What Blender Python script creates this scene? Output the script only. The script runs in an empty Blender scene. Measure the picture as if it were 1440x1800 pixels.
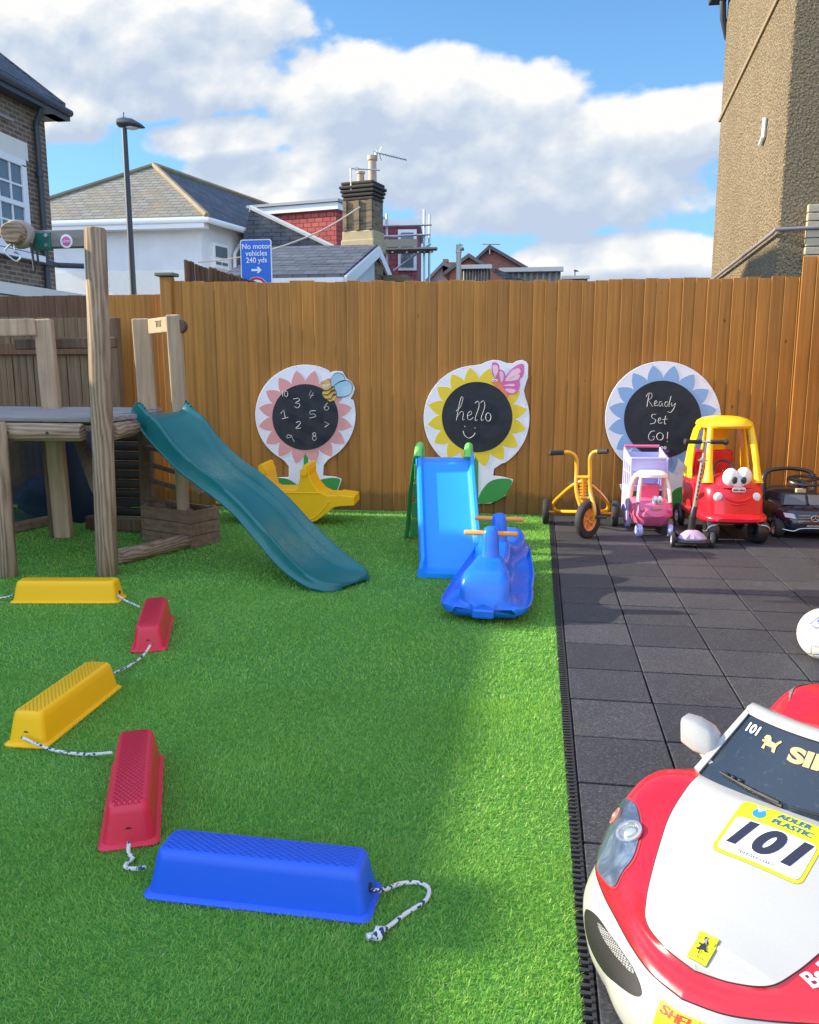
import bpy, bmesh, math, random
import numpy as np
from mathutils import Vector, Matrix, Euler
random.seed(7)
rng = np.random.default_rng(11)
scene = bpy.context.scene
COL = scene.collection
R = math.radians
PI = math.pi

# ------------------------------------------------------------------ camera
CAMH = 1.25
YAW, PITCH, FPX = R(8.82), R(9.945), 1460.0
cd = bpy.data.cameras.new('camera')
cd.sensor_fit = 'HORIZONTAL'; cd.sensor_width = 36.0; cd.lens = FPX / 1440 * 36
cd.clip_start = 0.05; cd.clip_end = 1000
cam = bpy.data.objects.new('camera', cd); COL.objects.link(cam)
cam.location = (0, 0, CAMH); cam.rotation_euler = (PI / 2 - PITCH, 0, YAW)
scene.camera = cam
_f = Vector((-math.sin(YAW) * math.cos(PITCH), math.cos(YAW) * math.cos(PITCH), -math.sin(PITCH)))
_r = Vector((math.cos(YAW), math.sin(YAW), 0)); _u = _r.cross(_f); _C = Vector((0, 0, CAMH))
def ray(x, y): return _f * FPX + _r * (x - 720) - _u * (y - 900)
def G(x, y, z=0.0):
    d = ray(x, y); return _C + d * ((z - CAMH) / d.z)
def W(x, y, Y):
    d = ray(x, y); return _C + d * (Y / d.y)

# ------------------------------------------------------------------ materials
def lin(c):
    return tuple(((v / 255) / 12.92 if v / 255 <= 0.04045 else ((v / 255 + 0.055) / 1.055) ** 2.4) for v in c)
def newmat(name):
    m = bpy.data.materials.new(name); m.use_nodes = True
    nt = m.node_tree; b = nt.nodes['Principled BSDF']
    return m, nt, b
def nd(nt, t, **kw):
    n = nt.nodes.new(t)
    for k, v in kw.items():
        if k.startswith('i_'): n.inputs[int(k[2:]) if k[2:].isdigit() else k[2:].replace('_', ' ')].default_value = v
        else: setattr(n, k, v)
    return n
def mix(nt, fac, a, b, blend='MIX'):
    n = nt.nodes.new('ShaderNodeMix'); n.data_type = 'RGBA'; n.blend_type = blend
    for s, v in ((n.inputs[0], fac), (n.inputs[6], a), (n.inputs[7], b)):
        if hasattr(v, 'is_linked') or isinstance(v, bpy.types.NodeSocket): nt.links.new(v, s)
        elif isinstance(v, (tuple, list)): s.default_value = tuple(v)[:3] + (1,)
        else: s.default_value = v
    return n.outputs[2]
def ramp(nt, fac, stops):
    n = nt.nodes.new('ShaderNodeValToRGB'); e = n.color_ramp.elements
    while len(e) > 1: e.remove(e[-1])
    e[0].position = stops[0][0]; e[0].color = tuple(stops[0][1]) + (1,)
    for p, c in stops[1:]:
        x = e.new(p); x.color = tuple(c) + (1,)
    nt.links.new(fac, n.inputs[0]); return n.outputs[0]
def coords(nt, scale=(1, 1, 1), kind='Object', rot=(0, 0, 0)):
    if kind == 'World': src = nt.nodes.new('ShaderNodeNewGeometry').outputs['Position']
    else: src = nt.nodes.new('ShaderNodeTexCoord').outputs[kind]
    mp = nt.nodes.new('ShaderNodeMapping'); mp.inputs['Scale'].default_value = scale; mp.inputs['Rotation'].default_value = rot
    nt.links.new(src, mp.inputs[0]); return mp.outputs[0]
def noise(nt, vec, scale, detail=4, rough=0.55, dist=0.0):
    n = nt.nodes.new('ShaderNodeTexNoise'); n.inputs['Scale'].default_value = scale; n.inputs['Detail'].default_value = detail
    n.inputs['Roughness'].default_value = rough; n.inputs['Distortion'].default_value = dist
    nt.links.new(vec, n.inputs['Vector']); return n.outputs[0]
def bump(nt, b, h, strength=0.3, dist=0.01):
    n = nt.nodes.new('ShaderNodeBump'); n.inputs['Strength'].default_value = strength; n.inputs['Distance'].default_value = dist
    nt.links.new(h, n.inputs['Height']); nt.links.new(n.outputs[0], b.inputs['Normal']); return n
def scl(c, k): return tuple(min(1, v * k) for v in c)

def plastic(name, c, rough=0.35, var=0.12, sss=0.0, scuff=0.25, coat=0.0, spec=0.5):
    m, nt, b = newmat(name)
    v = coords(nt)
    n1 = noise(nt, v, 3.5, 5, 0.6)
    n2 = noise(nt, v, 60, 6, 0.7)
    col = mix(nt, n1, scl(c, 1 - var), scl(c, 1 + var))
    sc = ramp(nt, n2, [(0.58, (0, 0, 0)), (0.78, (1, 1, 1))])
    pale = tuple(x * 0.75 + 0.18 for x in c)
    f = nt.nodes.new('ShaderNodeMath'); f.operation = 'MULTIPLY'; f.inputs[1].default_value = scuff
    nt.links.new(sc, f.inputs[0])
    col = mix(nt, f.outputs[0], col, pale)
    nt.links.new(col, b.inputs['Base Color'])
    rr = nt.nodes.new('ShaderNodeMapRange'); rr.inputs[3].default_value = rough * 0.8; rr.inputs[4].default_value = rough * 1.35
    nt.links.new(n2, rr.inputs[0]); nt.links.new(rr.outputs[0], b.inputs['Roughness'])
    b.inputs['Specular IOR Level'].default_value = spec
    if sss:
        b.inputs['Subsurface Weight'].default_value = sss; b.inputs['Subsurface Radius'].default_value = (0.02, 0.02, 0.02)
        b.inputs['Subsurface Scale'].default_value = 1.0
    if coat: b.inputs['Coat Weight'].default_value = coat; b.inputs['Coat Roughness'].default_value = 0.08
    bump(nt, b, n1, 0.05, 0.01)
    return m
def flat(name, c, rough=0.6, metal=0.0, var=0.08, scale=20):
    m, nt, b = newmat(name)
    n1 = noise(nt, coords(nt), scale, 4)
    nt.links.new(mix(nt, n1, scl(c, 1 - var), scl(c, 1 + var)), b.inputs['Base Color'])
    b.inputs['Roughness'].default_value = rough; b.inputs['Metallic'].default_value = metal
    return m
def wood(name, dark, light, axis='z', gscale=30, rough=0.75, knots=True, bumps=0.35, stretch=0.07, perboard=False, swirl=False):
    m, nt, b = newmat(name)
    s = {'x': (stretch, 1, 1), 'y': (1, stretch, 1), 'z': (1, 1, stretch)}[axis]
    v = coords(nt, s)
    if perboard:
        at = nd(nt, 'ShaderNodeAttribute', attribute_name='rnd')
        ad = nt.nodes.new('ShaderNodeVectorMath'); ad.operation = 'MULTIPLY_ADD'
        ad.inputs[1].default_value = (13, 7, 5); nt.links.new(at.outputs['Color'], ad.inputs[0]); nt.links.new(v, ad.inputs[2]); v = ad.outputs[0]
    g = noise(nt, v, gscale, 6, 0.65, 0.6)
    wv = nd(nt, 'ShaderNodeTexWave', wave_type='BANDS', bands_direction={'x': 'Z', 'y': 'Z', 'z': 'X'}[axis])
    wv.inputs['Scale'].default_value = gscale * (0.62 if swirl else 0.22); wv.inputs['Distortion'].default_value = 9 if swirl else 7; wv.inputs['Detail'].default_value = 3
    wv.inputs['Detail Scale'].default_value = 0.9 if swirl else 0.7
    nt.links.new(v, wv.inputs['Vector'])
    mm = mix(nt, 0.27 if swirl else 0.10, g, wv.outputs['Color'])
    col = ramp(nt, mm, [(0.2, dark), (0.5, tuple((a + c) / 2 for a, c in zip(dark, light))), (0.8, light)])
    big = noise(nt, coords(nt), 2.2, 4)
    col = mix(nt, big, mix(nt, 1.0, col, (0.78, 0.76, 0.74), 'MULTIPLY'), mix(nt, 1.0, col, (1.12, 1.1, 1.08), 'MULTIPLY'))
    if knots:
        vo = nd(nt, 'ShaderNodeTexVoronoi'); vo.inputs['Scale'].default_value = 5.0
        ks = {'x': (0.5, 1, 1), 'y': (1, 0.5, 1), 'z': (1, 1, 0.5)}[axis]
        kv = coords(nt, ks)
        if perboard:
            ad2 = nt.nodes.new('ShaderNodeVectorMath'); ad2.operation = 'MULTIPLY_ADD'; ad2.inputs[1].default_value = (9, 3, 17)
            nt.links.new(at.outputs['Color'], ad2.inputs[0]); nt.links.new(kv, ad2.inputs[2]); kv = ad2.outputs[0]
        nt.links.new(kv, vo.inputs['Vector'])
        kf = ramp(nt, vo.outputs['Distance'], [(0.02, (1, 1, 1)), (0.055, (0, 0, 0))])
        col = mix(nt, kf, col, scl(dark, 0.35))
    if perboard:
        pb = ramp(nt, at.outputs['Fac'], [(0.0, (0.86, 0.86, 0.86)), (0.5, (1, 0.98, 0.96)), (1.0, (1.13, 1.1, 1.02))])
        col = mix(nt, 1.0, col, pb, 'MULTIPLY')
    if perboard:      # splash-back dirt and damp along the foot of the boards
        sz = nt.nodes.new('ShaderNodeSeparateXYZ'); nt.links.new(coords(nt, (1, 1, 1), 'World'), sz.inputs[0])
        dn = noise(nt, coords(nt, (1, 1, .4), 'World'), 9, 5, .7)
        ma = nt.nodes.new('ShaderNodeMath'); ma.operation = 'MULTIPLY_ADD'; ma.inputs[1].default_value = -.26; nt.links.new(dn, ma.inputs[0]); nt.links.new(sz.outputs[2], ma.inputs[2])
        dr = ramp(nt, ma.outputs[0], [(0.0, (.5, .5, .5)), (.05, (0, 0, 0))])
        col = mix(nt, dr, col, (.05, .045, .02))
    nt.links.new(col, b.inputs['Base Color']); b.inputs['Roughness'].default_value = rough
    b.inputs['Specular IOR Level'].default_value = 0.3
    bump(nt, b, mm, bumps, 0.004)
    return m

# ------------------------------------------------------------------ mesh builder
class MB:
    def __init__(s): s.v = []; s.f = []; s.mi = []; s.sm = []; s.cur = 0; s.r = []; s.rv = 0.5
    def add(s, vs, fs, smooth=False, M=None):
        o = len(s.v)
        for p in vs:
            p = Vector(p)
            if M is not None: p = M @ p
            s.v.append(p)
        for f in fs:
            s.f.append([i + o for i in f]); s.mi.append(s.cur); s.sm.append(smooth); s.r.append(s.rv)
        return s
    def box(s, c, d, M=None, smooth=False):
        x, y, z = d[0] / 2, d[1] / 2, d[2] / 2
        vs = [(c[0] + i * x, c[1] + j * y, c[2] + k * z) for k in (-1, 1) for j in (-1, 1) for i in (-1, 1)]
        return s.add(vs, [(0, 2, 3, 1), (4, 5, 7, 6), (0, 1, 5, 4), (2, 6, 7, 3), (0, 4, 6, 2), (1, 3, 7, 5)], smooth, M)
    def loft(s, rings, closed=True, caps=True, smooth=True, M=None, endloop=False):
        n = len(rings[0]); vs = [p for r in rings for p in r]; fs = []
        m = len(rings)
        for i in range(m if endloop else m - 1):
            a, b = i * n, ((i + 1) % m) * n
            for j in range(n if closed else n - 1):
                k = (j + 1) % n
                fs.append((a + j, a + k, b + k, b + j))
        if caps and not endloop:
            fs.append(tuple(range(n))[::-1]); fs.append(tuple((m - 1) * n + j for j in range(n)))
        return s.add(vs, fs, smooth, M)
    def tube(s, pts, r, n=10, caps=True, closed=False, M=None, flat=1.0):
        pts = [Vector(p) for p in pts]; m = len(pts)
        rr = r if isinstance(r, (list, tuple)) else [r] * m
        rings = []; prev = None
        for i, p in enumerate(pts):
            if closed: t = (pts[(i + 1) % m] - pts[i - 1])
            else: t = pts[min(i + 1, m - 1)] - pts[max(i - 1, 0)]
            if t.length < 1e-9: t = Vector((0, 0, 1))
            t.normalize()
            if prev is None:
                up = Vector((0, 0, 1)) if abs(t.z) < 0.9 else Vector((1, 0, 0))
                a = t.cross(up).normalized()
            else:
                a = (prev - t * prev.dot(t))
                a = a.normalized() if a.length > 1e-6 else t.orthogonal().normalized()
            prev = a; b = t.cross(a)
            rings.append([p + (a * math.cos(2 * PI * k / n) + b * math.sin(2 * PI * k / n) * flat) * rr[i] for k in range(n)])
        return s.loft(rings, True, caps, True, M, endloop=closed)
    def cyl(s, p0, p1, r0, r1=None, n=20, M=None): return s.tube([p0, p1], [r0, r0 if r1 is None else r1], n, True, False, M)
    def lathe(s, prof, n=24, M=None, axis='z'):
        rings = []
        for (r_, z) in prof:
            ring = []
            for k in range(n):
                a = 2 * PI * k / n
                p = (r_ * math.cos(a), r_ * math.sin(a), z)
                if axis == 'x': p = (p[2], p[0], p[1])
                if axis == 'y': p = (p[0], p[2], p[1])
                ring.append(p)
            rings.append(ring)
        return s.loft(rings, True, True, True, M)
    def ell(s, c, d, n=20, m=12, M=None):
        prof = [(math.sin(PI * i / m), -math.cos(PI * i / m)) for i in range(1, m)]
        rings = [[(c[0] + d[0] * r_ * math.cos(2 * PI * k / n), c[1] + d[1] * r_ * math.sin(2 * PI * k / n), c[2] + d[2] * z) for k in range(n)] for r_, z in prof]
        return s.loft(rings, True, True, True, M)
    def prism(s, poly, vec, M=None, smooth=False):
        n = len(poly); v = Vector(vec)
        vs = [Vector(p) for p in poly] + [Vector(p) + v for p in poly]
        fs = [tuple(range(n)), tuple(range(2 * n - 1, n - 1, -1))] + [(i, i + n, (i + 1) % n + n, (i + 1) % n) for i in range(n)]
        return s.add(vs, fs, smooth, M)
    def quad(s, a, b, c, d, M=None): return s.add([a, b, c, d], [(0, 1, 2, 3)], False, M)
    def build(s, name, mats, parent=None, bevel=0, seg=2, origin=None, sub=0, autosm=None, fixn=True, solid=0):
        if not isinstance(mats, (list, tuple)): mats = [mats]
        off = Vector((0, 0, 0))
        if origin is not None: off = Vector(origin)
        elif parent is not None and parent.get('_world'): off = wloc(parent)
        me = bpy.data.meshes.new(name)
        me.from_pydata([tuple(p - off) for p in s.v], [], s.f)
        for m in mats: me.materials.append(m)
        me.polygons.foreach_set('material_index', s.mi); me.polygons.foreach_set('use_smooth', s.sm)
        if len(set(s.r)) > 1:
            at = me.color_attributes.new('rnd', 'FLOAT_COLOR', 'CORNER')
            arr = []
            for p, rv in zip(me.polygons, s.r): arr += [rv, rv, rv, 1] * p.loop_total
            at.data.foreach_set('color', arr)
        if fixn:
            bm = bmesh.new(); bm.from_mesh(me); bmesh.ops.recalc_face_normals(bm, faces=bm.faces); bm.to_mesh(me); bm.free()
        me.update()
        if any(s.sm): me.set_sharp_from_angle(angle=R(autosm or 42))
        o = bpy.data.objects.new(name, me); COL.objects.link(o)
        if parent is not None:
            o.parent = parent
            if parent.get('_world'): o['_world'] = 1
        elif origin is not None: o.location = off; o['_world'] = 1
        if solid:
            md = o.modifiers.new('solid', 'SOLIDIFY'); md.thickness = solid; md.offset = 0
        if sub:
            md = o.modifiers.new('sub', 'SUBSURF'); md.levels = sub; md.render_levels = sub
        if bevel:
            md = o.modifiers.new('bev', 'BEVEL'); md.width = bevel; md.segments = seg; md.limit_method = 'ANGLE'; md.angle_limit = R(40)
        return o
def wloc(o):
    p = Vector((0, 0, 0))
    while o is not None: p += o.location; o = o.parent
    return p
def tag(o, label=None, cat=None, group=None, kind=None):
    if label: o['label'] = label
    if cat: o['category'] = cat
    if group: o['group'] = group
    if kind: o['kind'] = kind
    return o
def empty(name, loc, label, cat, rz=0, group=None, world=True):
    o = bpy.data.objects.new(name, None); COL.objects.link(o); o.location = loc; o.rotation_euler = (0, 0, rz); o.empty_display_size = 0.1
    if world: o['_world'] = 1
    return tag(o, label, cat, group)
def cr(pts, n, closed=False):
    P = [Vector(p) for p in pts]; m = len(P); out = []
    segs = m if closed else m - 1
    for i in range(segs):
        if closed: p0, p1, p2, p3 = P[(i - 1) % m], P[i], P[(i + 1) % m], P[(i + 2) % m]
        else: p0, p1, p2, p3 = P[max(i - 1, 0)], P[i], P[i + 1], P[min(i + 2, m - 1)]
        for k in range(n):
            t = k / n
            out.append(0.5 * ((2 * p1) + (p2 - p0) * t + (2 * p0 - 5 * p1 + 4 * p2 - p3) * t * t + (3 * p1 - p0 - 3 * p2 + p3) * t ** 3))
    if not closed: out.append(P[-1])
    return out
def resample(pts, n, closed=False):
    pts = [Vector(p) for p in pts]
    if closed: pts = pts + [pts[0]]
    L = [0]
    for a, b in zip(pts, pts[1:]): L.append(L[-1] + (b - a).length)
    out = []; j = 0
    for i in range(n):
        t = L[-1] * i / (n if closed else n - 1)
        while j < len(L) - 2 and L[j + 1] < t: j += 1
        d = L[j + 1] - L[j]
        out.append(pts[j].lerp(pts[j + 1], 0 if d < 1e-9 else min(1, (t - L[j]) / d)))
    return out
def sell(cx, cy, rx, ry, z, n=32, e=3.0):
    out = []
    for k in range(n):
        a = 2 * PI * k / n; c, s_ = math.cos(a), math.sin(a)
        out.append((cx + rx * math.copysign(abs(c) ** (2 / e), c), cy + ry * math.copysign(abs(s_) ** (2 / e), s_), z))
    return out
def text(s, size, M, mat_, name, parent, extrude=0.0008, shear=0.0, bold=0.0, align='CENTER', space=1.0, sx=1.0, lines=1.0, drape=None):
    cu = bpy.data.curves.new(name, 'FONT'); cu.body = s; cu.size = size; cu.extrude = extrude; cu.shear = shear; cu.offset = bold
    cu.align_x = align; cu.align_y = 'CENTER'; cu.space_character = space; cu.space_line = lines; cu.resolution_u = 6
    ob = bpy.data.objects.new('tmp', cu); COL.objects.link(ob)
    bpy.context.view_layer.update()
    me = bpy.data.meshes.new_from_object(ob.evaluated_get(bpy.context.evaluated_depsgraph_get()))
    bpy.data.objects.remove(ob); bpy.data.curves.remove(cu)
    me.transform(Matrix.Scale(sx, 4, (1, 0, 0)))
    if drape:
        bm = bmesh.new(); bm.from_mesh(me)
        bmesh.ops.triangulate(bm, faces=bm.faces)
        for _ in range(2): bmesh.ops.subdivide_edges(bm, edges=[e for e in bm.edges if e.calc_length() > 0.006], cuts=1)
        bm.to_mesh(me); bm.free()
        for v in me.vertices: v.co = drape(v.co)
    else: me.transform(M)
    if parent is not None and parent.get('_world'): me.transform(Matrix.Translation(-wloc(parent)))
    me.materials.clear(); me.materials.append(mat_); me.name = name
    o = bpy.data.objects.new(name, me); COL.objects.link(o); o.parent = parent
    if parent is not None and parent.get('_world'): o['_world'] = 1
    return o
def frame(o, x, y):
    x = Vector(x).normalized(); z = x.cross(Vector(y)).normalized(); y = z.cross(x)
    M = Matrix((x, y, z)).transposed().to_4x4(); M.translation = Vector(o); return M
def copy_tree(o, parent=None):
    c = o.copy(); COL.objects.link(c)
    if parent is not None: c.parent = parent
    for ch in list(o.children): copy_tree(ch, c)
    return c
# ------------------------------------------------------------------ light, sky
SUN = Vector((-1.0, -0.045, 0.0)).normalized(); ELEV = R(23.8)
sd = Vector((SUN.x * math.cos(ELEV), SUN.y * math.cos(ELEV), math.sin(ELEV)))
sl = bpy.data.lights.new('sun', 'SUN'); sl.energy = 5.0; sl.angle = R(0.45); sl.color = (1.0, 0.87, 0.68)
so = bpy.data.objects.new('sun', sl); COL.objects.link(so); so.rotation_euler = sd.to_track_quat('Z', 'Y').to_euler(); so.location = sd * 30
w = bpy.data.worlds.new('World'); scene.world = w; w.use_nodes = True
nt = w.node_tree; nt.nodes.clear()
out = nt.nodes.new('ShaderNodeOutputWorld'); bg = nt.nodes.new('ShaderNodeBackground'); nt.links.new(bg.outputs[0], out.inputs[0])
bg.inputs[1].default_value = 0.14
sky = nd(nt, 'ShaderNodeTexSky', sky_type='NISHITA', sun_disc=False, sun_elevation=ELEV, sun_rotation=math.atan2(SUN.x, SUN.y))
sky.air_density = 1.0; sky.dust_density = 0.6; sky.ozone_density = 1.6
# cloud density as a function of direction (u = x/y, v = z/y)
g = bpy.data.node_groups.new('cloud_density', 'ShaderNodeTree')
g.interface.new_socket('P', in_out='INPUT', socket_type='NodeSocketVector'); g.interface.new_socket('D', in_out='OUTPUT', socket_type='NodeSocketFloat')
gi = g.nodes.new('NodeGroupInput'); go = g.nodes.new('NodeGroupOutput')
def uv_of(px, py): d = ray(px, py); return d.x / d.y, d.z / d.y
BL = [(210, 60, 330, 130), (330, 150, 230, 60), (110, 200, 130, 60), (35, 215, 80, 45),
      (600, 190, 175, 105), (420, 240, 170, 42), (780, 200, 190, 105), (905, 210, 140, 100), (1150, 240, 190, 85), (1010, 250, 130, 75), (700, 290, 340, 80), (960, 330, 400, 80),
      (520, 352, 120, 26), (600, 400, 150, 24), (1080, 455, 190, 45), (960, 465, 90, 30), (1180, 445, 120, 45), (-300, 150, 330, 200), (1700, 200, 300, 160)]
acc = None
for (px, py, rx, ry) in BL:
    u0, v0 = uv_of(px, py); su = FPX / rx / 1.03; sv = FPX / ry
    s1 = g.nodes.new('ShaderNodeVectorMath'); s1.operation = 'SUBTRACT'; s1.inputs[1].default_value = (u0, v0, 0); g.links.new(gi.outputs[0], s1.inputs[0])
    s2 = g.nodes.new('ShaderNodeVectorMath'); s2.operation = 'MULTIPLY'; s2.inputs[1].default_value = (su, sv, 0); g.links.new(s1.outputs[0], s2.inputs[0])
    s3 = g.nodes.new('ShaderNodeVectorMath'); s3.operation = 'DOT_PRODUCT'; g.links.new(s2.outputs[0], s3.inputs[0]); g.links.new(s2.outputs[0], s3.inputs[1])
    s4 = g.nodes.new('ShaderNodeMath'); s4.operation = 'SUBTRACT'; s4.inputs[0].default_value = 1; g.links.new(s3.outputs['Value'], s4.inputs[1])
    if acc is None: acc = s4.outputs[0]
    else:
        mx = g.nodes.new('ShaderNodeMath'); mx.operation = 'SMOOTH_MAX'; mx.inputs[2].default_value = 0.25
        g.links.new(acc, mx.inputs[0]); g.links.new(s4.outputs[0], mx.inputs[1]); acc = mx.outputs[0]
st = g.nodes.new('ShaderNodeVectorMath'); st.operation = 'MULTIPLY'; st.inputs[1].default_value = (1, 1.35, 1); g.links.new(gi.outputs[0], st.inputs[0])
n1 = noise(g, st.outputs[0], 6.0, 5, 0.52, 0.2); n2 = noise(g, st.outputs[0], 24.0, 5, 0.5, 0.1)
def mth(t, op, a, b=None, c=None, clamp=False):
    n = t.nodes.new('ShaderNodeMath'); n.operation = op; n.use_clamp = clamp
    for i, v in enumerate((a, b, c)):
        if v is None: continue
        if isinstance(v, (int, float)): n.inputs[i].default_value = v
        else: t.links.new(v, n.inputs[i])
    return n.outputs[0]
acc = mth(g, 'MAXIMUM', acc, -1.6)
d1 = mth(g, 'MULTIPLY_ADD', mth(g, 'SUBTRACT', n1, 0.5), 2.6, acc)
d2 = mth(g, 'MULTIPLY_ADD', mth(g, 'SUBTRACT', n2, 0.5), 0.95, d1)
g.links.new(d2, go.inputs[0])
tc = nt.nodes.new('ShaderNodeTexCoord'); sp = nt.nodes.new('ShaderNodeSeparateXYZ'); nt.links.new(tc.outputs['Generated'], sp.inputs[0])
ay = mth(nt, 'MAXIMUM', mth(nt, 'ABSOLUTE', sp.outputs[1]), 0.12)
cb = nt.nodes.new('ShaderNodeCombineXYZ'); nt.links.new(mth(nt, 'DIVIDE', sp.outputs[0], ay), cb.inputs[0]); nt.links.new(mth(nt, 'DIVIDE', sp.outputs[2], ay), cb.inputs[1])
def dens(off):
    va = nt.nodes.new('ShaderNodeVectorMath'); va.operation = 'ADD'; va.inputs[1].default_value = off; nt.links.new(cb.outputs[0], va.inputs[0])
    gn = nt.nodes.new('ShaderNodeGroup'); gn.node_tree = g; nt.links.new(va.outputs[0], gn.inputs[0]); return gn.outputs[0]
D0 = dens((0, 0, 0)); D1 = dens((-0.018, 0.038, 0)); D2 = dens((-0.004, 0.012, 0))
mr = nt.nodes.new('ShaderNodeMapRange'); mr.interpolation_type = 'SMOOTHSTEP'; mr.inputs[1].default_value = -0.08; mr.inputs[2].default_value = 0.34; nt.links.new(D0, mr.inputs[0])
lit = mth(nt, 'ADD', mth(nt, 'MULTIPLY', mth(nt, 'SUBTRACT', D0, D1), 1.0), mth(nt, 'MULTIPLY', mth(nt, 'SUBTRACT', D0, D2), 0.5))
thick = mth(nt, 'MULTIPLY', mth(nt, 'MAXIMUM', D0, 0), -0.60)
lit = mth(nt, 'ADD', mth(nt, 'ADD', lit, thick), 0.80)
cc = ramp(nt, lit, [(0.0, (2.0, 2.35, 2.95)), (0.35, (2.4, 2.72, 3.15)), (0.62, (2.85, 3.05, 3.3)), (0.98, (3.6, 3.6, 3.58))])
tint = mix(nt, 1.0, sky.outputs[0], (0.40, 0.68, 0.92), 'MULTIPLY')
hz = nt.nodes.new('ShaderNodeMapRange'); hz.inputs[1].default_value = 0.02; hz.inputs[2].default_value = 0.5; hz.inputs[3].default_value = 0.55; hz.inputs[4].default_value = 0.0; nt.links.new(sp.outputs[2], hz.inputs[0])
base = mix(nt, hz.outputs[0], tint, (1.55, 2.75, 3.7))
skyc = mix(nt, mr.outputs[0], base, cc)
# sky behind the camera and overhead brightened as added fill light on the scene
bk_ = nt.nodes.new('ShaderNodeMapRange'); bk_.interpolation_type = 'SMOOTHSTEP'; bk_.inputs[1].default_value = 0.25; bk_.inputs[2].default_value = -0.35; bk_.inputs[3].default_value = 0; bk_.inputs[4].default_value = 1; nt.links.new(sp.outputs[1], bk_.inputs[0])
zn_ = nt.nodes.new('ShaderNodeMapRange'); zn_.interpolation_type = 'SMOOTHSTEP'; zn_.inputs[1].default_value = 0.62; zn_.inputs[2].default_value = 0.92; nt.links.new(sp.outputs[2], zn_.inputs[0])
both = mth(nt, 'MAXIMUM', bk_.outputs[0], mth(nt, 'MULTIPLY', zn_.outputs[0], 0.7))
bright = mix(nt, 0.5, (6.2, 6.8, 8.2), mix(nt, 1.0, skyc, (2.5, 2.45, 2.4), "MULTIPLY"))
nt.links.new(mix(nt, both, skyc, bright), bg.inputs[0])

scene.view_settings.view_transform = 'Standard'; scene.view_settings.look = 'None'; scene.view_settings.exposure = 0.98; scene.view_settings.gamma = 1.0
scene.render.engine = 'CYCLES'
scene.cycles.max_bounces = 5; scene.cycles.diffuse_bounces = 3; scene.cycles.transmission_bounces = 3
try:
    w.cycles.sampling_method = 'MANUAL'; w.cycles.sample_map_resolution = 512
except Exception: pass

# ------------------------------------------------------------------ common materials
M = {}
M['yellow'] = plastic('yellow_plastic', (1.0, 0.52, 0.002), 0.5, 0.04, 0.0, 0.05, 0, 0.35)
M['red'] = plastic('red_plastic', (0.70, 0.018, 0.05), 0.36, 0.07, 0.0, 0.2)
M['bluebeam'] = plastic('blue_plastic', (0.014, 0.11, 0.70), 0.36, 0.05, 0, 0.12)
M['skyblue'] = plastic('bright_blue_plastic', (0.012, 0.28, 0.85), 0.28, 0.06, 0, 0.14)
M['rockblue'] = plastic('rocker_blue_plastic', (0.012, 0.16, 0.72), 0.24, 0.06, 0, 0.14)
M['teal'] = None
M['teal'] = plastic('teal_slide_plastic', (0.004, 0.13, 0.125), 0.3, 0.22, 0, 0.22)
_m = M['teal'].copy(); _m.name = 'teal_slide_worn'; _nt = _m.node_tree; _b = _nt.nodes['Principled BSDF']
_src = _b.inputs['Base Color'].links[0].from_socket; _pos = _nt.nodes.new('ShaderNodeNewGeometry').outputs['Position']; _acc = None
for _c, _r0 in (((-2.02, 5.03, .62), .26), ((-1.42, 4.73, .26), .27)):
    _d = _nt.nodes.new('ShaderNodeVectorMath'); _d.operation = 'DISTANCE'; _d.inputs[1].default_value = _c; _nt.links.new(_pos, _d.inputs[0])
    _k = _nt.nodes.new('ShaderNodeMapRange'); _k.inputs[1].default_value = _r0; _k.inputs[2].default_value = 0.02; _nt.links.new(_d.outputs['Value'], _k.inputs[0])
    if _acc is None: _acc = _k.outputs[0]
    else: _x = _nt.nodes.new('ShaderNodeMath'); _x.operation = 'MAXIMUM'; _nt.links.new(_acc, _x.inputs[0]); _nt.links.new(_k.outputs[0], _x.inputs[1]); _acc = _x.outputs[0]
_n = noise(_nt, coords(_nt, (1, 1, 1), 'World'), 110, 6, .8); _n2 = noise(_nt, coords(_nt, (1, 1, 1), 'World'), 9, 4, .6)
_x = _nt.nodes.new('ShaderNodeMath'); _x.operation = 'MULTIPLY'; _nt.links.new(_acc, _x.inputs[0]); _nt.links.new(ramp(_nt, _n, [(.40, (0, 0, 0)), (.62, (1, 1, 1))]), _x.inputs[1])
_y = _nt.nodes.new('ShaderNodeMath'); _y.operation = 'MULTIPLY'; _nt.links.new(_x.outputs[0], _y.inputs[0]); _nt.links.new(ramp(_nt, _n2, [(.3, (.25, .25, .25)), (.6, (1, 1, 1))]), _y.inputs[1])
_nt.links.new(mix(_nt, _y.outputs[0], _src, (.20, .30, .20)), _b.inputs['Base Color']); M['tealworn'] = _m
M['green'] = plastic('green_plastic', (0.02, 0.22, 0.05), 0.35)
M['limegreen'] = plastic('lime_plastic', (0.16, 0.55, 0.10), 0.35)
M['orange'] = plastic('orange_plastic', (0.78, 0.30, 0.06), 0.4)
M['bikeyellow'] = plastic('yellow_painted_steel', (0.80, 0.36, 0.01), 0.25, 0.05, 0, 0.15, 0.5)
M['coupered'] = plastic('toy_red_plastic', (0.66, 0.012, 0.025), 0.22, 0.05, 0, 0.08, 0.2)
M['coupeyellow'] = plastic('toy_yellow_plastic', (0.88, 0.58, 0.01), 0.28, 0.04, 0.0, 0.06)
M['pink'] = plastic('pink_plastic', (0.72, 0.13, 0.26), 0.32, 0.05)
M['cream'] = plastic('cream_plastic', (0.8, 0.72, 0.6), 0.35, 0.04)
M['lilac'] = plastic('lilac_plastic', (0.45, 0.45, 0.78), 0.38, 0.05)
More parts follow.
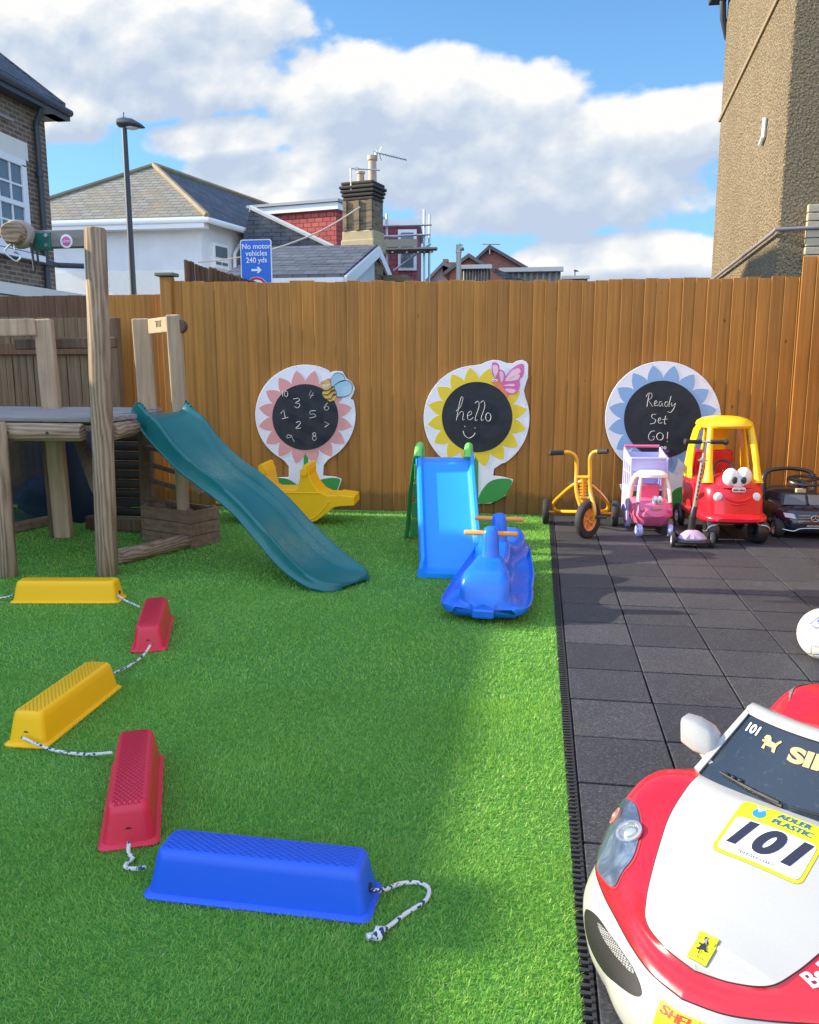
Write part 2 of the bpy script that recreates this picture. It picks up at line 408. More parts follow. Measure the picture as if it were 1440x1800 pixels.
M['white'] = plastic('white_plastic', (0.80, 0.80, 0.77), 0.3, 0.03, 0, 0.05)
M['black'] = plastic('black_plastic', (0.018, 0.018, 0.02), 0.35, 0.1, 0, 0.12)
M['rubber'] = plastic('black_rubber', (0.025, 0.025, 0.026), 0.7, 0.2, 0, 0.3)
M['navy'] = plastic('dark_navy_gloss', (0.012, 0.016, 0.032), 0.12, 0.1, 0, 0.03, 0.6)
M['steel'] = flat('steel', (0.55, 0.55, 0.55), 0.3, 0.9)
M['carred'] = plastic('ride_on_red_plastic', (0.68, 0.010, 0.022), 0.26, 0.05, 0, 0.08, 0.4)
M['carwhite'] = plastic('ride_on_white_plastic', (0.395, 0.395, 0.37), 0.26, 0.03, 0, 0.06, 0.35)
M['glassdark'] = plastic('tinted_plastic_screen', (0.022, 0.032, 0.045), 0.14, 0.15, 0, 0.25, 0.5)
M['fence'] = wood('stained_fence_timber', (0.29, 0.122, 0.020), (0.50, 0.24, 0.052), 'z', 34, 0.6, True, 0.25, 0.04, True)
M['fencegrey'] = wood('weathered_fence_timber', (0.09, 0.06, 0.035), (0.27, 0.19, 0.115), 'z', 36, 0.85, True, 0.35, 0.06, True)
M['fencedark'] = wood('dark_fence_timber', (0.08, 0.042, 0.024), (0.22, 0.125, 0.075), 'z', 34, 0.85, False, 0.3, 0.06, True)
M['logz'] = wood('weathered_log_upright', (0.11, 0.068, 0.036), (0.50, 0.37, 0.245), 'z', 22, 0.85, True, 0.7, 0.13, swirl=True)
M['logx'] = wood('weathered_log_level', (0.11, 0.068, 0.036), (0.48, 0.355, 0.24), 'x', 22, 0.85, True, 0.7, 0.13, swirl=True)
M['logy'] = wood('weathered_log_deep', (0.11, 0.068, 0.036), (0.48, 0.355, 0.24), 'y', 22, 0.85, True, 0.7, 0.13, swirl=True)
M['deck'] = wood('grey_deck_board', (0.16, 0.14, 0.13), (0.42, 0.38, 0.36), 'x', 30, 0.8, False, 0.4, 0.08)
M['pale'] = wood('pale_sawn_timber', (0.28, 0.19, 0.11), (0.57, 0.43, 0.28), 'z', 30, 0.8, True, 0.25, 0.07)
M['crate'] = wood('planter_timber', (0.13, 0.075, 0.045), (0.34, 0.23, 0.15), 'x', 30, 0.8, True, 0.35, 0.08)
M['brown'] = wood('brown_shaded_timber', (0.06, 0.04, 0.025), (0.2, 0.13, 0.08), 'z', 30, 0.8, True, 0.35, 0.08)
M['greybeam'] = wood('grey_beam', (0.14, 0.13, 0.125), (0.26, 0.25, 0.24), 'x', 30, 0.8, False, 0.25, 0.05)
M['upvc'] = flat('white_upvc', (0.75, 0.76, 0.77), 0.35)
M['winglass'] = flat('window_glass', (0.12, 0.15, 0.18), 0.05, 0, 0.25, 3)
M['lead'] = flat('dark_metal', (0.05, 0.055, 0.065), 0.5, 0.2)
M['galv'] = flat('galvanised_steel', (0.42, 0.43, 0.45), 0.45, 0.7)

def sheet(name, x0, x1, y0, y1, z, mat_):
    mb = MB(); mb.quad((x0, y0, z), (x1, y0, z), (x1, y1, z), (x0, y1, z)); return tag(mb.build(name, mat_, fixn=False), kind='structure')
# ground to the horizon
m, nt2, b = newmat('street_ground'); v = coords(nt2, kind='World')
nt2.links.new(ramp(nt2, noise(nt2, v, 3, 6), [(0.3, (0.05, 0.05, 0.048)), (0.7, (0.1, 0.095, 0.085))]), b.inputs['Base Color']); b.inputs['Roughness'].default_value = 0.9
sheet('ground', -400, 400, -200, 800, -0.06, m)
# lawn backing
EDGE0, EDGE1 = 0.127, 0.104
m, nt2, b = newmat('turf_backing'); v = coords(nt2, kind='World')
nt2.links.new(ramp(nt2, noise(nt2, v, 60, 6), [(0.3, (0.05, 0.17, 0.025)), (0.7, (0.10, 0.30, 0.045))]), b.inputs['Base Color']); b.inputs['Roughness'].default_value = 0.9
mb = MB(); mb.add([(-8, -3, 0), (EDGE0, -3, 0), (EDGE1, 7.05, 0), (-8, 7.05, 0)], [(0, 1, 2, 3)]); tag(mb.build('artificial_lawn', m, fixn=False), kind='structure')
# rubber tiles
m, nt2, b = newmat('rubber_tile'); v = coords(nt2, kind='World')
at = nd(nt2, 'ShaderNodeAttribute', attribute_name='rnd')
n1 = noise(nt2, v, 130, 5, 0.9); n2 = noise(nt2, v, 3, 5, 0.6); n3 = noise(nt2, v, 90, 4, 0.7)
c = ramp(nt2, n1, [(0.36, (0.018, 0.0195, 0.022)), (0.53, (0.046, 0.049, 0.055)), (0.62, (0.115, 0.12, 0.13)), (0.70, (0.25, 0.26, 0.27))])
c = mix(nt2, n2, mix(nt2, 1.0, c, (0.7, 0.7, 0.72), 'MULTIPLY'), mix(nt2, 1.0, c, (1.35, 1.32, 1.28), 'MULTIPLY'))
c = mix(nt2, 1.0, c, ramp(nt2, at.outputs['Fac'], [(0, (0.72, 0.74, 0.78)), (1, (1.3, 1.28, 1.22))]), 'MULTIPLY')
dust = ramp(nt2, n3, [(0.6, (0, 0, 0)), (0.85, (0.35, 0.35, 0.35))])
c = mix(nt2, dust, c, (0.13, 0.125, 0.12))
nt2.links.new(c, b.inputs['Base Color']); b.inputs['Roughness'].default_value = 0.62; b.inputs['Specular IOR Level'].default_value = 0.45
bump(nt2, b, n1, 0.6, 0.002)
mb = MB(); T = 0.3282
for i in range(-1, 9):
    x0 = 0.452 + (i - 1) * T; x1 = x0 + T
    if i == -1: continue
    if i == 0: x0 = 0.145
    for j in range(-12, 14):
        y0 = 2.727 + j * T - (0.0); y1 = y0 + T
        if y1 > 7.04: y1 = 7.04
        if y0 > 7.0: continue
        gp = 0.0034; mb.rv = random.random(); dz = random.uniform(-0.0012, 0.0012)
        jx, jy = random.uniform(-.001, .001), random.uniform(-.001, .001)
        mb.box(((x0 + x1) / 2 + jx, (y0 + y1) / 2 + jy, -0.015 + dz), (x1 - x0 - 2 * gp, y1 - y0 - 3.6 * gp, 0.04))
tl = tag(mb.build('rubber_paving', m, bevel=0.003, seg=2), kind='structure')
mb = MB(); mb.quad((0.08, -2, -0.012), (2.95, -2, -0.012), (2.95, 7.04, -0.012), (0.08, 7.04, -0.012)); tag(mb.build('paving_base', flat('paving_base', (0.01, 0.01, 0.01), 0.9), fixn=False), kind='structure')
# toothed edging strip between lawn and tiles
mb = MB(); y = -1.0
while y < 6.95:
    xe = EDGE0 + (EDGE1 - EDGE0) * (y + 3) / 10.05
    mb.box((0.138, y + 0.009, 0.000), (0.008, 0.0215, 0.012))
    mb.prism([(xe - 0.003, y + 0.002, 0.001), (0.135, y + 0.004, 0.001), (0.135, y + 0.012, 0.001), (xe - 0.003, y + 0.014, 0.001)], (0, 0, 0.008))
    y += 0.022
tag(mb.build('paving_edge_strip', M['rubber']), kind='structure')

# ------------------------------------------------------------------ grass blades
def grass():
    V = []; NQ = []; base = 0
    zones = [(-2.6, 0.14, 0.1, 1.2, 16000, 0.0028, 0.0150), (-2.2, 0.14, 1.2, 2.0, 95000, 0.0013, 0.0145), (-3.2, 0.14, 2.0, 3.0, 50000, 0.0017, 0.0150), (-4.6, 0.14, 3.0, 4.4, 20000, 0.0027, 0.0155), (-6.4, 0.14, 4.4, 7.04, 9000, 0.0040, 0.0160)]
    vs = []; fs = []; rn = []; cnt = 0
    for (x0, x1, y0, y1, dn, wd, ln) in zones:
        n = int((x1 - x0) * (y1 - y0) * dn)
        x = rng.uniform(x0, x1, n); y = rng.uniform(y0, y1, n)
        lim = -0.45 - 0.92 * y - 1.2 * np.maximum(0, 1.2 - y) ; k = x > lim
        x, y = x[k], y[k]; xe = EDGE0 + (EDGE1 - EDGE0) * (y + 3) / 10.05
        k = x < xe - 0.003 + 0.003 * np.sin(y * 90); x, y = x[k], y[k]; n = len(x)
        a = 0.9 * np.sin(x * 3.1 + y * 1.7) + 0.8 * np.sin(x * 7.3 - y * 5.1 + 1) + rng.normal(0, 1.6, n) - 1.2
        L = ln * rng.uniform(0.6, 1.25, n) * (1 + 0.18 * np.sin(x * 9 + 3 * np.sin(y * 5)) * np.sin(y * 7)); lean = rng.uniform(0.35, 1.05, n) + 0.18 * np.sin(x * 4.3 + 2) * np.sin(y * 3.7)
        dx, dy = np.cos(a), np.sin(a); tw = a + PI / 2 + rng.normal(0, 0.7, n); wx, wy = np.cos(tw) * wd / 2, np.sin(tw) * wd / 2
        z0 = np.zeros(n)
        p0 = np.stack([x, y, z0], 1); w0 = np.stack([wx, wy, z0], 1)
        m1 = p0 + np.stack([dx * np.sin(lean) * L * 0.45, dy * np.sin(lean) * L * 0.45, np.cos(lean * 0.7) * L * 0.55], 1)
        t1 = p0 + np.stack([dx * np.sin(lean) * L * 1.15, dy * np.sin(lean) * L * 1.15, np.cos(lean) * L * 0.95], 1)
        A = np.stack([p0 - w0, p0 + w0, m1 + w0 * 0.9, m1 - w0 * 0.9, t1], 1).reshape(-1, 3)
        vs.append(A); rn.append(rng.uniform(0, 1, n)); cnt += n
    A = np.concatenate(vs); rn = np.concatenate(rn); n = cnt
    me = bpy.data.meshes.new('grass_blades')
    me.vertices.add(len(A)); me.vertices.foreach_set('co', A.astype(np.float32).ravel())
    b0 = np.arange(n) * 5
    loops = np.stack([b0, b0 + 1, b0 + 2, b0 + 3, b0 + 3, b0 + 2, b0 + 4], 1).ravel()
    me.loops.add(len(loops)); me.loops.foreach_set('vertex_index', loops.astype(np.int32))
    st = np.stack([np.arange(n) * 7, np.arange(n) * 7 + 4], 1).ravel()
    me.polygons.add(2 * n); me.polygons.foreach_set('loop_start', st.astype(np.int32))
    me.update(calc_edges=True)
    at = me.attributes.new('rnd', 'FLOAT', 'FACE'); at.data.foreach_set('value', np.repeat(rn, 2).astype(np.float32))
    m, nt, b = newmat('turf_blade')
    a = nd(nt, 'ShaderNodeAttribute', attribute_name='rnd')
    c = ramp(nt, a.outputs['Fac'], [(0, (0.15, 0.40, 0.065)), (0.4, (0.245, 0.56, 0.09)), (0.75, (0.36, 0.67, 0.12)), (0.93, (0.47, 0.74, 0.17)), (1, (0.66, 0.70, 0.33))])
    big = noise(nt, coords(nt, kind='World'), 1.6, 4)
    c = mix(nt, big, mix(nt, 1.0, c, (0.72, 0.82, 0.8), 'MULTIPLY'), mix(nt, 1.0, c, (1.25, 1.15, 1.0), 'MULTIPLY'))
    nt.links.new(c, b.inputs['Base Color']); b.inputs['Roughness'].default_value = 0.45; b.inputs['Specular IOR Level'].default_value = 0.35
    tr = nt.nodes.new('ShaderNodeBsdfTranslucent'); nt.links.new(c, tr.inputs[0]); ms = nt.nodes.new('ShaderNodeMixShader'); ms.inputs[0].default_value = 0.42
    o_ = nt.nodes['Material Output']; nt.links.new(b.outputs[0], ms.inputs[1]); nt.links.new(tr.outputs[0], ms.inputs[2]); nt.links.new(ms.outputs[0], o_.inputs[0])
    me.materials.append(m)
    o = bpy.data.objects.new('grass_blades', me); COL.objects.link(o); tag(o, kind='stuff')
    tag(o, 'short bright green artificial grass covering the play lawn', 'grass')
grass()
# ------------------------------------------------------------------ fences
YF = 7.085
def boards(mb, x0, x1, y, top, pitch=0.098, bw=0.108, z0=0.0, th=0.014, tilt=0.016, axis='x', gap=0.0, jit=0.009, sgn=1):
    """overlapping feather-edge boards; top(x) gives height"""
    x = x0
    while x < x1 - 0.01:
        wdt = min(bw * random.uniform(0.96, 1.04), x1 - x + 0.01); zt = top(x) + random.uniform(-jit, jit); mb.rv = random.random()
        e = random.uniform(-0.003, 0.003)
        a = [(x + gap, y - tilt), (x + wdt - gap, y + 0.001), (x + wdt - gap, y + 0.006), (x + gap, y + 0.0)]
        lx = random.uniform(-0.004, 0.004)
        if axis == 'y': a = [(y + sgn * (q[1] - y), q[0]) for q in a]
        lo = [(p[0], p[1], z0) for p in a]; hi = [(p[0] + (lx if axis == 'x' else 0), p[1] + e, zt) for p in a]
        mb.add(lo + hi, [(0, 1, 2, 3), (7, 6, 5, 4), (0, 4, 5, 1), (1, 5, 6, 2), (2, 6, 7, 3), (3, 7, 4, 0)])
        x += pitch * random.uniform(0.93, 1.07)
    return mb
bf = empty('timber_fence', (0, YF, 0), 'long golden brown close-boarded timber fence behind the flower boards', 'fence')
def tb(x): return 1.975 - (x + 3.2) * 0.0115 if x < 0 else 1.938
mb = boards(MB(), -3.20, 2.0, YF, tb); mb.build('board_panel', M['fence'], bf, bevel=0.0015, seg=1)
for x in (-0.62, 1.9): 
    mb = MB(); mb.rv = .4; mb.box((x, YF + 0.07, 0.94), (0.1, 0.1, 1.9)); mb.build('fence_post', M['fence'], bf)
for z in (0.35, 1.6):
    mb = MB(); mb.rv = .4; mb.box((-0.6, YF + 0.04, z), (5.1, 0.045, 0.08)); mb.build('rail', M['fence'], bf)
cp = empty('corner_fence_post', (-3.25, YF, 0), 'square brown corner post with a weathered green cap on the left end of the fence', 'post')
mb = MB(); mb.rv = .5; mb.box((-3.235, YF - 0.02, 1.0), (0.10, 0.09, 2.03)); mb.build('shaft', M['fence'], cp, bevel=0.004)
mb = MB(); mb.box((-3.235, YF - 0.02, 2.035), (0.17, 0.14, 0.03)); mb.build('cap', flat('mossy_cap', (0.16, 0.17, 0.13), 0.9), cp, bevel=0.008)
# lower fence left of the corner
lf = empty('timber_fence', (-4.5, 7.2, 0), 'lower brown board fence between corner post and brick house', 'fence')
def tl_(x): return 1.88
mb = boards(MB(), -3.98, -3.29, 7.16, tl_, pitch=0.118, bw=0.128, tilt=0.022, jit=0.003); mb.build('board_panel', M['fence'], lf, bevel=0.0015, seg=1)
mb = boards(MB(), -7.2, -3.98, 7.16, tl_, pitch=0.118, bw=0.128, tilt=0.022, jit=0.003); mb.build('board_panel', M['fencedark'], lf, bevel=0.0015, seg=1)
ifn = empty('picket_fence', (-5, 6.85, 0), 'shaded grey brown fence of narrow boards behind the climbing frame', 'fence')
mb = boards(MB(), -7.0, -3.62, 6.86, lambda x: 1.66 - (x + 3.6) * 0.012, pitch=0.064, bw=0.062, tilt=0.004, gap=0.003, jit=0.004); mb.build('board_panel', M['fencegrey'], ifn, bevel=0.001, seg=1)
mb = MB(); mb.rv = .3; mb.box((-5.3, 6.84, 1.40), (3.4, 0.03, 0.09)); mb.build('rail', M['fencedark'], ifn)
mb = MB(); mb.rv = .3; mb.box((-3.64, 6.84, 0.83), (0.09, 0.09, 1.66)); mb.build('fence_post', M['fencegrey'], ifn, bevel=0.004)
# dark fence running back behind
df = empty('timber_fence', (-3.15, 7.6, 0), 'dark purple brown fence running away behind the golden fence', 'fence')
mb = boards(MB(), 7.2, 10.5, -3.13, lambda y: 2.17, pitch=0.11, bw=0.118, tilt=0.02, axis='y', sgn=-1); mb.build('board_panel', M['fencedark'], df)
# right side fence running back towards us
rf = empty('timber_fence', (2.4, 7.06, 0), 'taller golden fence section at the right edge below the pebbledash house', 'fence')
mb = boards(MB(), 1.99, 2.9, 7.065, lambda y: 2.09 + (y - 1.99) * .03, pitch=0.10, bw=0.11); mb.build('board_panel', M['fence'], rf, bevel=0.0015, seg=1)
mb = boards(MB(), -0.5, 7.0, 2.9, lambda y: 2.10, axis='y', pitch=0.10, bw=0.11); mb.build('board_panel', M['fence'], rf, bevel=0.0015, seg=1)

# ------------------------------------------------------------------ masonry materials
def brickmat(name, c1, c2, mortar, scale=1.0, rot=False, msize=0.02, bw=0.225, bh=0.075, rough=0.9):
    m, nt, b = newmat(name)
    sp = nt.nodes.new('ShaderNodeSeparateXYZ'); nt.links.new(coords(nt, kind='World'), sp.inputs[0])
    cbn = nt.nodes.new('ShaderNodeCombineXYZ')
    nt.links.new(mth(nt, 'ADD', sp.outputs[0], sp.outputs[1]), cbn.inputs[0]); nt.links.new(sp.outputs[2], cbn.inputs[1])
    br = nt.nodes.new('ShaderNodeTexBrick'); br.inputs['Color1'].default_value = c1 + (1,); br.inputs['Color2'].default_value = c2 + (1,); br.inputs['Mortar'].default_value = mortar + (1,)
    br.inputs['Scale'].default_value = 1.0 * scale; br.inputs['Brick Width'].default_value = bw; br.inputs['Row Height'].default_value = bh; br.inputs['Mortar Size'].default_value = msize * bh * 4; br.inputs['Bias'].default_value = 0.0
    nt.links.new(cbn.outputs[0], br.inputs['Vector'])
    n1 = noise(nt, coords(nt, kind='World'), 6, 6, 0.7)
    c = mix(nt, n1, mix(nt, 1, br.outputs['Color'], (0.6, 0.6, 0.62), 'MULTIPLY'), mix(nt, 1, br.outputs['Color'], (1.35, 1.3, 1.25), 'MULTIPLY'))
    nt.links.new(c, b.inputs['Base Color']); b.inputs['Roughness'].default_value = rough
    bump(nt, b, br.outputs['Fac'], -0.6, 0.01)
    return m
M['stockbrick'] = brickmat('london_stock_brick', (0.20, 0.14, 0.085), (0.10, 0.07, 0.05), (0.28, 0.245, 0.20), msize=0.035)
M['sootbrick'] = brickmat('sooty_chimney_brick', (0.24, 0.17, 0.09), (0.10, 0.075, 0.05), (0.20, 0.17, 0.12), msize=0.03)
M['redtile'] = brickmat('red_hung_tile', (0.50, 0.11, 0.09), (0.36, 0.07, 0.06), (0.12, 0.03, 0.03), bw=0.2, bh=0.14, msize=0.02)
M['farbrick'] = brickmat('far_red_brick', (0.34, 0.13, 0.085), (0.25, 0.10, 0.07), (0.25, 0.15, 0.12))
def slatemat(name, c1, c2, lich, amt=0.5, row=0.2, vx=(1, 0, 0)):
    m, nt, b = newmat(name)
    v = coords(nt, kind='World')
    sp = nt.nodes.new('ShaderNodeSeparateXYZ'); nt.links.new(v, sp.inputs[0])
    cbn = nt.nodes.new('ShaderNodeCombineXYZ'); nt.links.new(mth(nt, 'ADD', mth(nt, 'MULTIPLY', sp.outputs[0], vx[0]), mth(nt, 'MULTIPLY', sp.outputs[1], vx[1])), cbn.inputs[0]); nt.links.new(sp.outputs[2], cbn.inputs[1])
    br = nt.nodes.new('ShaderNodeTexBrick'); br.inputs['Color1'].default_value = c1 + (1,); br.inputs['Color2'].default_value = c2 + (1,); br.inputs['Mortar'].default_value = scl(c2, 0.35) + (1,)
    br.inputs['Brick Width'].default_value = 0.34; br.inputs['Row Height'].default_value = row * 0.6; br.inputs['Mortar Size'].default_value = 0.012; br.inputs['Scale'].default_value = 1
    nt.links.new(cbn.outputs[0], br.inputs['Vector'])
    n1 = noise(nt, v, 1.6, 7, 0.7); n2 = noise(nt, v, 5, 5, 0.6)
    f = ramp(nt, n1, [(0.5, (0, 0, 0)), (0.68, (amt, amt, amt))])
    c = mix(nt, f, br.outputs['Color'], lich)
    c = mix(nt, n2, mix(nt, 1, c, (0.65, 0.65, 0.65), 'MULTIPLY'), mix(nt, 1, c, (1.3, 1.3, 1.3), 'MULTIPLY'))
    nt.links.new(c, b.inputs['Base Color']); b.inputs['Roughness'].default_value = 0.75
    bump(nt, b, br.outputs['Fac'], -0.8, 0.03); return m
M['slatelit'] = slatemat('sunlit_lichened_slate', (0.235, 0.225, 0.185), (0.165, 0.16, 0.13), (0.27, 0.18, 0.075), 0.6)
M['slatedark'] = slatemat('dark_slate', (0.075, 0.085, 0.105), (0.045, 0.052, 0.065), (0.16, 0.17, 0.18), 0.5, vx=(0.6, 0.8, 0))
M['slateblue'] = slatemat('blue_slate', (0.095, 0.11, 0.135), (0.06, 0.07, 0.09), (0.13, 0.13, 0.13), 0.3)
def render_mat(name, c, sc=12, st=0.2, var=0.12):
    m, nt, b = newmat(name); v = coords(nt, kind='World')
    n1 = noise(nt, v, 1.2, 6, 0.7); n2 = noise(nt, v, sc, 5, 0.7)
    cc_ = mix(nt, n1, scl(c, 1 - var), scl(c, 1 + var)); cc_ = mix(nt, n2, mix(nt, 1, cc_, (0.93, 0.93, 0.93), 'MULTIPLY'), cc_)
    nt.links.new(cc_, b.inputs['Base Color']); b.inputs['Roughness'].default_value = 0.9; bump(nt, b, n2, st, 0.02); return m
M['whiterender'] = render_mat('white_painted_render', (0.64, 0.65, 0.66), 12, .2, .2)
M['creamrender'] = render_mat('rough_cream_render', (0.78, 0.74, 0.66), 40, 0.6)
m, nt2, b = newmat('pebbledash'); v = coords(nt2, kind='World')
vo = nd(nt2, 'ShaderNodeTexVoronoi'); vo.inputs['Scale'].default_value = 34; nt2.links.new(v, vo.inputs['Vector'])
n1 = noise(nt2, v, 50, 4, 0.75); n2 = noise(nt2, coords(nt2, (1, 1, .35), 'World'), 1.3, 6, 0.7)
c = ramp(nt2, n1, [(0.34, (0.12, 0.08, 0.038)), (0.5, (0.30, 0.22, 0.115)), (0.66, (0.58, 0.47, 0.30))])
c = mix(nt2, n2, mix(nt2, 1, c, (0.68, 0.64, 0.58), 'MULTIPLY'), mix(nt2, 1, c, (1.15, 1.15, 1.12), 'MULTIPLY'))
nt2.links.new(c, b.inputs['Base Color']); b.inputs['Roughness'].default_value = 0.8
hsum = mth(nt2, 'ADD', vo.outputs['Distance'], n1); bump(nt2, b, hsum, 1.0, 0.045); M['pebble'] = m

# ------------------------------------------------------------------ brick house, left
XW = -8.2
P = W(95, 505, 14.0)
Xw = W(97, 480, 14.0).x; Xt = W(82, 205, 14.0)
bh = empty('brick_house', (Xw, 13, 0), 'old brown brick house with white sash window at the left edge', 'house')
def XP(px, py, X):
    d = ray(px, py); return _C + d * (X / d.x)
mb = MB(); mb.box((Xw - 3, 11.6, 2.9), (6, 4.8, 5.95)); mb.build('wall', M['stockbrick'], bh)
eave = XP(126, 204, Xw + 0.45); 
ze = 5.62
mb = MB()
ov = Xw + 0.20; fy = 14.35
rg = [(ov, 9.0, ze), (ov, fy, ze), (Xw - 3.4, fy - 3.8, ze + 3.2), (Xw - 3.4, 9.0, ze + 3.2)]
mb.prism(rg, (-0.05, 0, 0.14)); mb.prism([(ov, fy, ze), (Xw - 7, fy, ze), (Xw - 3.4, fy - 3.8, ze + 3.2)], (0, 0.02, 0.14))
mb.build('roof', M['slatedark'], bh)
mb = MB(); mb.box((ov - 0.07, 11.7, ze - 0.09), (0.24, 5.4, 0.12)); mb.box((Xw - 3, fy - 0.2, ze - 0.09), (6.4, 0.42, 0.12)); mb.build('soffit', M['lead'], bh)
mb = MB(); mb.tube([(ov + 0.06, 9.0, ze - 0.02), (ov + 0.06, fy + 0.05, ze - 0.02)], 0.06, 10); mb.build('gutter', M['lead'], bh)
yd = 13.62
mb = MB(); mb.tube(cr([(ov + 0.03, yd, ze - 0.05), (ov - 0.05, yd, ze - 0.25), (Xw + 0.08, yd, ze - 0.42), (Xw + 0.08, yd, ze - 0.7), (Xw + 0.08, yd, 1.2)], 4), 0.05, 10)
for z in (4.4, 3.2, 2.4): mb.cyl((Xw + 0.08, yd, z), (Xw + 0.08, yd, z + 0.07), 0.066)
mb.build('drainpipe', M['lead'], bh)
mb = MB(); mb.tube([(Xw + 0.06, 13.0, 5.12), (Xw + 0.06, 9.5, 5.12)], 0.02, 6); mb.build('cable_trunking', M['galv'], bh)
pA, pB = XP(40, 283, Xw + 0.02), XP(41, 430, Xw + 0.02)
y1, zt, zb = pA.y, pA.z, XP(38, 440, Xw + 0.02).z
wn = MB(); yc, hw = y1 - 0.75, 0.75
for (yy, zz, dy, dz) in ((yc, zt - 0.05, 1.5, 0.12), (yc, zb + 0.05, 1.5, 0.12), (y1 - 0.06, (zt + zb) / 2, 0.13, zt - zb - 0.15), (y1 - 1.44, (zt + zb) / 2, 0.13, zt - zb - 0.15), (yc, (zt + zb) / 2, 1.26, 0.08)):
    wn.box((Xw + 0.03, yy, zz), (0.10, dy, dz))
fr = wn.build('window', M['upvc'], bh, bevel=0.008)
g_ = MB()
for k in (1, 2, 3): g_.box((Xw + 0.05, y1 - 0.12 - k * 0.315, (zt + zb) / 2), (0.035, 0.03, zt - zb - 0.2))
for z in (zt - 0.42, zb + 0.42): g_.box((Xw + 0.052, yc, z), (0.03, 1.25, 0.03))
g_.build('glazing_bar', M['upvc'], fr)
g_ = MB(); g_.box((Xw + 0.02, yc, (zt + zb) / 2), (0.05, 1.25, zt - zb - 0.2)); g_.build('pane', M['winglass'], fr)
g_ = MB(); g_.box((Xw + 0.08, yc + 0.05, zb - 0.1), (0.24, 1.75, 0.1)); g_.build('sill', M['upvc'], bh, bevel=0.01)
g_ = MB(); g_.box((Xw + 0.012, yc, zt + 0.17), (0.03, 1.8, 0.28)); g_.build('lintel', M['creamrender'], bh)
pz = XP(80, 462, Xw + 0.1).z
g_ = MB(); g_.tube([(Xw + 0.12, 9.0, pz), (Xw + 0.12, 13.9, pz)], 0.045, 8); g_.tube([(Xw + 0.12, 13.9, pz), (Xw + 0.5, 14.1, pz)], 0.045, 8); g_.tube([(Xw + 0.12, 11.0, pz), (Xw + 0.12, 10.0, pz - 0.4)], 0.045, 8); g_.build('waste_pipe', M['lead'], bh)
pq = XP(60, 508, Xw + 0.3).z
g_ = MB(); g_.box((Xw + 0.5, 10.5, pq - 0.15), (1.0, 7, 0.16)); g_.build('lean_to_roof', M['creamrender'], bh)
g_ = MB(); g_.box((Xw + 0.48, 10.5, (pq - .24) / 2), (0.9, 6.9, pq - 0.24)); g_.build('lean_to', M['whiterender'], bh)

# ------------------------------------------------------------------ white house with hipped slate roof
wd = Vector((0.204, 0.979, 0)); wc = W(352, 382, 24.0); ez = wc.z
wh = empty('white_house', (wc.x - 3, 26, 0), 'white rendered house with a hipped lichen-spotted slate roof', 'house')
A = Vector((wc.x, 24, 0)); Bc = A + wd * 12; Dc = Vector((wc.x - 6.6, 24, 0)); Ec = Dc + wd * 12
mb = MB(); poly = [A, Bc, Ec, Dc]; mb.prism([(p.x, p.y, -0.06) for p in poly], (0, 0, ez - 0.05)); mb.build('wall', M['whiterender'], wh)
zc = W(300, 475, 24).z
mb = MB(); mb.box(((A.x + Dc.x) / 2, 23.98, zc / 2), (6.6, 0.08, zc)); mb.build('sunlit_lower_render', M['creamrender'], wh)  # paler cream paints sunlight on the lower wall into its rough render
apx = W(270, 292, 27.6); o = 0.35
Ao = A + Vector((o, -o, 0)); Bo = A + wd * 12 + Vector((o, 0, 0)); Do = Dc + Vector((-o, -o, 0)); Eo = Ec + Vector((-o, 0, 0)); ap2 = apx + wd * 9
mb = MB(); z0 = ez - 0.05
f3 = lambda p, z=z0: (p.x, p.y, z)
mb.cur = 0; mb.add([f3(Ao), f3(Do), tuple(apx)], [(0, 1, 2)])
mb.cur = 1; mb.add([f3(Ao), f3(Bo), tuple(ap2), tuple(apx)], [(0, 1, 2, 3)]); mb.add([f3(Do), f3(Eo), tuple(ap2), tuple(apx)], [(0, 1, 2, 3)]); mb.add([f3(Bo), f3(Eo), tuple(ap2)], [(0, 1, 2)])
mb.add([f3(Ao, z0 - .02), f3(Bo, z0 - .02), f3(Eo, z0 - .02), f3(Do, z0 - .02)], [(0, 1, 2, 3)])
mb.build('roof', [M['slatelit'], M['slatedark']], wh)  # front slope in sunlit slate, the others dark: light painted into the colour
mb = MB(); hp = [f3(Ao, z0 + .03), tuple(apx + Vector((0, 0, .04)))]
mb.tube(hp, 0.09, 6); mb.tube([f3(Do, z0 + .03), tuple(apx + Vector((0, 0, .04)))], 0.07, 6); mb.tube([tuple(apx + Vector((0, 0, .04))), tuple(ap2 + Vector((0, 0, .04)))], 0.09, 6); mb.build('ridge_tile', flat('lichened_ridge', (0.24, 0.19, 0.11), 0.9, 0, .3, 3), wh)
mb = MB(); mb.tube([f3(Do, z0 - .08), f3(Ao, z0 - .08), f3(Bo, z0 - .08)], 0.09, 8); mb.build('gutter', M['upvc'], wh)
mb = MB()
mb.box(((Ao.x + Do.x) / 2, 23.82, z0 - .22), (7.1, 0.36, 0.14)); mb.build('soffit', M['upvc'], wh)
def on_wall(px, py):     # point on the receding right wall
    d = ray(px, py); n = Vector((wd.y, -wd.x, 0)); t = (A - _C).dot(n) / d.dot(n); return _C + d * t
q0, q1 = on_wall(371, 425), on_wall(399, 475); nrm = Vector((wd.y, -wd.x, 0))
def wallbox(mb, a, b_, z0_, z1_, out_, th):
    c_ = (a + b_) / 2; MM = frame((c_.x + nrm.x * out_, c_.y + nrm.y * out_, (z0_ + z1_) / 2), wd, (0, 0, 1))
    L_ = (Vector((a.x, a.y, 0)) - Vector((b_.x, b_.y, 0))).length; mb.box((0, 0, 0), (L_, z1_ - z0_, th), MM)
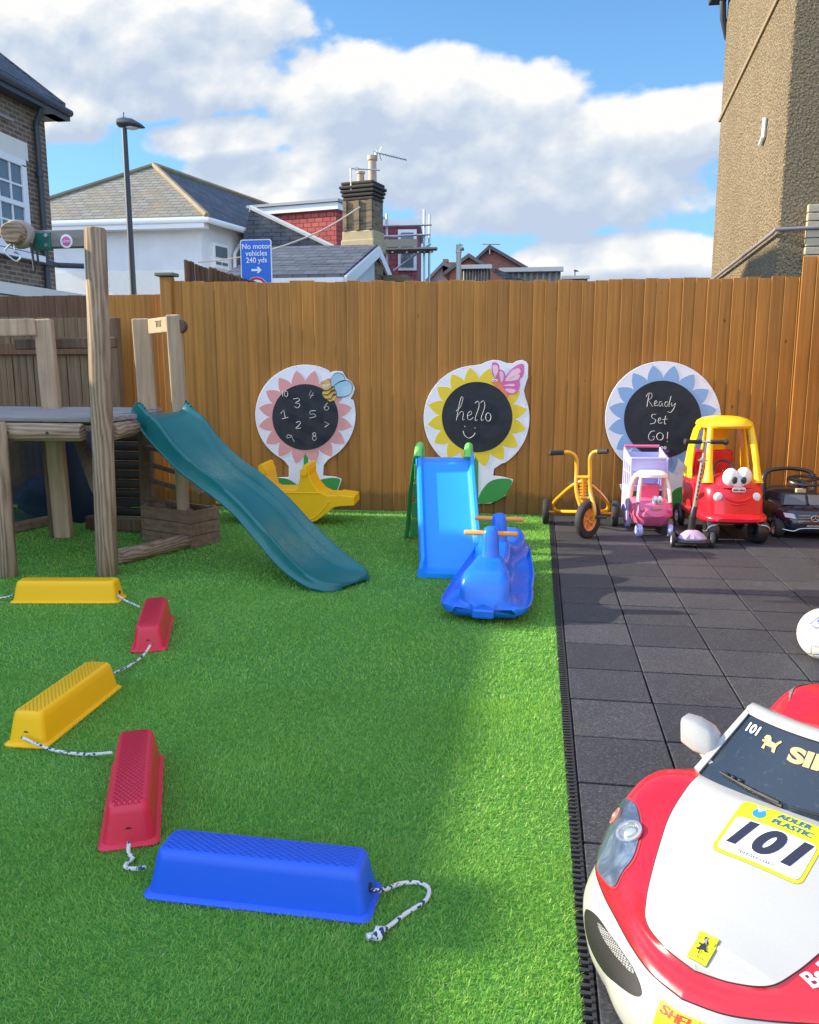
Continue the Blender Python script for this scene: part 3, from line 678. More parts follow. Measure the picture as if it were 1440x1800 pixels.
mb = MB(); wallbox(mb, q0, q1, q1.z, q0.z, 0.03, 0.1); wf = mb.build('window', M['upvc'], wh, bevel=0.01)
mid = q0.lerp(q1, 0.5)
mb = MB(); wallbox(mb, q0.lerp(q1, .12), q0.lerp(q1, .88), q0.z - 0.42, q0.z - 0.1, 0.09, 0.03)
wallbox(mb, q0.lerp(q1, .12), q0.lerp(q1, .46), q1.z + 0.1, q0.z - 0.55, 0.09, 0.03); wallbox(mb, q0.lerp(q1, .54), q0.lerp(q1, .88), q1.z + 0.1, q0.z - 0.55, 0.09, 0.03); mb.build('pane', M['winglass'], wf)
q2 = on_wall(407, 440); dp = Vector((q2.x, q2.y, 0)) + nrm * 0.1
mb = MB(); mb.tube([(dp.x + wd.x * .5 + .25, dp.y + wd.y * .5, z0 - .15), (dp.x + wd.x * .3, dp.y + wd.y * .3, z0 - .5), (dp.x, dp.y, z0 - 0.8), (dp.x, dp.y, 0.5)], 0.06, 8); mb.build('drainpipe', M['upvc'], wh)

# ------------------------------------------------------------------ slate-roofed cottage with chimney
ch_ = empty('cottage', (-6, 19, 0), 'low white gabled cottage with blue slate roof below the brick chimney', 'house')
XG = -4.0
e1, apx2 = XP(606, 489, XG), XP(664, 436, XG)
yb = apx2.y * 2 - e1.y
mb = MB(); mb.prism([(XG - 0.1, e1.y + .2, 0), (XG - 0.1, yb - .2, 0), (XG - 0.1, yb - .2, e1.z - .1), (XG - 0.1, apx2.y, apx2.z - .15), (XG - 0.1, e1.y + .2, e1.z - .1)], (-2.5, 0, 0)); mb.build('wall', M['whiterender'], ch_)
mb = MB()
for ya, sg in ((e1.y, 1), (yb, -1)):
    mb.prism([(XG - .02, ya, e1.z), (XG - .02, apx2.y, apx2.z), (XG - .02, apx2.y, apx2.z + .09), (XG - .02, ya, e1.z + .09)], (-2.65, 0, 0))
mb.build('roof', M['slateblue'], ch_)
mb = MB()
for ya in (e1.y - .05, yb + .05): mb.prism([(XG, ya, e1.z - .22), (XG, apx2.y, apx2.z - .2), (XG, apx2.y, apx2.z + .04), (XG, ya, e1.z + .04)], (.06, 0, 0))
mb.build('barge_board', M['upvc'], ch_)
mb = MB(); mb.box((XG - 1.3, e1.y - .06, e1.z - .05), (2.6, .14, .12)); mb.box((XG - 1.3, e1.y + .08, e1.z - .24), (2.6, .2, .1)); mb.build('gutter', M['upvc'], ch_)
mb = MB(); mb.box((XG - .04, e1.y + 2.2, e1.z - .15), (.1, 1.1, .5)); wf = mb.build('window', M['upvc'], ch_)
mb = MB(); mb.box((XG + .02, e1.y + 2.2, e1.z - .15), (.03, .9, .35)); mb.build('pane', M['winglass'], wf)
mb = MB(); mb.box((XG + .35, yb - 2.6, 1.75), (.6, 1.1, 3.5)); mb.build('chimney', M['sootbrick'], ch_)
wire = cr([(XG - .3, apx2.y - .6, 4.95), (XG - 1.2, apx2.y - 1.2, 4.3), (XG - 2.4, apx2.y - 2, 3.75), (XG - 3.5, apx2.y - 2.7, 3.5)], 6)
mb = MB(); mb.tube(wire, 0.018, 5); mb.build('cable', flat('pale_cable', (.5, .46, .36), .7), ch_)
# chimney stack
cY = apx2.y + .1; c0, c1 = W(604, 440, cY), W(666, 440, cY); cx = (c0.x + c1.x) / 2; wq = (c1.x - c0.x)
ck = empty('chimney_stack', (cx, cY, 3.6), 'tall sooty brick chimney with two clay pots and television aerial', 'chimney', rz=0)
zt2 = W(630, 318, cY).z; zsh = W(630, 352, cY).z; zb2 = W(630, 455, cY).z; zm = W(630, 405, cY).z
RM = Matrix.Translation((cx, cY + .3, 0)) @ Matrix.Rotation(R(-14), 4, 'Z')
ww = wq * 0.90
mb = MB(); mb.box((0, 0, (zsh + zb2 - .5) / 2), (ww, ww * .75, zsh - zb2 + .5), RM)
for xx in (-.43, 0.0, .43): mb.box((xx * ww, -ww * .39, (zsh + zm) / 2), (.1, .08, zsh - zm), RM)
mb.build('brick_stack', M['sootbrick'], ck)
mb = MB(); n_ = 5
for k in range(n_): 
    s_ = 1.06 + .05 * min(k, 3) - (.12 if k == 4 else 0); h_ = (zt2 - zsh) / n_; mb.box((0, 0, zsh + (k + .5) * h_), (ww * s_, ww * .75 * s_ + .02 * k, h_ - .012), RM)
mb.build('corbel_cap', flat('blackened_brick', (.06, .05, .04), .95, 0, .35, 8), ck, bevel=.03)
mb = MB(); mb.box((0, 0, (zm + W(630, 424, cY).z) / 2), (ww * 1.08, ww * .83, zm - W(630, 424, cY).z), RM); mb.box((0, 0, W(630, 432, cY).z), (ww * 1.14, ww * .9, .3), RM); mb.build('render_band', render_mat('stained_cement', (.42, .34, .2), 10, .3, .3), ck, bevel=.03)
for nm, dx, r_, h_ in (('chimney_pot', -.06, .10, .28), ('chimney_pot', .26, .115, .62)):
    mb = MB(); mb.lathe([(r_ * .9, 0), (r_ * .85, h_ * .8), (r_ * 1.08, h_ * .84), (r_ * 1.08, h_), (r_ * .8, h_), (r_ * .75, h_ * .5)], 16, RM @ Matrix.Translation((dx, 0, zt2))); mb.build(nm, flat('clay_pot' , (.5, .36, .25), .8), ck)
a0, a1 = W(660, 268, cY + .2), W(715, 281, cY + .2)
mb = MB(); mb.tube([(a0.x, a0.y, zm), (a0.x, a0.y, a0.z)], .022, 6); mb.tube([tuple(a0 + Vector((-.05, 0, .02))), tuple(a1)], .016, 5)
for k in range(10):
    p = a0.lerp(a1, .15 + k * .09); mb.tube([tuple(p + Vector((0, -.12, 0))), tuple(p + Vector((0, .12, 0)))], .009, 4)
for sgx in (-1, 1):
    p = a0.lerp(a1, .1 + .03 * sgx); mb.tube(cr([tuple(p + Vector((.05 * sgx, 0, .14))), tuple(p), tuple(p + Vector((.05 * sgx, 0, -.16)))], 4), .012, 5)
mb.build('aerial', M['galv'], ck)
b0, b1 = W(617, 296, cY), W(668, 299, cY)
mb = MB(); mb.tube([(b0.x, b0.y, zt2 - .2), (b0.x, b0.y, b0.z)], .02, 6); mb.tube([tuple(b0), tuple(b1)], .018, 5); mb.box(tuple(b0.lerp(b1, .2)), (.09, .05, .06)); mb.build('aerial', M['galv'], ck)

# ------------------------------------------------------------------ red tile-hung dormer house
rd = empty('dormer_house', (-7, 27, 0), 'red tile-hung loft dormer with white fascia behind the slate roofs', 'house')
d0, d1 = W(440, 372, 26), W(597, 366, 26); zlo = W(520, 440, 26).z - 1.0; ztp = W(520, 374, 26).z
MM = Matrix.Translation(((d0.x + d1.x) / 2, 26, 0)) @ Matrix.Rotation(R(-13), 4, 'Z'); wdt = (d1.x - d0.x)
mb = MB(); mb.box((0, 1.6, (zlo + ztp) / 2), (wdt, 3.2, ztp - zlo), MM); mb.build('tile_hung_wall', M['redtile'], rd)
mb = MB(); mb.box((0, 1.6, ztp + .1), (wdt + .25, 3.45, .2), MM); mb.build('fascia', M['upvc'], rd)
mb = MB(); mb.box((0, 1.6, ztp + .25), (wdt + .35, 3.6, .08), MM); mb.build('flat_roof', flat('grey_felt', (.3, .31, .33), .8), rd)
mb = MB(); mb.box((wdt / 2 + .01, 1.0, ztp - .85), (.06, .8, 1.2), MM); mb.build('window', M['upvc'], rd)
pv = [W(440, 364, 25.5), W(590, 436, 25.5)]
mb = MB(); mb.tube([tuple(pv[0]), tuple(pv[1])], .075, 6); mb.build('verge_coping', M['creamrender'], rd)
mb = MB(); mb.prism([tuple(pv[0]), tuple(pv[1]), (pv[1].x, 25.5, 2), (pv[0].x - 1.0, 25.5, 2)], (0, .2, 0)); mb.build('party_wall', M['slatedark'], rd)
# second red dormer with scaffold
r2 = empty('dormer_house', (-4, 29, 0), 'plum red tile-hung house with two small white windows behind the scaffold', 'house')
g0, g1 = W(655, 396, 28.5), W(733, 396, 28.5); zl2 = 0; MM = Matrix.Translation(((g0.x + g1.x) / 2, 28.5, 0)) @ Matrix.Rotation(R(6), 4, 'Z'); wdt = g1.x - g0.x
zt3 = W(700, 397, 28.5).z
mb = MB(); mb.box((0, 2, zt3 / 2), (wdt, 4, zt3), MM); mb.build('tile_hung_wall', brickmat('plum_hung_tile', (.36, .10, .12), (.28, .07, .09), (.14, .05, .06), bw=.22, bh=.17, msize=.02), r2)
mb = MB(); mb.box((0, 2, zt3 + .1), (wdt + .25, 4.2, .2), MM); mb.build('fascia', M['upvc'], r2)
for py_ in (424, 455):
    p = W(716, py_, 28.5); mb = MB(); mb.box((p.x - (g0.x + g1.x) / 2, -.02, p.z), (.62, .1, .75), MM); wf = mb.build('window', M['upvc'], r2)
    mb = MB(); mb.box((p.x - (g0.x + g1.x) / 2, -.08, p.z), (.42, .04, .55), MM); mb.build('pane', M['winglass'], wf)
sc = empty('scaffold', (-4, 27, 0), 'galvanised tube scaffold with plank platform beside the chimney', 'scaffolding')
mb = MB(); SY = 26.5
def SP(px, py, dy=0): p = W(px, py, SY + dy); return tuple(p)
for px, t_ in ((680, 376), (746, 368), (755, 377)):
    p = W(px, t_, SY + (1.2 if px == 755 else 0)); mb.tube([(p.x, p.y, 0), tuple(p)], .04, 6)
for a_, b_ in (((668, 397), (759, 395)), ((672, 416), (757, 412)), ((668, 414), (700, 417)), ((692, 476), (757, 428))): mb.tube([SP(*a_, -.1), SP(*b_, -.1)], .035, 6)
for px in (690, 715, 735, 757): mb.tube([SP(px, 443, -.4), SP(px + 2, 442, 1.6)], .035, 6)
mb.build('tubes', M['galv'], sc)
mb = MB(); p0, p1 = W(668, 440, SY), W(770, 441, SY)
for k in range(4): mb.box(((p0.x + p1.x) / 2 - .1 * k, SY + k * .26 - .2, p0.z), (p1.x - p0.x + .1 * (k % 2), .23, .05))
mb.box(((p0.x + p1.x) / 2 - .3, SY - .32, p0.z + .16), (p1.x - p0.x - .6, .04, .22)); mb.build('platform', flat('scaffold_board', (.30, .26, .2), .85), sc)

# ------------------------------------------------------------------ far roofs
fg = empty('brick_gable_house', (0, 45, 0), 'far brown brick gable with thin aerial on its peak', 'house')
def wp(px, py, Y): p = W(px, py, Y); return (p.x, p.y, p.z)
def gable(root, pts, Y, depth, mat_, rmat, ov=.3):
    base = [wp(pts[0][0], pts[0][1], Y), wp(pts[1][0], pts[1][1], Y), wp(pts[2][0], pts[2][1], Y)]
    mb = MB(); mb.prism([(base[0][0], Y, 0), (base[2][0], Y, 0), base[2], base[1], base[0]], (0, depth, 0)); mb.build('wall', mat_, root)
    mb = MB()
    for q in (0, 2):
        a_, b_ = Vector(base[q]), Vector(base[1]); e_ = (a_ - b_).normalized() * ov
        a_ = a_ + e_; mb.prism([tuple(a_ + Vector((0, -ov, .02))), tuple(b_ + Vector((0, -ov, .02))), tuple(b_ + Vector((0, -ov, .2))), tuple(a_ + Vector((0, -ov, .2)))], (0, depth + ov, 0))
    mb.build('roof', rmat, root)
gable(fg, [(806, 490), (861, 438), (930, 478)], 45, 8, M['farbrick'], flat('far_roof', (.10, .08, .08), .9))
mb = MB(); t_ = W(861, 430, 44.8); mb.tube([tuple(W(861, 447, 44.8)), tuple(t_)], .04, 5); mb.tube([wp(848, 429, 44.8), wp(879, 429, 44.8)], .035, 5); mb.build('aerial', M['galv'], fg)
f2 = empty('brick_gable_house', (-3, 40, 0), 'small orange brick gable in front of the far brown one', 'house')
gable(f2, [(790, 480), (825, 454), (858, 475)], 40, 4, brickmat('orange_far_brick', (.42, .16, .09), (.34, .13, .08), (.3, .18, .13)), flat('far_roof2', (.13, .11, .11), .9))
f3_ = empty('grey_gable_house', (-6, 42, 0), 'low grey roof with small chimneys right of the scaffold', 'house')
gable(f3_, [(757, 492), (780, 468), (805, 478)], 42, 4, flat('grey_far_wall', (.28, .26, .25), .9), flat('far_roof3', (.17, .16, .17), .9))
mb = MB(); 
for px in (783, 790, 799): p = W(px, 470, 42); mb.box((p.x, 42.2, p.z), (.25, .4, .8 if px == 783 else .5))
mb.build('chimney', M['farbrick'], f3_)
def corr(name, label, px0, px1, pyt, pyt2, Y):
    e_ = empty(name, (W(px0, pyt, Y).x, Y, 0), label, 'shed')
    a_, b_ = W(px0, pyt, Y), W(px1, pyt2, Y); mb = MB(); n = 60; top = []; 
    for k in range(n + 1):
        t = k / n; x = a_.x + (b_.x - a_.x) * t; y = Y + .08 * math.sin(t * 60); top.append((x, y, a_.z + (b_.z - a_.z) * t))
    lo = [(x, y, 0) for x, y, z in top]; bk = [(x, y + 3, z + .3) for x, y, z in top]
    mb.loft([lo, top, bk], closed=False, caps=False, smooth=False); mb.build('corrugated_wall', flat('corrugated_cement', (.36, .33, .29), .95, 0, .3, 6), e_)
    mb = MB(); mb.box(((a_.x + b_.x) / 2, Y - .12, (a_.z + b_.z) / 2 + .03), (b_.x - a_.x + .2, .3, .16)); mb.build('capping', flat('pale_capping', (.5, .49, .47), .9), e_)
corr('corrugated_shed', 'pale corrugated shed wall between the flue pipe and brick gable', 812, 861, 471, 471, 36)
corr('corrugated_shed', 'wider pale corrugated shed wall right of the far brick gable', 882, 986, 477, 475, 34)
corr('low_roof', 'thin low roof strip at the far right of the skyline', 990, 1033, 489, 489, 46)
t_ = empty('slate_lean_to', (-2, 33, 0), 'dark slate lean-to roof with orange brick verge between the corrugated sheds', 'roof')
mb = MB(); mb.prism([wp(862, 474, 33), wp(872, 472, 33), wp(925, 494, 33), wp(900, 500, 33)], (0, .5, 0)); mb.build('slate_slope', M['slatedark'], t_)
mb = MB(); mb.prism([wp(862, 476, 32.8), wp(895, 496, 32.8), wp(862, 500, 32.8)], (0, .15, 0)); mb.build('brick_verge', M['farbrick'], t_)
fl = empty('flue_pipe', (W(806, 480, 12).x, 12, 0), 'grey metal flue pipe with bent top rising behind the fence', 'flue')
pts = [(*wp(807, 500, 12)[:2], 0.5), wp(806.5, 455, 12), wp(806.5, 442, 12), wp(809, 437, 12), wp(814, 435, 12)]
mb = MB(); mb.tube(cr(pts, 5), .036, 14); mb.build('pipe', flat('dull_zinc', (.42, .40, .36), .6, .4), fl)
mb = MB(); mb.tube([wp(806.5, 444, 12), wp(806.5, 441, 12)], .042, 14); mb.tube([wp(812, 435.6, 12), wp(815, 434.6, 12)], .044, 14); mb.build('collar', M['galv'], fl)
# street lamps
def lamp(pxt, pyt, Y, label, r_=.07, s_=1.0):
    p = W(pxt, pyt, Y); e_ = empty('street_lamp', (p.x, Y, 0), label, 'street lamp')
    mb = MB(); mb.tube([(p.x, Y, 0), (p.x, Y, 1.2), (p.x, Y, p.z)], [r_ * 1.5, r_ * 1.1, r_ * .8], 12); mb.build('column', M['lead'], e_)
    mb = MB(); sec = []
    for t, w_, h_, dz in ((-.16, .05, .05, .03), (-.12, .11, .09, .03), (0, .13, .11, .03), (.2, .15, .10, .0), (.38, .12, .05, -.05), (.47, .03, .015, -.09)):
        sec.append([(p.x + s_ * t, Y + s_ * w_ * math.cos(a), p.z + s_ * (dz + h_ * math.sin(a))) for a in [2 * PI * k / 14 for k in range(14)]])
    mb.loft(sec); mb.cyl((p.x, Y, p.z + .1 * s_), (p.x, Y, p.z + .24 * s_), .012 * s_); mb.build('lantern', M['lead'], e_)
    mb = MB(); mb.ell((p.x + .2 * s_, Y, p.z - .06 * s_), (.17 * s_, .1 * s_, .07 * s_)); mb.build('lens', flat('lamp_lens', (.6, .6, .55), .2), e_)
lamp(218, 218, 18, 'tall dark street lamp in front of the white house')
lamp(1011, 476, 60, 'tiny distant street lamp on the skyline', .05, .55)
# road sign
sg = empty('road_sign', (-4.6, 13.6, 0), 'blue road sign reading No motor vehicles 240 yds with arrow', 'sign')
s0, s1 = W(421.5, 419, 13.6), W(477, 428, 13.6); sw = s1.x - s0.x; SM = frame((s0.x + sw / 2, 13.6, s0.z - .02), (1, -.02, 0), (0, 0, 1))
def rrect(w_, h_, r_, cx=0, cy=0, n=6):
    out = []
    for (sx, sy, a0_) in ((1, 1, 0), (-1, 1, PI / 2), (-1, -1, PI), (1, -1, 1.5 * PI)):
        for k in range(n + 1): a = a0_ + PI / 2 * k / n; out.append((cx + sx * (w_ / 2 - r_) + r_ * math.cos(a), cy + sy * (h_ / 2 - r_) + r_ * math.sin(a), 0))
    return out
sh_ = 1.05
mb = MB(); mb.prism(rrect(sw, sh_, .04, 0, -sh_ / 2), (0, 0, -.02), SM); mb.build('white_border', flat('sign_white', (.8, .8, .8), .4), sg)
mb = MB(); mb.prism([(x, y, .002) for x, y, z in rrect(sw - .03, sh_ - .03, .03, 0, -sh_ / 2)], (0, 0, -.004), SM); mb.build('sign_face', flat('sign_blue', (.012, .14, .60), .35), sg)
mw = flat('sign_letter_white', (.85, .85, .85), .5)
for i, (s_, yy, sz) in enumerate((('No motor', -.115, .118), ('vehicles', -.225, .118), ('240 yds', -.335, .118))):
    text(s_, sz * sw / .535, SM @ Matrix.Translation((0.01, yy * sw / .54, .006)), mw, 'lettering', sg, extrude=.001, bold=.0012)
mb = MB(); k_ = sw / .54; ay_ = -.49 * k_
mb.prism([(x * k_, ay_ + y * k_, .006) for x, y in ((-.085, .017), (.03, .017), (.008, .05), (.04, .05), (.092, 0), (.04, -.05), (.008, -.05), (.03, -.017), (-.085, -.017))], (0, 0, -.003), SM); mb.build('arrow', mw, sg)
mb = MB(); cyy = -.80 * k_
ring = lambda r_, z: [(r_ * math.cos(2 * PI * k / 40), cyy + r_ * math.sin(2 * PI * k / 40), z) for k in range(40)]
mb.prism(ring(.2 * k_, .007), (0, 0, -.004), SM); mb.build('ring_back', mw, sg)
mb = MB(); mb.loft([ring(.195 * k_, .009), ring(.155 * k_, .009)], caps=False, smooth=False, M=SM); mb.build('red_ring', flat('sign_red', (.55, .02, .03), .4), sg)
mb = MB(); mb.cyl((s0.x + sw / 2, 13.65, 0), (s0.x + sw / 2, 13.65, s0.z - .1), .038); mb.cyl((s0.x + sw * .15, 13.66, s0.z - .2), (s0.x + sw * .15, 13.66, s0.z + .12), .03); mb.build('pole', M['lead'], sg)

# ------------------------------------------------------------------ pebbledash house, right
pn = W(1362, 488, 10.0); pf_x = pn.x
far = XP(1250, 490, pf_x)
ph = empty('pebbledash_house', (pf_x, far.y, 0), 'tall pebbledashed house end beyond the fence at the right', 'house')
mb = MB(); mb.box((pf_x + 4, (10 + far.y) / 2, 5.5), (8, far.y - 10, 11.2)); mb.build('wall', M['pebble'], ph, bevel=.02)
gq = XP(1275, 8, pf_x)
mb = MB(); mb.box((pf_x - .12, far.y - .05, gq.z + .25), (.24, .5, .5)); mb.tube([(pf_x - .1, far.y - .1, gq.z + .1), (pf_x - .05, far.y + .0, gq.z - .25), (pf_x + .05, far.y + .1, gq.z - .5)], .05, 8); mb.build('gutter_bracket', M['lead'], ph, bevel=.02)
u0, u1 = XP(1252, 492, pf_x - .06), XP(1362, 406, pf_x - .06); u2 = W(1440, 400, 9.93); u3 = Vector((u2.x + .8, 9.93, u2.z))
mb = MB(); mb.tube([tuple(u0 - (u1 - u0) * .2), tuple(u0), tuple(u1 + (u0 - u1) * .02), (pf_x - .05, 9.94, u1.z + .02), tuple(u2), tuple(u3)], .021, 10); mb.build('drainpipe', flat('grey_pipe', (.22, .19, .19), .5), ph)
c0_, c1_ = XP(1265, 212, pf_x - .012), XP(1376, -20, pf_x - .012)
mb = MB(); mb.tube([tuple(c0_), tuple(c1_)], .028, 6); mb.build('cable_duct', flat('painted_duct', (.36, .29, .17), .8), ph)
mb = MB(); v0, v1 = XP(1345, 207, pf_x - .03), XP(1342, 240, pf_x - .03); mb.tube([tuple(v0), tuple(v1), tuple(v1 + Vector((0, .12, -.06)))], .025, 6); mb.build('vent_strip', M['upvc'], ph)
mb = MB(); q = W(1424, 357, 9.9); q2 = W(1420, 462, 9.9)
for k in range(7):
    z_ = q.z - (k + .5) * (q.z - q2.z) / 7; mb.box((q.x + .45, 9.965, z_), (.9, .06, (q.z - q2.z) / 7 - .008))
mb.build('white_brick_panel', render_mat('off_white_painted_brick', (.46, .38, .25), 14, .4, .2), ph, bevel=.008)
# ------------------------------------------------------------------ unseen terrace added on the left, its roofline shaped to shade the lawn
nb = empty('added_shade_terrace', (-10, 1, 0), 'unseen brick terrace added on the left to shade the lawn', 'house')
RZ = 3.915
mb = MB(); mb.box((-10.5, -0.5, 1.6), (3.0, 13.5, 3.2)); mb.build('wall', M['stockbrick'], nb)  # wall of the added shade terrace
mb = MB(); mb.prism([(-12.1, -7.4, 3.0), (-8.9, -7.4, 3.0), (-9.0, -7.4, 3.2), (-9.05, -7.4, RZ), (-12, -7.4, RZ)], (0, 13.8, 0)); mb.build('roof', M['slatedark'], nb)  # roof of the added shade terrace
mb = MB()
for y_, h_, l_ in ((-2.5, .12, .5), (1.32, .085, .26), (2.3, .03, .4), (4.1, .13, 1.3), (5.35, .10, .5), (6.1, .13, .3)): mb.box((-9.3, y_, RZ + h_ / 2 - .02), (.4, l_, h_ + .04))
mb.build('chimney', M['stockbrick'], nb)  # blocks added on the unseen roofline to shape the shadow edge, not flues
# ------------------------------------------------------------------ flower boards
YB = 7.045
M['bwhite'] = plastic('board_white', (0.74, 0.74, 0.78), 0.4, 0.02, 0, 0.04)
M['chalk'], _nt, _b = newmat('chalkboard'); _v = coords(_nt, (1, 1, .6)); _n = noise(_nt, _v, 4, 6, .7, 1.5)
_nt.links.new(ramp(_nt, _n, [(.35, (.010, .014, .020)), (.6, (.020, .026, .034)), (.8, (.06, .065, .07))]), _b.inputs['Base Color']); _b.inputs['Roughness'].default_value = .8
M['leaf'] = flat('board_leaf_green', (0.035, 0.26, 0.05), 0.5, 0, .04)
M['chalkline'] = flat('chalk_line', (0.62, 0.62, 0.6), 0.95, 0, .25, 120)
def bp(px, py, d=0.0):
    p = W(px, py, YB); return Vector((p.x, YB - d, p.z))
def flatpoly(mb, pts, d, th=0.0015, close=True):
    P = [bp(x, y, d) for x, y in pts]; mb.prism([tuple(p) for p in P], (0, th, 0)); return mb
def smooth2(pts, n=5, closed=True): return [(p.x, p.y) for p in cr([(x, y, 0) for x, y in pts], n, closed)]
def ell2(cx, cy, rx, ry=None, rot=0, n=36):
    ry = rx if ry is None else ry; o = []
    for k in range(n):
        a = 2 * PI * k / n; x, y = rx * math.cos(a), ry * math.sin(a)
        o.append((cx + x * math.cos(rot) - y * math.sin(rot), cy + x * math.sin(rot) + y * math.cos(rot)))
    return o
def stroke(mb, pts, r=0.0021, d=0.0075, n=5, smooth=True):
    P = [bp(x, y, d) for x, y in pts]
    if smooth and len(P) > 2: P = cr(P, n)
    P = [p + Vector((random.uniform(-.0006, .0006), 0, random.uniform(-.0006, .0006))) for p in P]
    mb.tube([tuple(p) for p in P], r, 5)
def flower(cx, cy, r, rx_, cxk, cyk, rk, petal_mat, label, outline_extra, leafs, stem, npet=16, phase=0.0, skip=()):
    e_ = empty('flower_board', (bp(cx, 885).x, YB, 0.1), label, 'board', group='flower chalkboards along the fence')
    e_.location = (bp(cx, 885).x, YB, bp(cx, 885).z)
    mb = MB(); flatpoly(mb, outline_extra, 0.0, 0.012); mb.build('backing', M['bwhite'], e_, bevel=.0015, seg=1)
    for k in range(npet):
        if k in skip: continue
        a = phase + 2 * PI * k / npet; h = PI / npet * 1.02; r0 = rk * .97; r1 = r * .945
        pts = []
        for t, w_ in ((0, .98), (.18, 1.0), (.38, .93), (.58, .74), (.78, .46), (.92, .19), (1, 0)):
            rr = r0 + (r1 - r0) * t; pts.append((rr, h * rk * 1.04 * w_))
        poly = [(cxk + rr * math.cos(a) - ww * math.sin(a), cyk + rr * math.sin(a) + ww * math.cos(a)) for rr, ww in pts] + [(cxk + rr * math.cos(a) + ww * math.sin(a), cyk + rr * math.sin(a) - ww * math.cos(a)) for rr, ww in pts[::-1][1:]]
        mb = MB(); flatpoly(mb, poly, 0.0015 + .0002 * (k % 2), .0016); mb.build('petal', petal_mat, e_)
    mb = MB(); flatpoly(mb, ell2(cxk, cyk, rk, rk, n=64), 0.0045, .004); mb.build('chalkboard', M['chalk'], e_)
    mb = MB(); flatpoly(mb, stem, 0.0012, .0012); mb.build('stem', M['leaf'], e_)
    for lf_ in leafs: mb = MB(); flatpoly(mb, smooth2(lf_, 4), 0.002, .0018); mb.build('leaf', M['leaf'], e_)
    mb = MB()
    for k in range(12):
        a = .3 + k * PI / 6; q = (cx + (r * .97) * math.cos(a), cy + r * .97 * math.sin(a))
        for s_ in (-3, 3): flatpoly(mb, ell2(q[0] * .985 + cx * .015 + s_ * math.sin(a), q[1] - s_ * math.cos(a), .8, n=6), .0022, .0012)
    mb.build('printed_dots', flat('print_grey', (.35, .37, .42), .6), e_)
    return e_
def outline(cx, cy, r, neck, bottom, extra=None, a_cut=(62, 118)):
    """circle, broken at the bottom for the neck and leaves; extra = replacement points for an arc of the circle"""
    pts = []
    a = a_cut[1]
    seq = list(range(a_cut[1], a_cut[0] + 361, 5))
    used = False
    for ang in seq:
        if extra and extra[0] < ang < extra[1]:
            if not used: pts += extra[2]; used = True
            continue
        pts.append((cx + r * math.cos(R(ang)), cy + r * math.sin(R(ang))))
    return pts + bottom
S7 = lambda L: [(430 + x / 2.769, 620 + y / 2.769) for x, y in L]
# board 1 : pink petals
ext = (300, 340, [(580, 655), (588, 652), (602, 653), (609, 665), (618, 671), (624, 683), (621, 693), (616, 701)])
bot1 = [(577, 808), (569, 818), (568, 836), (575, 837), (590, 838), (600, 842), (600, 846), (592, 868), (583, 874), (570, 884), (548, 886), (526, 886), (505, 880), (487, 862), (483, 841), (495, 839), (507, 839), (508, 836), (508, 820), (501, 811)]
fb1 = flower(537, 729, 88, 88, 537, 733, 58, flat('petal_pink', (.66, .30, .28), .5, 0, .03), 'chalkboard flower with pink petals, a bee and chalk numbers one to ten',
    outline(537, 729, 88, 0, bot1, ext), [[(547, 866), (556, 848), (572, 841), (590, 840), (598, 844), (592, 862), (582, 873), (562, 880)], [(529, 862), (519, 850), (505, 842), (487, 841), (492, 858), (505, 874), (520, 880)]],
    [(533, 886), (534, 802), (537, 791), (542, 802), (543, 886)], phase=PI / 16)
def q8(L): return [(540 + x / 14.4, 630 + y / 14.4) for x, y in L]
outl = flat('print_navy', (.02, .04, .08), .5); wingm = flat('print_wing', (.36, .56, .66), .5, 0, .03)
be = MB(); flatpoly(be, smooth2(q8([(400, 840), (560, 720), (700, 715), (750, 860), (740, 1000), (610, 1085), (520, 1050), (420, 960)])), .0065); beo = be.build('bee', flat('print_bee_yellow', (.66, .42, .08), .5), fb1)
for wq_ in ([(620, 700), (605, 560), (660, 420), (790, 360), (900, 400), (965, 520), (950, 560), (780, 620), (690, 700)], [(690, 710), (780, 610), (950, 550), (1100, 600), (1150, 740), (1100, 880), (960, 965), (760, 965), (745, 860)]):
    w2 = smooth2(q8(wq_)); mb = MB(); flatpoly(mb, w2, .0072, .0015); mb.build('wing', wingm, beo)
    mb = MB(); mb.tube([tuple(bp(x, y, .0075)) for x, y in w2], .0026, 4, closed=True, caps=False); mb.build('wing_outline', outl, beo)
mb = MB(); flatpoly(mb, smooth2(q8([(400, 760), (350, 690), (400, 620), (480, 545), (560, 580), (610, 660), (590, 760), (480, 800)])), .0085); mb.build('head', flat('print_bee_face', (.64, .42, .12), .5), beo)
mb = MB()
for a_, b_ in (((405, 905), (725, 785)), ((480, 1010), (755, 885))): flatpoly(mb, q8([a_, (a_[0] + 130, a_[1] + 0), (b_[0] - 90, b_[1] + 5), b_, (b_[0], b_[1] + 40), (b_[0] - 90, b_[1] + 70), (a_[0] + 130, a_[1] + 35), (a_[0] + 20, a_[1] + 30)]), .0092, .0012)
flatpoly(mb, q8([(400, 800), (520, 795), (600, 750), (640, 705), (690, 712), (600, 790), (500, 830), (400, 840)]), .0094, .0012)
mb.build('stripes', flat('print_brown', (.10, .04, .02), .5), beo)
mb = MB()
for x, y in ((452, 697), (535, 682)): flatpoly(mb, ell2(540 + x / 14.4, 630 + y / 14.4, 2.3), .0095, .001)
mb.build('eye', M['bwhite'], beo)
mb = MB()
for x, y in ((455, 697), (537, 682)): flatpoly(mb, ell2(540 + x / 14.4, 630 + y / 14.4, .9, n=10), .0102, .001)
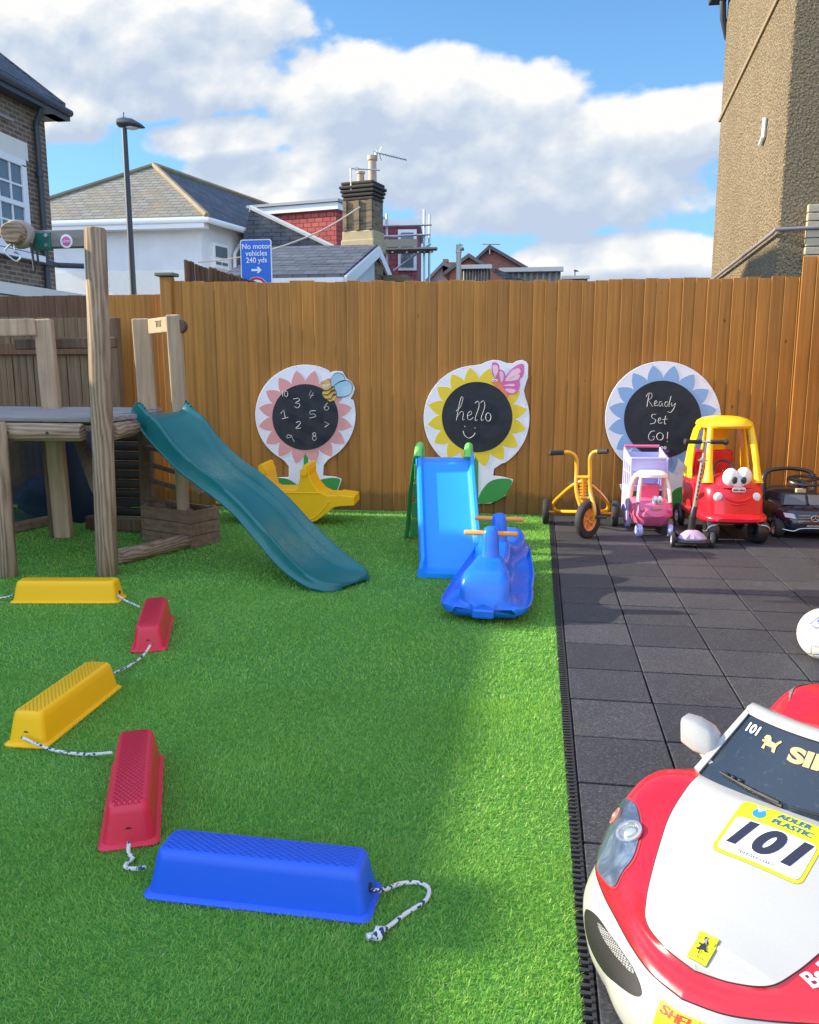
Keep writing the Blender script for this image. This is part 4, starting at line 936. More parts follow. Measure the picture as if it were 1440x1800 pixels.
mb.tube([tuple(bp(x, y, .0095)) for x, y in smooth2(q8([(400, 640), (365, 600), (390, 545)]), 4, False)], .0013, 4); mb.tube([tuple(bp(x, y, .0095)) for x, y in smooth2(q8([(555, 600), (570, 550), (520, 510)]), 4, False)], .0013, 4)
mb.build('pupils_and_feelers', outl, beo)
mb = MB()
for s_ in ([(188, 186), (187, 212)], [(238, 225), (262, 222), (268, 232), (250, 244), (270, 250), (262, 268), (243, 262)], [(325, 185), (315, 206), (340, 208)], [(336, 194), (320, 222)], [(178, 295), (192, 278), (200, 320)], [(183, 322), (214, 314)],
           [(347, 282), (322, 284), (320, 298), (340, 298), (347, 310), (318, 318)], [(405, 243), (388, 268), (400, 280), (412, 270), (404, 260), (390, 266)], [(252, 340), (268, 334), (272, 346), (252, 368), (275, 366)], [(390, 335), (413, 347), (392, 362)], [(226, 402), (210, 400), (208, 414), (226, 410), (228, 402), (236, 420), (244, 432)]):
    stroke(mb, S7(s_), smooth=len(s_) > 3); mb.build('chalk_number', M['chalkline'], fb1); mb = MB()
for cx_, cy_, a_, b_ in ((204, 200, 8, 14), (341, 397, 7, 8), (341, 416, 9, 11)): stroke(mb, S7(ell2(cx_, cy_, a_, b_, n=12) + [(cx_ + a_, cy_)]), smooth=True); mb.build('chalk_number', M['chalkline'], fb1); mb = MB()
# board 2 : yellow petals
def q7(L): return [(820 + x / 12, 620 + y / 12) for x, y in L]
ext2 = (272, 338, q7([(330, 235), (420, 190), (560, 150), (700, 160), (860, 218), (980, 222), (1060, 175), (1180, 150), (1270, 190), (1305, 260), (1300, 520), (1240, 700), (1215, 800)]))
bot2 = [(882, 815), (869, 824), (867, 836), (884, 838), (902, 843), (900, 851), (888, 872), (862, 885), (842, 886), (800, 886), (797, 850), (804, 838), (806, 824), (796, 815)]
fb2 = flower(838, 735, 93, 93, 839, 733, 62, flat('petal_yellow', (.74, .54, .02), .5, 0, .03), 'chalkboard flower with yellow petals, a butterfly and the chalk word hello',
    outline(838, 735, 93, 0, bot2, ext2), [[(841, 884), (846, 864), (862, 846), (884, 841), (900, 845), (893, 864), (878, 878), (858, 884)], [(833, 884), (824, 864), (812, 850), (800, 848), (802, 870), (816, 882)]],
    [(834, 886), (833, 812), (837, 798), (841, 812), (841, 886)], phase=PI / 16 + .05)
pk = flat('print_pink', (.66, .13, .36), .5); pl_ = flat('print_pale_pink', (.78, .50, .56), .5); og = flat('print_orange', (.72, .20, .08), .5)
mb = MB()
for wq_, dd in (([(545, 420), (540, 260), (560, 205), (630, 205), (690, 260), (700, 340), (780, 380), (825, 480), (800, 600), (740, 640), (640, 560)], .0062), ([(830, 500), (920, 380), (1040, 280), (1140, 235), (1215, 255), (1215, 400), (1190, 500), (1120, 570), (1135, 680), (1080, 820), (960, 885), (850, 850), (740, 660)], .0066)):
    flatpoly(mb, smooth2(q7(wq_)), dd)
bfo = mb.build('butterfly', pk, fb2)
mb = MB()
for wq_ in ([(555, 300), (590, 260), (660, 280), (670, 400), (600, 530)], [(700, 420), (750, 395), (790, 480), (770, 590), (725, 610)], [(830, 600), (880, 480), (990, 360), (1100, 330), (1140, 370), (1120, 430)], [(860, 595), (1000, 500), (1110, 455), (1130, 490), (1090, 560), (980, 590)], [(780, 695), (900, 665), (1000, 660), (1005, 705)], [(815, 765), (960, 765), (1045, 800), (990, 850), (900, 840)]): flatpoly(mb, smooth2(q7(wq_), 4), .0082)
mb.build('wing_patches', pl_, bfo)
mb = MB(); flatpoly(mb, smooth2(q7([(530, 600), (545, 555), (640, 545), (700, 580), (760, 700), (860, 860), (885, 945), (800, 870), (660, 740), (570, 660)])), .0088); mb.build('body', og, bfo)
mb = MB()
for x, y in ((565, 583), (628, 583)): flatpoly(mb, ell2(820 + x / 12, 620 + y / 12, 2.5), .0098, .001)
mb.build('eye', M['bwhite'], bfo)
mb = MB()
for x, y in ((566, 586), (622, 588)): flatpoly(mb, ell2(820 + x / 12, 620 + y / 12, 1.1, n=10), .0105, .001)
for L_ in ([(595, 540), (580, 470), (535, 425)], [(625, 540), (640, 460), (680, 420)]): mb.tube([tuple(bp(x, y, .0095)) for x, y in smooth2(q7(L_), 4, False)], .0013, 4)
mb.build('pupils_and_feelers', flat('print_dark', (.06, .02, .03), .5), bfo)
mb = MB()
for s_ in ([(1030, 285), (1052, 262), (1064, 222), (1052, 225), (1032, 328)], [(1034, 315), (1052, 288), (1066, 292), (1062, 326), (1072, 322)], [(1086, 308), (1106, 296), (1100, 284), (1086, 300), (1088, 322), (1100, 326), (1114, 314)],
           [(1122, 245), (1138, 236), (1142, 262), (1126, 310), (1124, 330), (1134, 326)], [(1148, 245), (1164, 234), (1170, 262), (1154, 312), (1154, 330), (1164, 324)]): stroke(mb, S7(s_), .0019)
stroke(mb, S7(ell2(1187, 313, 13, 20, n=12) + [(1200, 313)]), .0024)
stroke(mb, S7([(1065, 380), (1072, 402), (1093, 415), (1112, 406), (1124, 390)]), .0024)
for x, y in ((1073, 358), (1122, 366)): flatpoly(mb, S7(ell2(x, y, 2.6, n=8)), .0065, .001)
mb.build('chalk_hello', M['chalkline'], fb2)
# board 3 : blue petals
bot3 = [(1212, 829), (1202, 836), (1200, 850), (1214, 852), (1234, 856), (1228, 880), (1204, 892), (1170, 895), (1130, 895), (1106, 886), (1091, 858), (1090, 851), (1104, 852), (1130, 862), (1131, 838), (1120, 829)]
fb3 = flower(1166, 737, 102, 102, 1165, 737, 68, flat('petal_blue', (.22, .38, .62), .5, 0, .03), 'chalkboard flower with blue petals, a purple beetle and chalk words Ready Set GO',
    outline(1166, 737, 102, 0, bot3, None, (63, 117)), [[(1175, 890), (1180, 868), (1196, 856), (1230, 858), (1222, 878), (1200, 888)], [(1160, 890), (1145, 868), (1120, 855), (1094, 855), (1102, 876), (1130, 888)]],
    [(1162, 892), (1162, 815), (1166, 804), (1171, 815), (1171, 892)], phase=PI / 16 + .02)
S1 = lambda L: [(940 + x / 4.114, 620 + y / 4.114) for x, y in L]
pu = flat('print_purple', (.13, .03, .20), .5)
mb = MB(); flatpoly(mb, S1(ell2(927, 765, 44, 46, 0)), .0065); flatpoly(mb, S1([(885, 700), (970, 700), (972, 722), (886, 722)]), .0068); bt = mb.build('beetle', pu, fb3)
mb = MB()
for L_ in ([(905, 735), (915, 728), (912, 760)], [(948, 735), (962, 745), (960, 790), (945, 770)], [(925, 728), (930, 728), (930, 790), (926, 790)]): flatpoly(mb, S1(L_), .0078, .001)
mb.build('wing_marks', pl_, bt)
mb = MB()
for x in (918, 942): flatpoly(mb, S1(ell2(x, 687, 11)), .0075, .001)
mb.build('eye', M['bwhite'], bt)
mb = MB()
for x in (918, 942): flatpoly(mb, S1(ell2(x, 687, 5, n=10)), .0085, .001)
for L_ in ([(970, 750), (990, 760), (988, 780), (1004, 795)], [(970, 775), (985, 790), (985, 820)], [(880, 740), (855, 745), (835, 765)]): stroke(mb, S1(L_), .0016, .006, smooth=False)
mb.build('pupils_and_legs', pu, bt)
mb = MB()
for s_ in ([(827, 297), (818, 345), (812, 390)], [(806, 318), (822, 294), (845, 295), (846, 322), (822, 345), (836, 362), (852, 390)], [(868, 372), (884, 358), (878, 346), (866, 362), (870, 384), (892, 378)], [(921, 356), (905, 354), (899, 376), (908, 388), (922, 366), (922, 380), (930, 388)],
           [(966, 358), (948, 356), (940, 378), (952, 390), (966, 370)], [(986, 314), (972, 368), (972, 392)], [(990, 362), (988, 384), (1004, 380), (1018, 366), (1006, 402), (984, 430), (960, 426)],
           [(878, 446), (850, 448), (848, 468), (874, 486), (866, 508), (834, 514)], [(894, 494), (912, 480), (904, 470), (892, 488), (900, 510), (922, 504)], [(948, 455), (938, 500), (942, 516), (950, 510)], [(924, 484), (960, 478)],
           [(868, 566), (842, 570), (824, 600), (832, 630), (858, 628), (864, 606), (848, 606)], [(962, 572), (958, 622)]): stroke(mb, S1(s_), .002, smooth=len(s_) > 3)
stroke(mb, S1(ell2(906, 605, 24, 26, n=12) + [(930, 605)]), .0025); flatpoly(mb, S1(ell2(958, 641, 4, n=8)), .0065, .001)
mb.build('chalk_words', M['chalkline'], fb3)
# ------------------------------------------------------------------ climbing frame
pt = empty('climbing_frame', (-3.0, 5.1, 0), 'weathered timber climbing frame with raised deck and teal slide', 'climbing frame')
def log(name, p0, p1, r0, r1=None, mat_='logz', parent=None, cham=True, n=20):
    p0, p1 = Vector(p0), Vector(p1); d = (p1 - p0); r1 = r0 if r1 is None else r1; L = d.length; d.normalize(); c = min(.012, r0 * .3)
    t = [0, c, L * .3, L * .65, L - c, L]; rr = [r0 - c * .7, r0, r0 * .98 + r1 * .0, (r0 + r1) / 2 * 1.01, r1, r1 - c * .7]
    mb = MB(); mb.tube([tuple(p0 + d * k) for k in t], rr, n); return mb.build(name, M[mat_], parent or pt)
log('post', (-2.565, 4.565, 0), (-2.505, 4.565, 2.02), .064, .060)
pl0 = G(6, 1017); log('post', (pl0.x, pl0.y + .04, 0), (W(-2, 818, 4.45).x, 4.45, .93), .06)
def plank(name, p0, p1, w_, t_, rz, mat_, bev=.012, parent=None, rnd=False):
    p0, p1 = Vector(p0), Vector(p1); d = (p1 - p0); L = d.length
    M_ = frame((p0 + p1) / 2, d, (math.cos(rz), math.sin(rz), 0)); mb = MB(); mb.box((0, 0, 0), (L, w_, t_), M_); return mb.build(name, M[mat_], parent or pt, bevel=bev, seg=3)
b2, t2 = G(113, 946), W(76, 561, 5.6); plank('post', (b2.x, b2.y, 0), t2, .125, .07, R(8), 'pale')
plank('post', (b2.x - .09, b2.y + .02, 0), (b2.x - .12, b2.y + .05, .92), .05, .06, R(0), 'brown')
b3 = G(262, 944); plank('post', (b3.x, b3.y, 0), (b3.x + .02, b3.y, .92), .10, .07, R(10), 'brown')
t3 = W(248, 560, 5.72); plank('post', (t3.x + .015, 5.72, .9), t3, .125, .06, R(14), 'pale')
b4 = G(326, 958); t4 = W(305, 553, 5.42); plank('post', (b4.x, b4.y, 0), (b4.x - .01, b4.y, .95), .085, .085, R(20), 'pale', .03)
plank('post', (t4.x + .015, 5.42, .9), t4, .095, .06, R(4), 'pale')
h0, h1 = W(264, 574, 5.66), W(298, 570, 5.45)
mb = MB(); M_ = frame((h0 + h1) / 2, h1 - h0, (0, 0, 1)); mb.box((0, 0, 0), ((h1 - h0).length, .105, .035), M_); hb = mb.build('handrail', M['pale'], pt, bevel=.008)
mb = MB()
for k in range(4): mb.box((-.01 + k * .022, .005, .019), (.005, .035, .003), M_)
mb.box((.02, .028, .019), (.1, .004, .003), M_); mb.build('stamped_marks', flat('burnt_mark', (.06, .05, .04), .9), hb)
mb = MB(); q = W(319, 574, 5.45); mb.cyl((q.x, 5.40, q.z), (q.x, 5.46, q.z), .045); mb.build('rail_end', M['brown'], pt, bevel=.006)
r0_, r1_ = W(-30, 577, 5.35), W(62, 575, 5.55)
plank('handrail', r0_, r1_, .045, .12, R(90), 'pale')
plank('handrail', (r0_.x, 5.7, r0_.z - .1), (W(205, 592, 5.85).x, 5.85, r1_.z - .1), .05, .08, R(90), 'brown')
# deck
ZD = .937
mb = MB(); n = 9
for k in range(n):
    y0 = 4.60 + k * .135; mb.rv = random.random()
    xr = -2.53 if y0 < 4.97 else (-2.65 + (y0 - 5.06) * .30 if y0 < 5.3 else -2.74); xl = -4.6
    mb.box(((xl + xr) / 2, y0 + .06, ZD), (xr - xl, .118, .03))
mb.build('deck', M['deck'], pt, bevel=.006)
zl_ = .865
log('deck_log', (-4.6, 4.50, zl_), (-2.66, 4.56, zl_), .054, mat_='logx')
log('deck_log', (-2.515, 4.62, zl_), (-2.575, 5.02, zl_), .052, mat_='logy')
log('deck_log', (-4.6, 5.72, zl_), (-2.45, 5.72, zl_), .045, mat_='logx')
mb = MB()
hdk = flat('hole_dark', (.05, .04, .03), .8)
for x in (-3.9, -3.1, -2.85): mb = MB(); mb.cyl((x, 4.49 + (x + 4.6) * .03 - .048, zl_), (x, 4.444 + (x + 4.6) * .03, zl_), .009); mb.build('bolt', hdk, pt)
plank('brace', W(135, 765, 5.2), W(172, 862, 4.75), .05, .07, R(90), 'brown')
g0, g1 = G(4, 941), G(99, 921); plank('bottom_rail', (g0.x, g0.y, .04), (g1.x, g1.y, .04), .09, .07, R(100), 'crate')
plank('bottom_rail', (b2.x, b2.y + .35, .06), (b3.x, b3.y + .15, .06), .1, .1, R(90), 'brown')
l0, l1 = G(212, 993), G(338, 960); log('ground_log', (l0.x - .01, l0.y, .052), (l1.x + .02, l1.y, .052), .052, mat_='logy')
# clear side panel
m, nt2, b = newmat('smoky_acrylic'); b.inputs['Base Color'].default_value = (.03, .05, .09, 1); b.inputs['Roughness'].default_value = .08; b.inputs['Alpha'].default_value = .62
mb = MB(); mb.prism([(g0.x, g0.y, .08), (g1.x, g1.y, .08), (g1.x, g1.y, .80), (g0.x, g0.y, .80)], (0, .012, 0)); mb.build('window_panel', m, pt)
# slatted back panel
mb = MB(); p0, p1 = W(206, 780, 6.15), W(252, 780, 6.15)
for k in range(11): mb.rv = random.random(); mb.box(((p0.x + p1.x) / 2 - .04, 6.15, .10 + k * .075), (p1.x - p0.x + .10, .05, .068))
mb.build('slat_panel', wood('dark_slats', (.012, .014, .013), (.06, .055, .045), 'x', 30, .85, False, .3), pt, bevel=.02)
for k, (z0, z1) in enumerate(((.66, .63), (.54, .50), (.42, .39), (.28, .27))):
    plank('rung', (b3.x + .03, b3.y - .05, z0 + .02), (b4.x - .02, b4.y + .05, z1), .05, .025, R(90), 'brown', .006)
plank('brace', (b3.x + .07, b3.y + .15, .74), (b3.x + .32, b3.y + .25, .3), .05, .03, R(0), 'pale', .006)
# swing beam, bracket and rope-wrapped log
ab0, ab1 = W(63, 423, 4.60), W(148, 423, 4.57); hgt = W(90, 408, 4.6).z - W(90, 438, 4.6).z
mb = MB(); mb.box(((ab0.x + ab1.x) / 2 + .01, 4.575, ab0.z), (ab1.x - ab0.x + .03, .07, hgt)); bmo = mb.build('swing_beam', M['greybeam'], pt, bevel=.005)
mb = MB(); dsk = W(117, 424, 4.537); mb.cyl((dsk.x, 4.5395, dsk.z), (dsk.x, 4.534, dsk.z), .037, n=32); bdg = mb.build('maker_badge', flat('badge_white', (.7, .7, .7), .5), bmo)
mb = MB(); mb.cyl((dsk.x, 4.5335, dsk.z), (dsk.x, 4.532, dsk.z), .026, n=28); mb.build('badge_disc', flat('badge_pink', (.52, .08, .26), .5), bdg)
text('plum', .024, frame((dsk.x, 4.531, dsk.z), (1, 0, 0), (0, 0, 1)), flat('badge_text', (.8, .7, .75), .5), 'badge_lettering', bdg, extrude=.0005)
bk0, bk1 = W(58, 424, 4.53), W(88, 424, 4.53)
mb = MB(); mb.box(((bk0.x + bk1.x) / 2, 4.545, bk0.z), (bk1.x - bk0.x, .03, hgt * 1.04)); bko = mb.build('bracket', flat('green_painted_steel', (.01, .12, .09), .4), pt, bevel=.004)
for py in (413.5, 431): p = W(80, py, 4.52); mb = MB(); mb.cyl((p.x, 4.532, p.z), (p.x, 4.52, p.z), .011); mb.build('bolt', M['steel'], bko)
c_a, c_b = W(18, 409, 4.32), W(46, 414, 4.62)
lo_ = empty('swing_log', c_a, 'round log end wrapped in rope held by the green bracket', 'log')
mb = MB(); dd = (c_b - c_a).normalized(); mb.tube([tuple(c_a), tuple(c_a + dd * .01), tuple(c_b)], [.05, .056, .058], 24); mb.build('log', M['logx'], lo_)
mb = MB(); 
for k in range(7):
    c = c_a + dd * (.11 + k * .022); a_ = dd.orthogonal().normalized(); b_ = dd.cross(a_); rr = .066 + random.uniform(-.003, .004)
    mb.tube([tuple(c + dd * .01 * math.sin(3 * u + k) + (a_ * math.cos(u) + b_ * math.sin(u)) * rr) for u in [2 * PI * j / 20 for j in range(20)]], .011, 7, closed=True, caps=False)
c = c_a + dd * .24
for k in range(3): mb.tube(cr([tuple(c + Vector((.0 + .012 * k, -.02, -.05))), tuple(c + Vector((.05 + .01 * k, -.04, -.055))), tuple(c + Vector((.065, -.03, -.02))), tuple(c + Vector((.04, -.02, .03)))], 5), .011, 7)
mb.build('rope', flat('hemp_rope', (.34, .29, .24), .95, 0, .3, 90), lo_)
hk = empty('swing_hook', c_a + Vector((0, 0, -.1)), 'steel carabiner hanging under the rope-wrapped log', 'hook')
h = c_a + dd * .05
mb = MB(); mb.tube([tuple(h + Vector(v_)) for v_ in ((-.01, 0, -.05), (-.045, -.01, -.085), (-.05, -.01, -.105), (.0, -.01, -.145), (.02, -.01, -.15), (.035, 0, -.13), (.03, 0, -.11), (.0, 0, -.10))], .0055, 8); mb.tube([tuple(h + Vector((.0, 0, -.05))), tuple(h + Vector((.0, 0, -.10)))], .005, 6); mb.build('carabiner', M['steel'], hk)
mb = MB(); mb.tube([tuple(h + Vector((.09, .02, -.05))), tuple(h + Vector((.1, .02, -.2)))], .007, 6); mb.tube([tuple(h + Vector((.115, .03, -.05))), tuple(h + Vector((.12, .03, -.17)))], .006, 6); mb.build('strap', M['rubber'], hk)

# teal wavy slide, attached to the frame
td = Vector((.897, -.442, 0)); tw = Vector((.442, .897, 0)); T0 = Vector((-2.38, 5.2, 0))
prof_edge = [(-.16, .925), (-.02, .80), (.12, .70), (.28, .60), (.45, .525), (.62, .468), (.78, .39), (.93, .275), (1.07, .165), (1.22, .07), (1.36, .02), (1.50, .0)]
prof_bed = [(-.16, .94), (-.04, .93), (.08, .83), (.24, .675), (.42, .548), (.60, .468), (.78, .372), (.94, .250), (1.10, .135), (1.24, .068), (1.38, .042), (1.52, .032)]
prof_top = [(-.20, .93), (-.15, 1.0), (-.09, 1.015), (-.02, .96), (.08, .905), (.22, .775), (.42, .65), (.60, .57), (.80, .455), (.98, .325), (1.15, .205), (1.32, .105), (1.50, .045)]
def interp(pr, s_):
    c_ = cr([(a, b, 0) for a, b in pr], 6)
    for a, b in zip(c_, c_[1:]):
        if a.x <= s_ <= b.x: return a.y + (b.y - a.y) * (s_ - a.x) / max(1e-9, b.x - a.x)
    return c_[0].y if s_ < c_[0].x else c_[-1].y
rings = []
ns = 72
for i in range(ns + 1):
    s_ = -.17 + 1.68 * i / ns; zt_, zb_, ze_ = interp(prof_top, s_), interp(prof_bed, s_), interp(prof_edge, s_)
    fl_ = 1.0 if s_ < 1.36 else max(0.0, 1 - ((s_ - 1.36) / .155) ** 2) ** .5
    ww = .205 + .018 * max(0, min(1, (s_ - 1.0) / .3))
    if s_ > 1.36: ww = .223 * (.38 + .62 * fl_)
    zb_ = min(zb_, zt_ - .004)
    if s_ > 1.0: ze_ = min(ze_, zb_ - .012); ze_ = max(ze_, .002)
    else: ze_ = min(ze_, zb_ - .01) if s_ > .1 else ze_
    def pp(o_, z_): v_ = T0 + td * s_ + tw * o_; return (v_.x, v_.y, z_)
    half = [(ww + .012, ze_), (ww + .016, ze_ + .012), (ww + .004, ze_ + .02), (ww, zt_ - .02), (ww - .004, zt_ - .004), (ww - .018, zt_), (ww - .034, zt_ - .012), (ww - .042, zb_ + (zt_ - zb_) * .35), (ww - .056, zb_ + .008), (ww - .09, zb_)]
    r_ = [pp(-o_, z_) for o_, z_ in half] + [pp(0, zb_ - .001)] + [pp(o_, z_) for o_, z_ in half[::-1]]
    r_ += [pp(ww - .006, max(ze_, .001)), pp(ww - .012, zb_ - .012 if ze_ < zb_ - .02 else ze_), pp(-(ww - .012), zb_ - .012 if ze_ < zb_ - .02 else ze_), pp(-(ww - .006), max(ze_, .001))]
    rings.append(r_)
mb = MB(); mb.loft(rings, closed=True, caps=True)
m = M['tealworn']; sld = mb.build('slide', m, pt, autosm=60)
# lip at the foot of the slide and scuffed grip pads on the bed
M['scuff'] = flat('worn_slide_patch', (.10, .22, .17), .6, 0, .4, 60)
mb = MB()
for sgn in (-1, 1):
    for k in range(5):
        s_ = -.14 + k * .022; v_ = T0 + td * s_ + tw * (sgn * .187); mb.ell((v_.x, v_.y, interp(prof_top, s_) + .001), (.009, .009, .006), 10, 6)
mb.build('grip_ridges', M['teal'], sld)

# things under and beside the frame
A_, B_ = G(338, 966), G(388, 954); du = (B_ - A_).normalized(); dv = Vector((-du.y, du.x, 0)); wcr = (B_ - A_).length; Lc = .52; Hc = .275
pc = empty('planter_box', A_, 'open timber planter box of three boards under the teal slide', 'planter')
MM = frame(A_, du, dv)
for k in range(3):
    mb = MB(); z = .045 + k * .088 
    mb.box((wcr / 2, .012, z), (wcr, .022, .084), MM); mb.box((wcr / 2, Lc - .012, z), (wcr, .022, .084), MM); mb.box((.012, Lc / 2, z), (.022, Lc - .05, .084), MM); mb.box((wcr - .012, Lc / 2, z), (.022, Lc - .05, .084), MM)
    mb.build('board_course', M['crate'], pc, bevel=.003)
mb = MB()
for x, y in ((.03, .035), (wcr - .03, .035), (.03, Lc - .035), (wcr - .03, Lc - .035)): mb.box((x, y, Hc / 2), (.03, .03, Hc), MM)
mb.build('corner_batten', M['crate'], pc, bevel=.003)
mb = MB(); mb.box((wcr / 2, Lc / 2, .15), (wcr - .05, Lc - .05, .02), MM); mb.build('lining', flat('dark_liner', (.02, .02, .03), .6), pc)
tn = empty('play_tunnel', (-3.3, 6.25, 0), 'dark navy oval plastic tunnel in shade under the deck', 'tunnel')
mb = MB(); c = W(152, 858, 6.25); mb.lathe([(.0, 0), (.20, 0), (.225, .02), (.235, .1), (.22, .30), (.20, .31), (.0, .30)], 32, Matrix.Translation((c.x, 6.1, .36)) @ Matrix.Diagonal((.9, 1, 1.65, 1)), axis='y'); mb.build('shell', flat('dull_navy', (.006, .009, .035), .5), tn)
bl = empty('blue_ball_bag', (-3.95, 6.3, 0), 'crumpled dark blue bag behind the smoky panel of the climbing frame', 'bag')
mb = MB()
c = W(70, 890, 6.35)
rr_ = []
for i in range(1, 9):
    th = PI * i / 9; ring = []
    for k in range(20):
        ph = 2 * PI * k / 20; r_ = .17 * (1 + .16 * math.sin(3 * ph + i) + .1 * math.sin(7 * ph + 2 * i)); ring.append((c.x + r_ * math.sin(th) * math.cos(ph), 6.35 + r_ * .8 * math.sin(th) * math.sin(ph), .17 - .17 * math.cos(th) * 1.0))
    rr_.append(ring)
mb.loft(rr_); mb.build('sack', plastic('blue_sack', (.015, .06, .13), .4), bl)
# ------------------------------------------------------------------ stepping beams
def diamond(name, base):
    m = base.copy(); m.name = name; nt = m.node_tree; b = nt.nodes['Principled BSDF']
    v = coords(nt); sp = nt.nodes.new('ShaderNodeSeparateXYZ'); nt.links.new(v, sp.inputs[0])
    k = 44
    p = mth(nt, 'ADD', mth(nt, 'MULTIPLY', sp.outputs[0], k), mth(nt, 'MULTIPLY', sp.outputs[1], k * 1.6)); q = mth(nt, 'SUBTRACT', mth(nt, 'MULTIPLY', sp.outputs[0], k), mth(nt, 'MULTIPLY', sp.outputs[1], k * 1.6))
    h = mth(nt, 'MINIMUM', mth(nt, 'PINGPONG', p, .5), mth(nt, 'PINGPONG', q, .5))
    h = mth(nt, 'MINIMUM', h, .14)
    top = mth(nt, 'GREATER_THAN', sp.outputs[2], .112)
    inx = mth(nt, 'LESS_THAN', mth(nt, 'ABSOLUTE', sp.outputs[1]), .038); inz = mth(nt, 'LESS_THAN', mth(nt, 'ABSOLUTE', sp.outputs[0]), .235)
    h = mth(nt, 'MULTIPLY', h, mth(nt, 'MULTIPLY', top, mth(nt, 'MULTIPLY', inx, inz)))
    bump(nt, b, h, 1.0, .022); return m
def make_beam(L, c, rz, mat_, label):
    e_ = empty('stepping_beam', (c[0], c[1], 0), label, 'stepping beam', rz=rz, group='stepping beams on the lawn', world=False)
    rings = []; H = .118
    for z, a, b_ in ((0.003, L / 2 + .006, .078), (.008, L / 2 + .007, .079), (.013, L / 2 + .002, .074), (.016, L / 2 - .005, .067), (.05, L / 2 - .012, .062), (.09, L / 2 - .019, .056), (.108, L / 2 - .023, .0525), (.115, L / 2 - .028, .048), (.118, L / 2 - .034, .042)):
        rings.append([(x, y, z) for x, y, _ in rrect(2 * a, 2 * b_, .022, n=5)])
    mb = MB(); mb.loft(rings); mb.build('shell', mat_, e_, autosm=50)
    for s_ in (-1, 1):
        mb = MB(); mb.lathe([(.008, 0), (.011, 0), (.011, .004), (.008, .004)], 14, Matrix.Translation((s_ * (L / 2 - .012), 0, .045)), axis='x'); mb.build('rope_eyelet', M['rubber'], e_)
    return e_
dy, dr, db = diamond('yellow_tread_plastic', M['yellow']), diamond('red_tread_plastic', M['red']), diamond('blue_tread_plastic', M['bluebeam'])
make_beam(.545, (-.625, 1.738), R(-1.0), db, 'blue stepping beam nearest the camera with loose rope end')
make_beam(.52, (-1.140, 2.098), R(114), dr, 'red stepping beam between the blue beam and a yellow beam')
make_beam(.54, (-1.665, 2.625), R(91.5), dy, 'yellow stepping beam lying lengthwise between the two red beams')
make_beam(.52, (-1.777, 3.545), R(111), dr, 'small looking far red stepping beam near the foot of the frame')
make_beam(.57, (-2.49, 4.02), R(8.6), dy, 'yellow stepping beam lying crossways in front of the climbing frame')
m, nt2, b = newmat('braided_rope'); v = coords(nt2)
vo = nd(nt2, 'ShaderNodeTexVoronoi'); vo.inputs['Scale'].default_value = 120; nt2.links.new(v, vo.inputs['Vector'])
fl_ = ramp(nt2, vo.outputs['Color'], [(.0, (0, 0, 0)), (.34, (0, 0, 0)), (.36, (1, 1, 1))]); nt2.links.new(mix(nt2, fl_, (.03, .05, .16), (.72, .70, .64)), b.inputs['Base Color']); b.inputs['Roughness'].default_value = .85
bump(nt2, b, noise(nt2, v, 260, 2), .8, .004); M['rope'] = m
def rope(label, pts, knot=False, r=.0052):
    P = cr([tuple(G(x, y, z)) for x, y, z in pts], 8); e_ = MB()
    e_.tube([tuple(p) for p in P], r, 8)
    if knot:
        c = P[-1]
        for k in range(3): e_.tube([tuple(c + Vector((.006 * k - .004 + .003 * math.sin(u), .012 * math.cos(u), .003 + .010 * math.sin(u)))) for u in [2 * PI * j / 10 for j in range(10)]], .006, 6, closed=True, caps=False)
        e_.tube([tuple(c), tuple(c + Vector((-.022, -.012, 0)))], .008, 7)
    o = e_.build('rope', M['rope'], origin=tuple(P[0])); tag(o, label, 'rope', 'ropes linking the stepping beams'); return o
rope('short white rope running off the left edge from the far yellow beam', [(24, 1046, .045), (10, 1050, .02), (-12, 1052, .012)])
rope('thin white rope between the far yellow beam and far red beam', [(206, 1046, .045), (222, 1056, .03), (244, 1066, .045)])
rope('white rope between the far red beam and the long yellow beam', [(265, 1133, .045), (252, 1152, .024), (225, 1172, .016), (193, 1186, .04)])
rope('white rope sagging between the long yellow beam and near red beam', [(38, 1296, .045), (62, 1307, .03), (100, 1320, .014), (150, 1326, .012), (198, 1323, .035)])
rope('short bent white rope between near red beam and blue beam', [(227, 1479, .045), (226, 1500, .02), (234, 1508, .012), (220, 1522, .012), (232, 1527, .014), (254, 1525, .04)])
rope('knotted loose white rope curling from the end of the blue beam', [(654, 1566, .045), (678, 1563, .03), (705, 1553, .016), (735, 1552, .012), (754, 1562, .011), (748, 1583, .011), (715, 1605, .011), (690, 1624, .011), (664, 1643, .012)], True)

# ------------------------------------------------------------------ blue rocker
rk = empty('rocker_toy', (-.24, 4.4, 0), 'glossy blue two-seat rocker with orange handlebars in front of the blue slide', 'rocker', rz=0, world=False)
rk.location = (-.245, 3.94, 0); rk.rotation_euler = (0, 0, R(-3))
st_ = [ # y, width, deckz, zbottom, ridge half width, ridge z
 (0.0, .165, .085, .05, .06, .10), (.025, .20, .088, .03, .100, .125), (.045, .214, .09, .02, .118, .20), (.08, .222, .09, .01, .124, .238), (.14, .225, .092, .0, .118, .256), (.20, .225, .095, .0, .100, .270), (.27, .222, .10, .0, .072, .295),
 (.36, .215, .11, .0, .08, .25), (.46, .212, .11, .0, .085, .235), (.58, .21, .115, .0, .08, .25), (.68, .20, .125, .01, .075, .28), (.76, .19, .14, .02, .10, .25), (.86, .175, .16, .04, .13, .27), (.96, .16, .19, .07, .14, .30), (1.02, .13, .2, .1, .11, .29), (1.05, .08, .21, .13, .06, .25)]
def seq(k, n=5): return [p for p in cr([(s_[0], s_[k], 0) for s_ in st_], n)]
